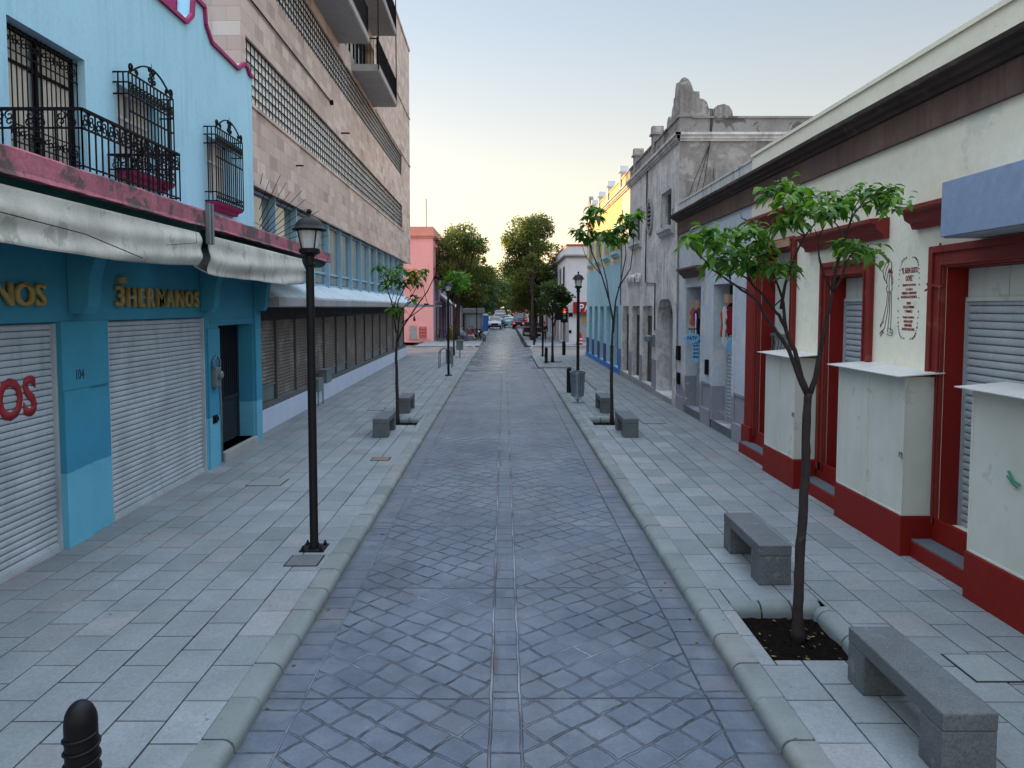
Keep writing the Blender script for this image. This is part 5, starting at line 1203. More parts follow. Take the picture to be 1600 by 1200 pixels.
mb = MB(); mb.prism([(5.75, .1), (6.3, .1), (6.2, 1.05), (5.9, 1.05)], 'y', 57.6, 57.66); mb.box(5.8, 6.25, 57.58, 57.6, .5, .62, 1); mb.box(5.78, 6.28, 57.58, 57.6, .25, .37, 1)
tag(mb.build('road_barrier', [M('barrier_red', (.5, .03, .03)), M('barrier_white', (.7, .7, .7))]), 'red and white slanted barrier board by the white corner building', 'barrier')
# ================================================================== STREET FURNITURE
def make_lamp(x, y):
    e = empty('street_lamp', (0, 0, ZP), None, None)
    z = ZP
    mb = MB(); mb.box(-.15, .15, -.15, .15, z, z+.015)
    for sx in (-1, 1):
        for sy in (-1, 1): mb.lathe([(.022, z+.015), (.022, z+.045), (.012, z+.05), (.012, z+.07)], sx*.11, sy*.11, 6)
    for a in range(4):
        t = R(90*a); mb.prism([(.05, 0), (.11, 0), (.05, .10)], 'y', -.005, .005) if False else None
    mb.build('base_plate', M_black, e)
    mb = MB(); mb.lathe([(.065, z+.015), (.062, z+.06), (.052, z+.09), (.050, 3.55), (.048, 3.60)], seg=16); mb.build('pole', M_black, e, smooth=True, auto=40)
    mb = MB(); mb.lathe([(.048, 3.60), (.075, 3.61), (.075, 3.63), (.060, 3.64), (.060, 3.72), (.10, 3.745), (.125, 3.76), (.125, 3.80), (.10, 3.805)], seg=16); mb.build('collar', M_black, e)
    mb = MB(); mb.lathe([(.098, 3.80), (.150, 4.03), (.150, 4.035)], seg=8, a0=R(22.5)); gl = mb.build('lamp_glass', M_lampg, e)
    mb = MB()
    for k in range(4):
        t = R(45+90*k); mb.tube([(.104*math.cos(t), .104*math.sin(t), 3.79), (.163*math.cos(t), .163*math.sin(t), 4.04)], .009, 4)
    for r_, zz in ((.108, 3.80), (.162, 4.03)): mb.lathe([(r_-.01, zz-.01), (r_+.006, zz-.01), (r_+.006, zz+.012), (r_-.01, zz+.012)], seg=8, a0=R(22.5))
    mb.build('lantern_frame', M_black, gl)
    mb = MB(); mb.lathe([(.155, 4.035), (.205, 4.03), (.208, 4.045), (.178, 4.065), (.165, 4.10), (.135, 4.145), (.09, 4.18), (.04, 4.20), (.022, 4.215), (.018, 4.23), (.032, 4.245), (.034, 4.265), (.022, 4.285), (.004, 4.29)], seg=20); mb.build('lamp_roof', M_black, e, smooth=True, auto=40)
    e.location = (x, y, ZP); return e
LAMP = make_lamp(-2.36, 8.85)
tag(LAMP, 'black lantern street lamp nearest the camera, beside the shop house awning', 'street lamp', 'black lantern lamps along both pavements')
for x, y, lb in ((-2.42, 31.6, 'black lantern lamp in front of the pink corner house, second along the left pavement'), (2.50, 24.3, 'black lantern lamp behind the metal bin on the right pavement'),
                 (2.42, 44.6, 'black lamp post behind the leafy young tree before the crossing'), (-2.55, 68.5, 'black lamp post beside the grey kiosk past the crossing'), (-2.6, 98, 'small black lamp post far along the left side by the blue cubicle'), (2.6, 92, 'small far black lamp post right of the road under the big tree')):
    c = copy_tree(LAMP); c.location = (x, y, ZP); c['label'] = lb

def make_bench():
    e = empty('concrete_bench', (0, 0, 0)); H_, Wd, L = .44, .355, 1.26
    mb = MB(); mb.box(-Wd/2, Wd/2, 0, L, H_-.12, H_); mb.build('seat_slab', M_bench, e, bevel=.012)
    for a, b_ in ((0, .26), (L-.26, L)):
        mb = MB(); mb.box(-Wd/2+.002, Wd/2-.002, a+.002, b_-.002, 0, H_-.121); mb.build('leg', M_bench, e, bevel=.010)
    return e
BEN = make_bench()
bl = [((2.93, 7.65), 'grey concrete bench behind the near tree pit on the right pavement'), ((2.95, 4.42), 'grey concrete bench in front of the near tree pit, nearest the camera'),
      ((2.93, 16.5), 'grey concrete bench just in front of the second right tree pit'), ((2.93, 20.35), 'grey concrete bench just behind the second right tree pit, near the bin'),
      ((-2.84, 16.5), 'grey concrete bench in front of the left tree pit'), ((-2.84, 20.3), 'grey concrete bench behind the left tree pit')]
for i, ((x, y), lb) in enumerate(bl):
    o = BEN if i == 0 else copy_tree(BEN); o.location = (x, y, ZP); tag(o, lb, 'bench', 'concrete benches beside the tree pits')

def bollard(x, y, h, r, label, rings=False):
    e = empty('bollard', (x, y, ZP), label, 'bollard', 'black bollards along the pavements')
    pr = [(r*1.05, ZP), (r*1.05, ZP+.03), (r, ZP+.04), (r, ZP+h-.12)]
    for i in range(1, 8): a = R(90*i/7); pr.append((r*math.cos(a)+.0005, ZP+h-.12+.12*math.sin(a)))
    mb = MB(); mb.lathe(pr, x, y, 22); mb.build('post', M_black, e, smooth=True, auto=50)
    if rings:
        mb = MB(); n = 200; z0, z1 = ZP+.12, ZP+h-.17; turns = 9
        mb.tube([(x+(r+.004)*math.cos(2*math.pi*turns*i/n), y+(r+.004)*math.sin(2*math.pi*turns*i/n), z0+(z1-z0)*i/n) for i in range(n+1)], .009, 6); mb.build('wire_coil', M_black, e, smooth=True)
    return e
bollard(-2.235, 3.70, .93, .081, 'black dome topped bollard wound with wire in the near left corner', True)
bollard(2.30, 25.35, .90, .085, 'black bollard standing left of the metal bin')
bollard(2.28, 38.7, .88, .085, 'black bollard left of the leafy young tree before the crossing'); bollard(2.40, 57.2, .85, .08, 'black bollard at the far right kerb of the crossing')
bollard(2.7, 62, .85, .07, 'black bollard beside the man walking in black'); bollard(-2.35, 70.5, .9, .08, 'black bollard behind the parked motorcycle near the kiosk')

def bin_(x, y, label, square=False):
    e = empty('litter_bin', (x, y, ZP), label, 'litter bin')
    if not square:
        mb = MB(); n = 20; r, r2, z0, z1 = .235, .20, .36, 1.06
        for k in range(n):
            a0, a1 = 2*math.pi*(k+.08)/n, 2*math.pi*(k+.92)/n
            mb.q([(x+r2*math.cos(a0), y+r2*math.sin(a0), z0), (x+r2*math.cos(a1), y+r2*math.sin(a1), z0), (x+r*math.cos(a1), y+r*math.sin(a1), z1), (x+r*math.cos(a0), y+r*math.sin(a0), z1)])
        mb.lathe([(r2-.02, z0-.05), (r2+.012, z0-.05), (r2+.012, z0+.03), (r2-.02, z0+.03)], x, y, 20); mb.lathe([(r-.015, z1-.03), (r+.018, z1-.03), (r+.018, z1+.02), (r-.015, z1+.02)], x, y, 20, caps=False)
        mb.build('basket', M_zinc, e)
        mb = MB(); mb.lathe([(r2-.03, z0), (r-.03, z1-.06)], x, y, 16, caps=False); mb.build('liner', M_meter, e)
        mb = MB(); mb.tube([(x, y, ZP), (x, y, .32)], .03, 8); mb.box(x-.16, x+.16, y-.02, y+.02, .28, .31); mb.box(x-.02, x+.02, y-.16, y+.16, .28, .31); mb.box(x-.09, x+.09, y-.09, y+.09, ZP, ZP+.012)
        for sx in (-1, 1): mb.tube([(x+sx*.14, y, .30), (x+sx*.02, y, .16)], .012, 5)
        mb.build('stand', M_zinc, e)
    else:
        mb = MB(); mb.box(x-.2, x+.2, y-.17, y+.17, .55, 1.08); mb.box(x-.23, x+.23, y-.2, y+.2, 1.08, 1.14); mb.box(x-.21, x-.19, y-.18, y-.17, .5, 1.1); mb.build('bin_box', M_meter, e, bevel=.01)
        mb = MB(); mb.box(x-.03, x+.03, y-.03, y+.03, ZP, .55); mb.build('stand', M_meter, e)
bin_(2.33, 22.7, 'round galvanised litter bin in front of the right hand lamp post')
bin_(-2.62, 43.2, 'square dark litter bin by the left kerb before the crossing', True)
rk = empty('bicycle_rack', (-2.9, 36.2, ZP), 'grey arched tube bicycle rack behind the second left lamp', 'bicycle rack')
for yy in (35.8, 36.6):
    mb = MB(); mb.tube([(-3.22, yy, ZP), (-3.22, yy, .75)] + [(-2.9-.32*math.cos(R(a)), yy, .75+.32*math.sin(R(a))) for a in range(15, 166, 15)] + [(-2.58, yy, .75), (-2.58, yy, ZP)], .025, 8); mb.build('hoop', M_zinc, rk, smooth=True)
mb = MB(); mb.box(-3.08, -2.72, 38.3, 38.6, ZP, .95); mb.box(-3.11, -2.69, 38.27, 38.63, .95, 1.0); mb.box(-3.0, -2.8, 38.28, 38.3, .5, .8)
tag(mb.build('pavement_cabinet', M_meter, bevel=.015), 'small grey service cabinet behind the bicycle rack', 'cabinet')
# covers in the paving
def cover(x0, x1, y0, y1, mat, label, name='utility_cover'):
    mb = MB(); z = ZP+.004; mb.box(x0, x1, y0, y1, ZP-.01, z, 1); w = .018; mb.box(x0+w, x1-w, y0+w, y1-w, z, z+.004, 0)
    tag(mb.build(name, [mat, M_joint], bevel=.002), label, 'cover')
    return
cover(-2.56, -2.16, 8.22, 8.60, M_bench, 'small dark grey cover beside the foot of the nearest lamp')
cover(3.78, 4.18, 5.62, 6.10, M('pale_cover', (.215, .245, .25), bump=.2), 'square pale cover in the right pavement near the closest bench')
cover(-4.35, -3.75, 12.0, 12.5, M('paved_cover', (.19, .215, .22), bump=.2), 'large paved cover near the blue house door step')
cover(-4.0, -3.5, 20.9, 21.5, M('paved_cover', (.3, .31, .31)), 'paved cover near the meter boxes at the low white wall')
cover(-2.62, -2.25, 14.0, 14.35, M('rusty_cover', (.17, .13, .11), bump=.2), 'brownish worn cover at the left kerb before the left bench')
cover(3.6, 4.2, 18.5, 19.3, M('paved_cover', (.3, .31, .31)), 'paved cover in front of the grey doorways')
mb = MB(); mb.box(-4.62, -4.605, 3.2, 28, ZP+.0012, ZP+.0035); tag(mb.build('slot_drain', M('pale_joint_strip', (.22, .24, .22))), kind='structure')
# traffic light, post, wires
e = empty('traffic_light', (3.77, 45.2, ZP), 'traffic light showing red on a black based grey post before the crossing', 'traffic light')
mb = MB(); mb.lathe([(.11, ZP), (.11, .95), (.085, .96)], 3.77, 45.2, 12); mb.build('post_base', M_black, e)
mb = MB(); mb.lathe([(.085, .96), (.08, 3.25)], 3.77, 45.2, 12); mb.build('post', M('grey_post', (.2, .2, .21)), e)
mb = MB(); mb.box(3.55, 3.99, 44.95, 45.2, 2.15, 3.10); mb.box(3.2, 3.58, 45.02, 45.2, 2.3, 3.0); mb.build('signal_head', M_black, e, bevel=.02)
mb = MB()
for z in (2.45, 2.70): mb.prism([(3.77+.10*math.cos(R(30*k)), z+.0+.10*math.sin(R(30*k))) for k in range(12)], 'y', 44.93, 44.949)
mb.build('dark_lens', M_meter, e)
mb = MB(); mb.prism([(3.77+.13*math.cos(R(30*k)), 2.88+.13*math.sin(R(30*k))) for k in range(12)], 'y', 44.92, 44.948); mb.build('red_lens', emitM('red_signal_glow', (1, .06, .02), 1.1), e)
mb = MB(); mb.lathe([(.05, ZP), (.045, 3.9)], 2.36, 43.9, 8); tag(mb.build('sign_post', M_black), 'thin black post right beside the young tree before the crossing', 'post')
mb = MB(); mb.lathe([(.05, 6.2), (.03, 8.2)], 9.8, 16, 6); mb.tube([(9.6, 16, 7.9), (10, 16, 7.9)], .012, 4); mb.tube([(9.7, 16, 7.6), (9.9, 16, 7.6)], .012, 4); tag(mb.build('roof_antenna', M_meter), 'thin antenna above the cream parapet', 'antenna')

# ================================================================== YOUNG STREET TREES
LEAFG = leafM('young_leaf', (.022, .080, .014), (.13, .25, .025), .38)
LEAFD = leafM('dark_leaf', (.016, .042, .014), (.07, .11, .028), .3)
LEAFW = leafM('tree_leaf', (.034, .055, .016), (.14, .155, .036), .48)
M_bark = M('dark_smooth_bark', (.032, .024, .024), rough=.8, var=.35, vs=9, bump=.8, bs=50, patch=((.09, .075, .07), 12, .62, .6), bdist=.01)
M_bark2 = M('grey_brown_bark', (.055, .042, .036), rough=.9, var=.35, vs=4, bump=.8, bs=20, bdist=.03)
def leaf(mb, base, dirv, nrm, L, w, droop, col):
    """pointed leaf of six faces, folded along its midrib and drooping towards the tip"""
    d = dirv.normalized(); s = d.cross(nrm)
    if s.length < 1e-4: s = d.cross(Vector((1, 0, 0)))
    s.normalize(); up = s.cross(d)
    pts = []
    for t, k in ((0, .06), (.25, .8), (.55, 1.0), (.82, .55), (1, 0)):
        c = base + d*(L*t) - Vector((0, 0, 1))*(droop*L*t*t)
        pts.append((c, k))
    vs = []
    for c, k in pts: vs += [c + s*(w*k*.5) + up*(w*k*.16), c, c - s*(w*k*.5) + up*(w*k*.16)]
    vs = vs[:13]; vs.append(pts[-1][0])
    fs = []
    for i in range(3): fs += [(i*3, i*3+1, i*3+4, i*3+3), (i*3+1, i*3+2, i*3+5, i*3+4)]
    fs += [(9, 10, 12), (10, 11, 12)]
    mb.add([tuple(v) for v in vs[:12]] + [tuple(pts[-1][0])], fs, 0, col)
def leaf_cluster(mb, c, r_, n, L, tone=.5):
    """palmate umbrella of drooping leaflets"""
    c = Vector(c)
    for k in range(n):
        a = r_.uniform(0, 6.283); el = r_.uniform(-.5, .5); d = Vector((math.cos(a)*math.cos(el), math.sin(a)*math.cos(el), math.sin(el)+.1))
        t = min(1, max(0, r_.gauss(tone, .32))); ll = L*r_.uniform(.65, 1.15)
        st = c + d*r_.uniform(.0, .05) + Vector((0, 0, r_.uniform(-.04, .04)))
        leaf(mb, st, d, Vector((r_.uniform(-.4, .4), r_.uniform(-.4, .4), 1)), ll, ll*.50, r_.uniform(.2, 1.0), (t, t, t))
def hand_tree(name, branches, clusters, mapf, label, r0, seed, per=8, L=.13, trunk=None, group='young trees in the paving pits', spread=.5):
    r_ = random.Random(seed); base = trunk[0]; e = empty(name, base, label, 'tree', group)
    mb = MB(); n = len(trunk); pts = [Vector(p) for p in trunk]
    dense = []
    for i in range(n-1):
        for k in range(5): dense.append(pts[i].lerp(pts[i+1], k/5))
    dense.append(pts[-1]); m_ = len(dense)
    mb.tube([p + Vector((r_.uniform(-1, 1), r_.uniform(-1, 1), 0))*.004 for p in dense], [r0*(1.0-.30*i/m_)*(1.25 if i < 2 else 1)*r_.uniform(.95, 1.06) for i in range(m_)], 10)
    o = mb.build('trunk', M_bark, e, smooth=True)
    mb = MB()
    for br in branches:
        w0, w1, pp, dy0, dy1 = br
        q = []
        for i, p in enumerate(pp): t = i/(len(pp)-1); q.append(Vector(mapf(p[0], p[1], dy0+(dy1-dy0)*t)))
        # smooth subdivision
        qq = [q[0]]
        for i in range(len(q)-1):
            a, b_ = q[i], q[i+1]
            qq += [a.lerp(b_, .5) + Vector((r_.uniform(-.006, .006),)*3), b_]
        mb.tube(qq, [w0+(w1-w0)*i/(len(qq)-1) for i in range(len(qq))], 6)
    mb.build('branches', M_bark, e, smooth=True)
    mb = MB()
    for (px, py, dy) in clusters:
        c = Vector(mapf(px, py, dy)); leaf_cluster(mb, c, r_, per, L, r_.uniform(.05, .75))
        for _ in range(1): leaf_cluster(mb, c+Vector((r_.uniform(-.07, .07), r_.uniform(-.16, .16), r_.uniform(-.05, .04))), r_, per//2, L*.85, r_.uniform(.2, .6))
    mb.build('leaves', LEAFG, e, smooth=False)
    return e
def pxmap(y0, fx=1130., ):
    c_, s_ = math.cos(math.atan(66/1130.)), math.sin(math.atan(66/1130.))
    def f(px, py, dy=0):   # point of the photograph at distance y0+dy in the real scene
        u = (px-787)/1130; v = (546-py)/1130; d = (u, c_+v*s_, -s_+v*c_); t = (y0+dy)/d[1]
        return (d[0]*t, y0+dy, CAMZ+d[2]*t)
    return f
k7 = lambda pts: [(1060+x/3.244, 270+y/3.244) for x, y in pts]
F7 = pxmap(6.62)
brs = [(0.0234, 0.0042, k7([(650, 1125), (600, 1010), (560, 900), (500, 810), (450, 740), (410, 660), (350, 610), (290, 570), (230, 530), (170, 490), (110, 420), (90, 390)]), 0, -.25),
       (0.0265, 0.0070, k7([(655, 1120), (625, 1040), (590, 900), (560, 840), (540, 780), (510, 720), (480, 690), (430, 620), (380, 575), (340, 530), (265, 490)]), 0, .3),
       (0.0172, 0.0049, k7([(545, 790), (535, 700), (525, 630), (500, 560), (475, 500), (440, 440)]), .1, .35), (0.0156, 0.0042, k7([(520, 690), (540, 570), (562, 500), (600, 400), (640, 320), (690, 260), (730, 212)]), .1, -.1),
       (0.0265, 0.0112, k7([(668, 1118), (695, 1040), (712, 940), (728, 860), (748, 760), (765, 680), (780, 600)]), 0, -.15), (0.0156, 0.0035, k7([(780, 600), (800, 480), (830, 370), (855, 300), (880, 220), (920, 170), (955, 120)]), -.15, -.3),
       (0.0109, 0.0028, k7([(772, 590), (740, 520), (712, 420), (705, 330), (690, 285)]), -.12, -.3), (0.0109, 0.0028, k7([(828, 380), (830, 300), (800, 260), (760, 225)]), -.2, .1), (0.0125, 0.0028, k7([(785, 600), (830, 530), (850, 450), (890, 400), (940, 380)]), -.15, -.35),
       (0.0094, 0.0028, k7([(480, 600), (455, 480), (450, 350), (480, 260), (510, 150), (515, 120)]), .25, .2), (0.0094, 0.0028, k7([(380, 575), (345, 500), (320, 440), (310, 400)]), .2, .3), (0.0078, 0.0021, k7([(640, 320), (620, 260), (570, 240), (560, 200)]), 0, .2),
       (0.0078, 0.0021, k7([(640, 320), (600, 300), (600, 250)]), 0, .1), (0.0070, 0.0021, k7([(870, 250), (900, 190), (950, 160), (1010, 120), (1060, 90)]), -.25, -.4), (0.0078, 0.0021, k7([(265, 540), (240, 480), (235, 400)]), -.1, -.1), (0.0078, 0.0021, k7([(410, 660), (340, 590), (270, 560), (240, 500)]), -.1, 0),
       (0.0070, 0.0021, k7([(708, 330), (740, 270), (755, 240)]), -.25, -.3), (0.0078, 0.0021, k7([(525, 640), (470, 690), (455, 650), (460, 600)]), .1, .1), (0.0078, 0.0028, k7([(870, 260), (885, 190), (920, 130)]), -.3, -.35), (0.0070, 0.0021, k7([(745, 530), (720, 470), (705, 430)]), -.2, -.1), (0.0062, 0.0021, k7([(345, 240), (320, 230), (312, 205)]), .3, .3)]
cl = [(45, 350), (70, 330), (100, 340), (130, 330), (160, 350), (190, 340), (210, 300), (240, 360), (120, 290), (180, 285), (265, 300), (170, 450), (220, 440), (200, 420), (270, 450), (300, 440), (330, 410), (290, 390), (340, 380), (390, 290), (340, 290), (370, 270), (320, 310), (410, 300), (410, 340),
      (440, 400), (420, 370), (400, 480), (380, 440), (450, 460), (480, 470), (520, 470), (570, 470), (560, 500), (500, 490), (450, 430), (350, 470), (250, 480), (450, 90), (480, 110), (520, 60), (550, 50), (580, 100), (620, 80), (640, 110), (540, 160), (600, 180), (660, 180), (560, 240), (520, 210), (600, 220), (640, 230), (520, 250), (560, 120), (610, 140),
      (720, 130), (750, 120), (780, 170), (840, 150), (820, 130), (750, 200), (720, 180), (800, 190), (700, 160), (840, 190), (900, 100), (950, 80), (1000, 90), (1060, 75), (1100, 140), (1085, 110), (1040, 130), (980, 140), (930, 110), (1010, 160), (1070, 150), (840, 370), (900, 370), (960, 380), (990, 400), (870, 420), (820, 360), (920, 420), (850, 400), (880, 350)]
rc = random.Random(12)
cls = [(1060+x/3.244, 270+y/3.244, rc.uniform(-.35, .35)) for x, y in cl + [(x+rc.uniform(-22, 22), y+rc.uniform(-8, 26)) for x, y in cl]]
tr = hand_tree('street_tree', brs, cls, F7, 'young tree with forked dark trunk in the near right pit before the red shop row', .048, 5, per=5, L=.12,
          trunk=[(2.76, 6.62, -.05), (2.755, 6.62, .5), (2.77, 6.62, 1.0), (2.80, 6.62, 1.6), (2.79, 6.62, 2.05), F7(1263.5, 614)])
# second right tree (slender, tall)
F2 = pxmap(18.9)
brs = [(.030, .010, [(956, 545), (958, 500), (952, 470), (940, 430), (925, 395), (918, 365), (922, 340)], 0, -.3), (.028, .008, [(958, 520), (962, 470), (970, 440), (978, 400), (977, 370)], 0, .2),
       (.020, .006, [(957, 500), (948, 440), (938, 400), (935, 370)], 0, .4), (.018, .005, [(966, 450), (985, 420), (990, 380), (992, 345)], .1, -.2), (.014, .004, [(940, 430), (915, 400), (905, 370)], -.1, -.4)]
cl2 = [(x, y, rc.uniform(-.4, .4)) for x, y in ((905, 365), (912, 372), (900, 360), (920, 340), (926, 330), (934, 338), (916, 352), (930, 372), (940, 366), (950, 362), (958, 370), (966, 358), (974, 352), (985, 345), (993, 338), (998, 332), (972, 372), (982, 366), (962, 378), (945, 375), (925, 360), (975, 340), (925, 325), (936, 328), (988, 352))]
hand_tree('street_tree', brs, cl2, F2, 'slender young tree with flat tiers of leaves between the two right benches', .048, 8, per=13, L=.23, trunk=[(2.86, 18.9, -.05), (2.83, 18.9, 1.0), F2(956, 560), F2(957, 540)])
# left tree
F3 = pxmap(18.9)
brs = [(.026, .007, [(620, 535), (630, 510), (650, 480), (668, 455), (680, 430), (692, 405)], 0, -.3), (.022, .006, [(619, 520), (614, 480), (606, 455), (600, 435), (594, 425)], 0, -.2), (.022, .006, [(620, 500), (622, 470), (632, 450), (640, 440)], 0, .3),
       (.020, .005, [(619, 540), (625, 490), (645, 460), (655, 440)], 0, .2), (.014, .004, [(616, 480), (622, 455), (612, 435)], .1, .3), (.018, .005, [(628, 505), (648, 490), (668, 475), (660, 440)], 0, -.4), (.012, .004, [(625, 480), (612, 470), (618, 450)], 0, .4)]
cl3 = [(x, y, rc.uniform(-.4, .4)) for x, y in ((588, 420), (595, 416), (600, 428), (610, 438), (618, 432), (622, 416), (628, 424), (636, 440), (630, 446), (645, 430), (655, 425), (660, 432), (652, 444), (606, 448), (640, 425), (648, 436), (662, 424), (615, 422), (600, 440), (626, 440), (620, 482), (628, 486), (612, 484), (648, 462), (645, 470))]
hand_tree('street_tree', brs, cl3, F3, 'thin young tree with several bare stems in the left pit between the benches', .045, 11, per=10, L=.19, trunk=[(-2.79, 18.9, -.05), (-2.80, 18.9, 1.0), F3(619, 560), F3(620, 535)])
# dense small tree before the crossing (right)
def bush_tree(x, y, h0, h1, w, n, L, label, mat, seed, name='street_tree', cat='tree', r0=.05, lean=0, group='young trees in the paving pits', per=5, limbs=7, clump=None, bark=None):
    r_ = random.Random(seed); e = empty(name, (x, y, 0), label, cat, group); H_ = h1-h0; bark = bark or M_bark
    top = Vector((x+lean, y, h0+H_*.35)); mb = MB()
    tp = [Vector((x+lean*t*t+r_.uniform(-.03, .03)*t, y+r_.uniform(-.03, .03), (h0+H_*.35)*t)) for t in [i/7 for i in range(8)]]
    mb.tube(tp, [r0*(1.35-.7*i/7 if i else 1.6) for i in range(8)], 8); mb.build('trunk', bark, e, smooth=True)
    cent = []; mb = MB()
    K = clump or 26
    for i in range(K):
        # points inside an uneven rounded crown
        while True:
            a, b_, c = r_.uniform(-1, 1), r_.uniform(-1, 1), r_.uniform(-1, 1)
            if a*a+b_*b_+c*c < 1 and a*a+b_*b_+c*c > .12: break
        cz = h0+H_*(.5+.5*c); wk = w*(1.0-.35*max(0, c))*(1 if c > -.5 else .8)
        cent.append((Vector((x+lean+a*wk, y+b_*wk, cz)), r_.uniform(.6, 1.25)))
    for i in range(limbs*2):
        c = cent[i % len(cent)][0]; s_ = tp[4+(i % 4)] if i % 3 else tp[-1]; md = s_.lerp(c, .5) + Vector((r_.uniform(-.1, .1)*w, r_.uniform(-.1, .1)*w, -.06*H_))
        mb.tube([s_, s_.lerp(md, .6), md, md.lerp(c, .6), c], [r0*.55, r0*.45, r0*.34, r0*.2, r0*.08], 5)
    mb.build('branches', bark, e, smooth=True)
    mb = MB(); R0 = w*.36
    for c, k in cent:
        tone = r_.uniform(.1, .9); m_ = int(n/K*k*k)
        for _ in range(m_):
            v = Vector((r_.gauss(0, 1), r_.gauss(0, 1), r_.gauss(0, 1))); v.normalize(); v *= R0*k*r_.uniform(.25, 1.0)**.6; v.z *= .75
            p = c+v; d = Vector((r_.uniform(-1, 1), r_.uniform(-1, 1), r_.uniform(-.9, .5))).normalized(); nn = Vector((r_.uniform(-1, 1), r_.uniform(-1, 1), r_.uniform(-.2, 1)))
            s_ = d.cross(nn)
            if s_.length < .01: continue
            s_.normalize(); ll = L*r_.uniform(.6, 1.3); t = min(1, max(0, r_.gauss(tone, .2)))
            a = p; b2 = p+d*ll*.5+s_*ll*.26; c2 = p+d*ll; d2 = p+d*ll*.5-s_*ll*.26
            mb.q([a, b2, c2, d2], 0, (t, t, t))
    mb.build('crown', mat, e); return e
bush_tree(2.70, 39.9, 2.7, 4.6, .90, 2400, .20, 'small dense round tree in the pit just before the crossing on the right', LEAFD, 21, r0=.06)
bush_tree(-3.1, 45.0, 4.1, 5.3, 1.0, 900, .28, 'bright green flat topped young tree above the second left lamp', leafM('bright_leaf', (.03, .10, .012), (.10, .24, .02), .35), 22, r0=.05)
# big trees past the crossing
TG = 'tall trees lining the far street'
kw = dict(name='tall_tree', group=TG, bark=M_bark2)
bush_tree(-4.3, 66.5, 3.4, 10.3, 3.0, 16000, .25, 'leaning trunk tree in front of the pink corner house, crown above its roof', LEAFW, 31, r0=.22, lean=.5, limbs=10, clump=44, **kw)
bush_tree(2.9, 70.5, 2.4, 12.3, 3.2, 24000, .25, 'tallest tree right of the road, sunlit on its left side', LEAFW, 32, r0=.30, lean=-.2, limbs=14, clump=60, **kw)
bush_tree(2.6, 66.0, 6.0, 8.0, .9, 1500, .24, 'slim second trunk beside the tallest right hand tree', LEAFW, 33, r0=.13, lean=0, limbs=4, clump=12, **kw)
far = [(-4.3, 80, 3.0, 9.6, 2.8, 'wide tree behind the leaning tree, pinkish crown'), (-4.6, 95, 3, 9.4, 3.0, 'third tree down the left side, above the kiosk'), (-4.2, 112, 2.6, 9.2, 3.2, 'fourth tree down the left side'), (-4.0, 132, 2.5, 9.6, 3.6, 'fifth tree down the left side, over the parked vehicles'),
       (4.4, 86, 2.6, 10.4, 2.9, 'second tall tree down the right side, behind the tallest'), (4.6, 102, 3, 9.6, 3.0, 'third tree down the right side'), (4.4, 120, 2.8, 9.8, 3.4, 'fourth tree down the right side over the red truck'), (-3.5, 158, 2.6, 11.5, 4.6, 'dark tree closing the left of the far street'),
       (3.5, 165, 2.6, 12.5, 5.0, 'dark tree closing the right of the far street'), (0.3, 200, 2.4, 13.5, 7.0, 'broad dark tree at the very end of the street')]
for i, (x, y, a, b_, w, lb) in enumerate(far):
    bush_tree(x, y, a, b_, w, 7500, .42, lb, LEAFW if i in (0, 4, 6) else LEAFD, 40+i, r0=.2, limbs=7, clump=34, **kw)
# wood far beyond
mb = MB(); r_ = random.Random(77)
for k in range(26000):
    x = r_.uniform(-45, 45); y = r_.uniform(235, 262); hm = 11.5+3.0*math.sin(x*.21)+1.6*math.sin(x*.63+1); z = hm*(r_.random()**.6)
    d = Vector((r_.uniform(-1, 1), r_.uniform(-1, 1), r_.uniform(-1, 1))).normalized(); s_ = d.cross(Vector((r_.uniform(-1, 1), 1, r_.uniform(-1, 1)))); s_.normalize(); ll = r_.uniform(.6, 1.4); t = r_.random(); p = Vector((x, y, z))
    mb.q([p, p+d*ll*.5+s_*ll*.35, p+d*ll, p+d*ll*.5-s_*ll*.35], 0, (t, t, t))
tag(mb.build('distant_wood', LEAFD), kind='stuff')

# dry leaves blown into the gutters and pits
mb = MB(); r_ = random.Random(5)
for k in range(150):
    z = 1; c = k % 5
    if c == 0: x, y, zz = r_.uniform(-1.85, -1.6), r_.uniform(4.5, 30), .006
    elif c == 1: x, y, zz = r_.uniform(1.6, 1.9), r_.uniform(4.5, 24), .006
    elif c == 2: x, y, zz = r_.uniform(2.34, 3.1), r_.uniform(6.1, 7.1), -.005
    elif c == 3: x, y, zz = r_.uniform(2.5, 4.7), r_.uniform(4.5, 20), ZP+.005
    else: x, y, zz = r_.uniform(-5.3, -2.2), r_.uniform(5, 24), ZP+.005
    a = r_.uniform(0, 6.28); d = Vector((math.cos(a), math.sin(a), r_.uniform(.0, .25))); s_ = Vector((-d.y, d.x, r_.uniform(-.1, .2))); L_ = r_.uniform(.025, .06); p = Vector((x, y, zz)); t = r_.random()
    mb.q([p, p+d*L_*.5+s_*L_*.3, p+d*L_, p+d*L_*.5-s_*L_*.3], 0, (t, t, t))
tag(mb.build('fallen_leaves', leafM('dry_leaf', (.05, .03, .015), (.20, .13, .05), .1)), kind='stuff')
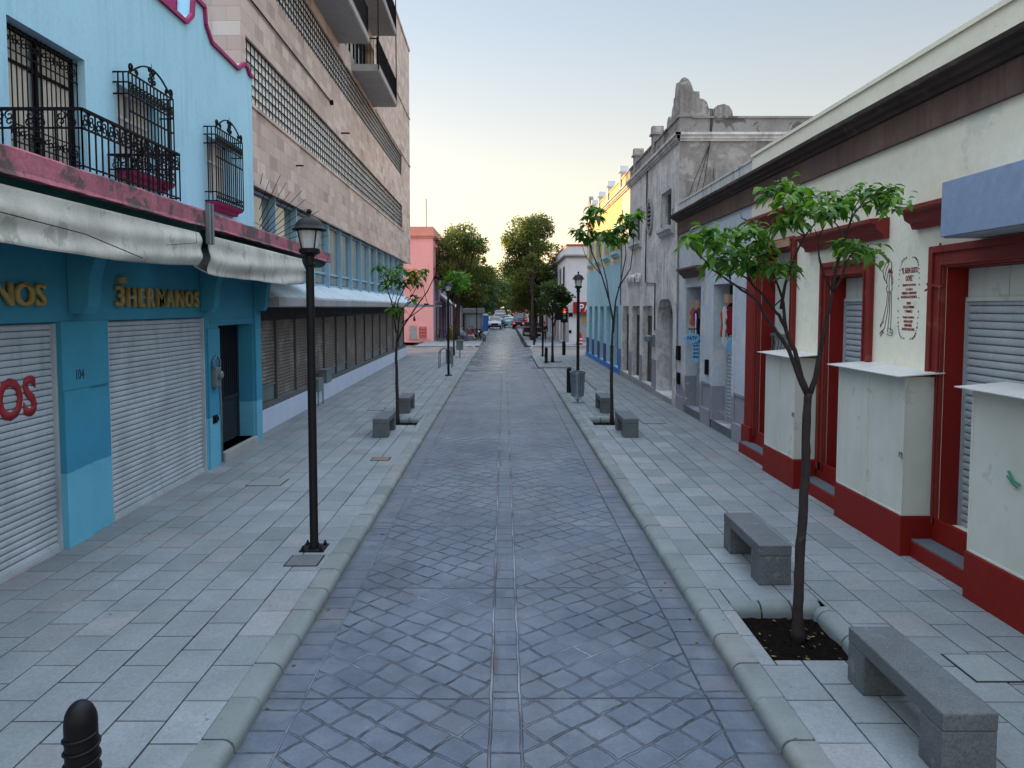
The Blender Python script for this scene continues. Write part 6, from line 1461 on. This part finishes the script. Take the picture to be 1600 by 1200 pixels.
# ================================================================== PEOPLE
SKIN = M('skin_tone', (.30, .16, .10), rough=.6, var=.08, bump=0)
HAIR = M('dark_hair', (.012, .009, .008), rough=.6, bump=0)
def person(x, y, z, rz, pose, label, cols, h=1.68, group=None):
    """one skinned body; clothes are separate parts grown from the same skeleton"""
    e = empty('person', (x, y, z), label, 'person', group); k = h/1.7
    if pose == 'sit':
        hip = (0, 0, .48); kn = [(.10, -.42, .50), (-.10, -.42, .50)]; an = [(.11, -.46, .09), (-.12, -.36, .09)]; toe = [(.12, -.62, .03), (-.14, -.52, .03)]
        chest = (0, .02, .82); neck = (0, -.03, 1.02); head = (0, -.08, 1.20); sh = [(.17, 0, .96), (-.17, 0, .96)]; el = [(.22, -.14, .72), (-.22, -.12, .72)]; ha = [(.12, -.36, .58), (-.10, -.38, .58)]
    elif pose == 'walk':
        hip = (0, 0, .90); kn = [(.09, -.16, .50), (-.09, .10, .48)]; an = [(.09, -.22, .09), (-.09, .32, .14)]; toe = [(.10, -.40, .04), (-.09, .20, .02)]
        chest = (0, -.02, 1.20); neck = (0, -.03, 1.42); head = (0, -.06, 1.59); sh = [(.19, 0, 1.36), (-.19, 0, 1.36)]; el = [(.24, .14, 1.12), (-.24, -.10, 1.10)]; ha = [(.24, .10, .86), (-.22, -.28, .92)]
    else:
        hip = (0, 0, .90); kn = [(.10, -.01, .49), (-.10, -.01, .49)]; an = [(.11, .02, .08), (-.11, .02, .08)]; toe = [(.14, -.16, .03), (-.13, -.16, .03)]
        chest = (0, 0, 1.20); neck = (0, 0, 1.42); head = (0, -.02, 1.59); sh = [(.19, 0, 1.37), (-.19, 0, 1.37)]; el = [(.25, .03, 1.12), (-.25, .02, 1.12)]; ha = [(.22, -.12, .90), (-.24, -.06, .88)]
    cr, sr = math.cos(rz), math.sin(rz)
    T_ = lambda p: (k*(p[0]*cr-p[1]*sr), k*(p[0]*sr+p[1]*cr), k*p[2])
    def grow(name, V, E, Rr, mat, sub=1):
        me = bpy.data.meshes.new(name); me.from_pydata([T_(v) for v in V], E, []); ob = bpy.data.objects.new(name, me); COL.objects.link(ob)
        s_ = ob.modifiers.new('skin', 'SKIN'); sv = me.skin_vertices[0].data if me.skin_vertices else None
        if sv is None:
            bm = bmesh.new(); bm.from_mesh(me); bm.verts.layers.skin.verify(); bm.to_mesh(me); bm.free(); sv = me.skin_vertices[0].data
        for i, r in enumerate(Rr): sv[i].radius = (r[0]*k, r[1]*k) if isinstance(r, tuple) else (r*k, r*k)
        sv[0].use_root = True
        ob.modifiers.new('sub', 'SUBSURF').levels = sub; ob.modifiers['sub'].render_levels = sub
        dg = bpy.context.evaluated_depsgraph_get(); m2 = bpy.data.meshes.new_from_object(ob.evaluated_get(dg)); bpy.data.objects.remove(ob, do_unlink=True)
        m2.materials.clear(); m2.materials.append(mat); m2.polygons.foreach_set('use_smooth', [True]*len(m2.polygons))
        o = bpy.data.objects.new(name, m2); COL.objects.link(o); o.parent = e; return o
    mid = lambda a, b_, t: tuple(a[i]+(b_[i]-a[i])*t for i in range(3))
    V = [hip, mid(hip, chest, .5), chest, neck, mid(neck, head, .45), head, mid(head, (head[0], head[1]-.01, head[2]+.1), 1)]; Rr = [.11, .115, .13, .055, .062, .085, .06]
    E_ = [(0, 1), (1, 2), (2, 3), (3, 4), (4, 5), (5, 6)]
    nose = (head[0], head[1]-.10, head[2]-.02)
    V.append(nose); Rr.append(.018); E_.append((5, 7))
    for s in (0, 1):
        b0 = len(V); V += [sh[s], el[s], ha[s], mid(el[s], ha[s], 1.18)]; Rr += [.055, .042, .028, .03]; E_ += [(2, b0), (b0, b0+1), (b0+1, b0+2), (b0+2, b0+3)]
        for f in range(3):
            tip = (ha[s][0]+(f-1)*.03, ha[s][1]-.10, ha[s][2]-.10-.01*f); V.append(tip); Rr.append(.010); E_.append((b0+3, len(V)-1))
        b0 = len(V); V += [mid(hip, kn[s], .12)[:0] or (hip[0]+(.09 if s == 0 else -.09), hip[1], hip[2]-.03), kn[s], an[s], toe[s]]; Rr += [.085, .058, .040, .035]; E_ += [(0, b0), (b0, b0+1), (b0+1, b0+2), (b0+2, b0+3)]
    grow('body', V, E_, Rr, SKIN)
    V = [mid(hip, chest, .05), mid(hip, chest, .5), chest, mid(chest, neck, .7)]; Rr = [.13, .13, .145, .09]; E_ = [(0, 1), (1, 2), (2, 3)]
    for s in (0, 1): b0 = len(V); V += [sh[s], el[s], mid(el[s], ha[s], .85 if cols[3] else .1)]; Rr += [.072, .056, .045]; E_ += [(2, b0), (b0, b0+1), (b0+1, b0+2)]
    grow('shirt', V, E_, Rr, cols[0])
    V = [hip]; Rr = [.125]; E_ = []
    for s in (0, 1): b0 = len(V); V += [(hip[0]+(.09 if s == 0 else -.09), hip[1]-(.02), hip[2]-.04), kn[s], mid(kn[s], an[s], .9)]; Rr += [.10, .075, .06]; E_ += [(0, b0), (b0, b0+1), (b0+1, b0+2)]
    grow('trousers', V, E_, Rr, cols[1])
    for s in (0, 1): grow('shoe', [(an[s][0], an[s][1]+.03, an[s][2]-.03), mid(an[s], toe[s], .5), toe[s]], [(0, 1), (1, 2)], [.048, .046, .040], cols[2])
    grow('hair', [(head[0], head[1]+.035, head[2]-.01), (head[0], head[1]+.025, head[2]+.07), (head[0], head[1]-.02, head[2]+.115)], [(0, 1), (1, 2)], [.078, .088, .06], HAIR)
    return e
cb = lambda n, c: M(n, c, rough=.9, var=.15, vs=6, bump=.1)
BLK, DBL, GRY, WHT = cb('black_clothing', (.012, .012, .016)), cb('denim_blue', (.06, .10, .2)), cb('grey_clothing', (.15, .15, .16)), cb('white_clothing', (.6, .6, .6))
person(3.55, 62.8, ZP, R(175), 'walk', 'person in black walking away past the big trunk on the right', (BLK, BLK, BLK, 1), 1.74)
G_ = 'people sitting on the low wall past the crossing'
person(-3.75, 64.6, ZP, R(60), 'sit', 'seated person in light blue shirt, leftmost by the green dome', (cb('light_blue_shirt', (.18, .28, .42)), DBL, BLK, 1), 1.65, G_)
person(-3.1, 65.2, ZP, R(80), 'sit', 'seated person in maroon checked shirt and pale trousers leaning forward', (cb('maroon_shirt', (.16, .05, .08)), cb('pale_trousers', (.45, .42, .40)), BLK, 1), 1.7, G_)
person(-3.0, 67.4, ZP, R(70), 'sit', 'seated person in dark red jacket beside the kiosk', (cb('dark_red_jacket', (.12, .02, .04)), BLK, BLK, 1), 1.68, G_)
person(-.05, 104, 0, R(10), 'stand', 'person in pale teal shirt standing in the roadway before the trucks', (cb('teal_shirt', (.2, .38, .42)), DBL, BLK, 0), 1.72)
mb = MB(); mb.box(-4.1, -2.7, 64.75, 65.2, ZP, .52); mb.box(-3.5, -2.75, 67.2, 67.8, ZP, .52); tag(mb.build('low_seat', M_bench, bevel=.01), 'low grey stone seat under the seated people', 'seat')

# ================================================================== VEHICLES
TYRE = M_rubber
def wheel(parent, x, y, r, w, name='wheel'):
    mb = MB(); pr = [(.001, -w/2), (r*.86, -w/2), (r, -w*.32), (r, w*.32), (r*.86, w/2), (.001, w/2)]
    n = 20; vs = []
    for rr, a in pr:
        for k in range(n): t = 2*math.pi*k/n; vs.append((x+a, y+rr*math.cos(t), r+rr*math.sin(t)))
    mb.add(vs, [(i*n+k, i*n+(k+1) % n, (i+1)*n+(k+1) % n, (i+1)*n+k) for i in range(len(pr)-1) for k in range(n)])
    wh = mb.build(name, TYRE, parent, smooth=True, auto=40)
    mb = MB(); sx = 1 if x > 0 else -1; mb.prism([(y+r*.6*math.cos(R(20*k)), r+r*.6*math.sin(R(20*k))) for k in range(18)], 'x', x+sx*w/2, x+sx*(w/2+.012)); mb.build('rim', M_chrome, wh)
def car(name, x, y, rz, L, Wd, H_, mat, label, kind='suv', front_lights=True, red=False):
    e = empty(name, (0, 0, 0), label, 'pickup' if kind == 'pickup' else 'car'); zs = .28
    if kind == 'pickup': side = [(-L/2, .42), (-L/2, 1.02), (-L*.10, 1.04), (-L*.04, H_), (L*.14, H_), (L*.25, 1.06), (L*.47, .94), (L/2, .72), (L/2, .36), (-L/2, .36)]
    elif kind == 'truck': side = [(-L/2, .5), (-L/2, H_), (L*.22, H_), (L*.22, H_*.82), (L*.38, H_*.80), (L*.46, 1.3), (L/2, 1.1), (L/2, .42), (-L/2, .42)]
    else: side = [(-L/2, .45), (-L*.49, .98), (-L*.44, 1.08), (-L*.36, H_-.06), (-L*.25, H_), (L*.08, H_), (L*.24, 1.08), (L*.46, .96), (L/2, .74), (L/2, .34), (-L/2, .34)]
    # body as lofted cross sections: narrower above the belt
    mb = MB(); n = len(side); ws = []
    def wid(z): return Wd/2*(1 if z < 1.0 else 1-.20*(z-1.0)/(max(H_, 1.3)-1.0)) - (.05 if z < .5 else 0)
    vs = []
    for sg in (-1, 1): vs += [(sg*wid(z), y_, z) for y_, z in side]
    vs += [(0, y_, z+.02) for y_, z in side]
    mb.add(vs, [tuple(range(n)), tuple(range(n, 2*n))[::-1]] + [(i, 2*n+i, 2*n+(i+1) % n, (i+1) % n) for i in range(n)] + [(2*n+i, n+i, n+(i+1) % n, 2*n+(i+1) % n) for i in range(n)])
    body = mb.build('body', mat, e, bevel=.05)
    ft = L/2
    # glass
    mb = MB()
    if kind == 'suv': wsn = [(L*.10, H_-.05), (L*.225, 1.12)]
    elif kind == 'pickup': wsn = [(L*.15, H_-.04), (L*.24, 1.10)]
    else: wsn = [(L*.385, H_*.78), (L*.455, 1.38)]
    (ya, za), (yb, zb) = wsn; wa, wb = wid(za)-.08, wid(zb)-.08
    mb.q([(-wa, ya+.03, za), (wa, ya+.03, za), (wb, yb+.03, zb), (-wb, yb+.03, zb)]); mb.build('windscreen', M_glassd, body)
    if kind != 'truck':
        mb = MB(); yr = -L*.40 if kind == 'suv' else -L*.075; mb.q([(-wid(H_-.1)+.1, yr-.02+(.05 if kind == 'suv' else 0), H_-.10), (wid(H_-.1)-.1, yr-.02+(.05 if kind == 'suv' else 0), H_-.10), (wid(1.12)-.08, yr-.07, 1.14), (-wid(1.12)+.08, yr-.07, 1.14)]); mb.build('rear_window', M_glassd, body)
        for sg in (-1, 1):
            mb = MB(); a, b_ = (-L*.34, L*.08) if kind == 'suv' else (-L*.03, L*.13); mb.q([(sg*(wid(H_-.1)+.012), a, H_-.10), (sg*(wid(H_-.1)+.012), b_, H_-.10), (sg*(wid(1.12)+.012), b_+.22, 1.12), (sg*(wid(1.12)+.012), a-.05, 1.12)]); mb.build('side_window', M_glassd, body)
    for yy in (ft, -ft):
        s = 1 if yy > 0 else -1
        mb = MB(); mb.box(-Wd/2*.94, Wd/2*.94, yy, yy+s*.08, .34, .56); mb.build('bumper', M_chrome if kind == 'pickup' and s < 0 else M_black, e, bevel=.02)
        for sg in (-1, 1):
            mb = MB(); mb.box(sg*Wd*.30, sg*Wd*.45, yy-s*.01, yy+s*.03, .70, .86); mb.build('headlight' if s > 0 else 'tail_light', M('headlight_lens', (.7, .7, .7), rough=.1, bump=0) if s > 0 else (emitM('lit_tail_light', (1, .05, .03), .7) if red else M('tail_lens', (.3, .01, .01), rough=.2, bump=0)), body)
    mb = MB(); mb.box(-Wd*.26, Wd*.26, ft, ft+.025, .62, .86); [mb.box(-Wd*.25, Wd*.25, ft+.025, ft+.035, .64+.05*k, .66+.05*k) for k in range(4)]; mb.build('grille', M_black, body)
    mb = MB(); mb.box(-.2, .2, -ft-.10, -ft-.08, .42, .53); mb.build('number_plate', M_white, e)
    for sg in (-1, 1):
        mb = MB(); mb.box(sg*(Wd/2), sg*(Wd/2+.16), L*.20, L*.23, 1.02, 1.16); mb.build('mirror', M_black, body, bevel=.01)
    r = .34 if kind != 'truck' else .42
    for sg in (-1, 1):
        for yy in (L*.31, -L*.30): wheel(e, sg*(Wd/2-.10), yy, r, .22)
    e.location = (x, y, 0); e.rotation_euler = (0, 0, rz); return e
WP = M('white_car_paint', (.38, .38, .41), rough=.25, var=.04, bump=0); DP = M('dark_grey_car_paint', (.035, .035, .042), rough=.25, var=.1, bump=0); TP = M('teal_car_paint', (.22, .36, .38), rough=.3, bump=0); RP = M('red_truck_paint', (.42, .025, .02), rough=.35, var=.1, bump=0)
car('parked_car', 2.95, 77, 0, 4.9, 1.8, 1.55, DP, 'dark grey pickup seen from behind beside the tallest tree on the right', 'pickup')
car('parked_car', -1.25, 103, R(180), 4.5, 1.85, 1.75, WP, 'white car facing the camera on the left of the far road')
car('parked_car', .9, 112, 0, 4.3, 1.75, 1.5, TP, 'pale teal car seen from behind in the middle of the far road')
car('parked_van', -.6, 122, R(180), 6.0, 2.1, 2.6, WP, 'white high bodied van behind the white car', 'truck')
car('parked_car', 2.15, 106, 0, 4.3, 1.75, 1.5, DP, 'dark car with lit red tail lamps below the red truck', red=True)
car('parked_truck', 2.6, 116, R(180), 6.4, 2.2, 2.9, RP, 'red truck standing under the trees on the far right of the road', 'truck')
car('parked_car', .3, 135, 0, 4.3, 1.75, 1.6, WP, 'small white car farthest down the road under the trees')
for o in S.objects:
    if o.name.startswith(('parked_van', 'parked_truck')) and o.parent is None: o['category'] = 'van' if 'van' in o.name else 'truck'
# two wheelers
def cycle(x, y, rz, mat, label, motor=False, name='bicycle'):
    e = empty(name, (0, 0, 0), label, 'motorcycle' if motor else 'bicycle', None if motor else 'bicycles leaning by the pink house'); r = .31; w = .045 if motor else .02
    for yy in (-.55, .58):
        mb = MB(); mb.tube([(0, yy+r*math.cos(R(a)), r+r*math.sin(R(a))) for a in range(0, 361, 20)], w, 6); wh = mb.build('wheel', M_rubber, e, smooth=True)
        mb = MB(); [mb.tube([(0, yy, r), (0, yy+r*math.cos(R(a)), r+r*math.sin(R(a)))], .006 if not motor else .014, 4) for a in range(0, 360, 36)]; mb.build('spokes', M_chrome, wh)
    k = 1.6 if motor else 1; mb = MB()
    for a, b_ in (((-.55, r), (-.15, .78)), ((-.55, r), (-.05, .30)), ((-.05, .30), (-.15, .85)), ((-.05, .30), (.42, .80)), ((-.13, .75), (.42, .82)), ((.42, .88), (.58, r)), ((.42, .80), (.38, 1.0))): mb.tube([(0, *a), (0, *b_)], .018*k, 6)
    mb.build('frame', mat, e)
    mb = MB(); mb.tube([(-.30, .28, 1.02), (-.2, .38, 1.03), (.2, .38, 1.03), (.30, .28, 1.02)], .016*k, 6); mb.build('handlebar', M_black, e)
    mb = MB(); mb.box(-.07*k, .07*k, -.34 if not motor else -.6, -.02, .84, .90); mb.build('seat', M_black, e, bevel=.02)
    if motor:
        mb = MB(); mb.prism([(-.02, .80), (.36, .78), (.40, .92), (.1, .98), (-.02, .9)], 'x', -.13, .13); mb.build('fuel_tank', mat, e, bevel=.03)
        mb = MB(); mb.prism([(-.22, .25), (.22, .25), (.26, .6), (-.1, .66)], 'x', -.12, .12); mb.build('engine', M_meter, e, bevel=.03)
        mb = MB(); mb.lathe([(.01, 0), (.09, .02), (.09, .08), (.05, .10)], 0, 0, 12); mb.v = [(v[0], .47+v[2], .92+v[1]) for v in mb.v]; mb.build('headlight', M_lampg, e)
        for sg in (-1, 1): mb = MB(); mb.tube([(sg*.2, .36, 1.03), (sg*.28, .34, 1.18)], .008, 4); mb.box(sg*.22, sg*.34, .33, .345, 1.16, 1.24); mb.build('mirror', M_black, e)
    e.location = (x, y, ZP if not motor else 0); e.rotation_euler = (0, R(8), rz); return e
cycle(-1.95, 65.8, R(160), M_black, 'black motorcycle parked at the left kerb facing the crossing', True, 'motorcycle')
cycle(-5.75, 64.2, R(15), M_black, 'black bicycle leaning nearest the pink house corner'); cycle(-5.35, 65.2, R(-20), M('blue_bicycle_paint', (.03, .08, .25)), 'dark blue bicycle in the middle of the bicycle row'); cycle(-4.95, 66.3, R(25), M('dark_red_bicycle', (.2, .02, .05)), 'dark red bicycle at the end of the bicycle row')
# kiosk, cubicle, dome, awning
k = empty('kiosk', (-3.0, 74, ZP), 'grey metal kiosk with closed front beside the left lamp post past the crossing', 'kiosk')
mb = MB(); mb.box(-3.95, -2.15, 73, 75.2, ZP, 2.5); mb.build('body', M('kiosk_grey', (.27, .29, .31), rough=.6), k, bevel=.02)
mb = MB(); mb.box(-4.1, -2.0, 72.8, 75.4, 2.5, 3.0); mb.build('roof', M_conc, k, bevel=.02)
mb = MB(); shutter(mb, 0, 0, 1, 0, 1, 1); mb.v = [(-3.75+1.4*v[1], 72.98-v[0], .9+1.45*v[2]) for v in mb.v]; mb.build('kiosk_shutter', M_shutg, k); mb = MB(); mb.box(-3.8, -2.3, 72.9, 73, .82, .9); mb.build('counter', M_meter, k)
e = empty('portable_toilet', (-2.2, 92, ZP), 'tall blue portable cubicle with white roof between kiosk and white car', 'cubicle')
mb = MB(); mb.box(-2.75, -1.95, 91.5, 92.4, ZP, 2.05); mb.build('cabin', M('cubicle_blue', (.02, .10, .32), rough=.5), e, bevel=.03)
mb = MB(); mb.prism([(-2.8, 2.05), (-1.9, 2.05), (-2.1, 2.3), (-2.6, 2.3)], 'y', 91.45, 92.45); mb.build('roof', M_white, e); mb = MB(); mb.box(-2.65, -2.05, 91.48, 91.5, .2, 1.95); mb.build('door', M('cubicle_door', (.03, .14, .4)), e)
e = empty('pop_up_cover', (-4.55, 66.8, ZP), 'yellow green domed fabric cover with white hoop behind the leaning trunk', 'cover')
mb = MB(); mb.lathe([(.62, ZP), (.63, .5), (.56, .9), (.42, 1.2), (.2, 1.42), (.02, 1.5)], -4.5, 67.0, 16); mb.build('fabric', M('lime_fabric', (.25, .36, .03), rough=.7), e, smooth=True)
mb = MB(); mb.tube([(-4.5+.66*math.cos(R(a)), 66.95, ZP+1.45*math.sin(R(a))) for a in range(0, 181, 12)], .03, 6); mb.build('hoop', M_white, e)
mb = MB(); mb.prism([(-6.2, 4.4), (-4.5, 3.0), (-4.5, 2.85), (-6.2, 4.1)], 'y', 70, 76); tag(mb.build('shop_awning', M('dull_white_awning', (.5, .5, .52))), 'sloping pale shop awning on the mauve front behind the kiosk', 'awning')
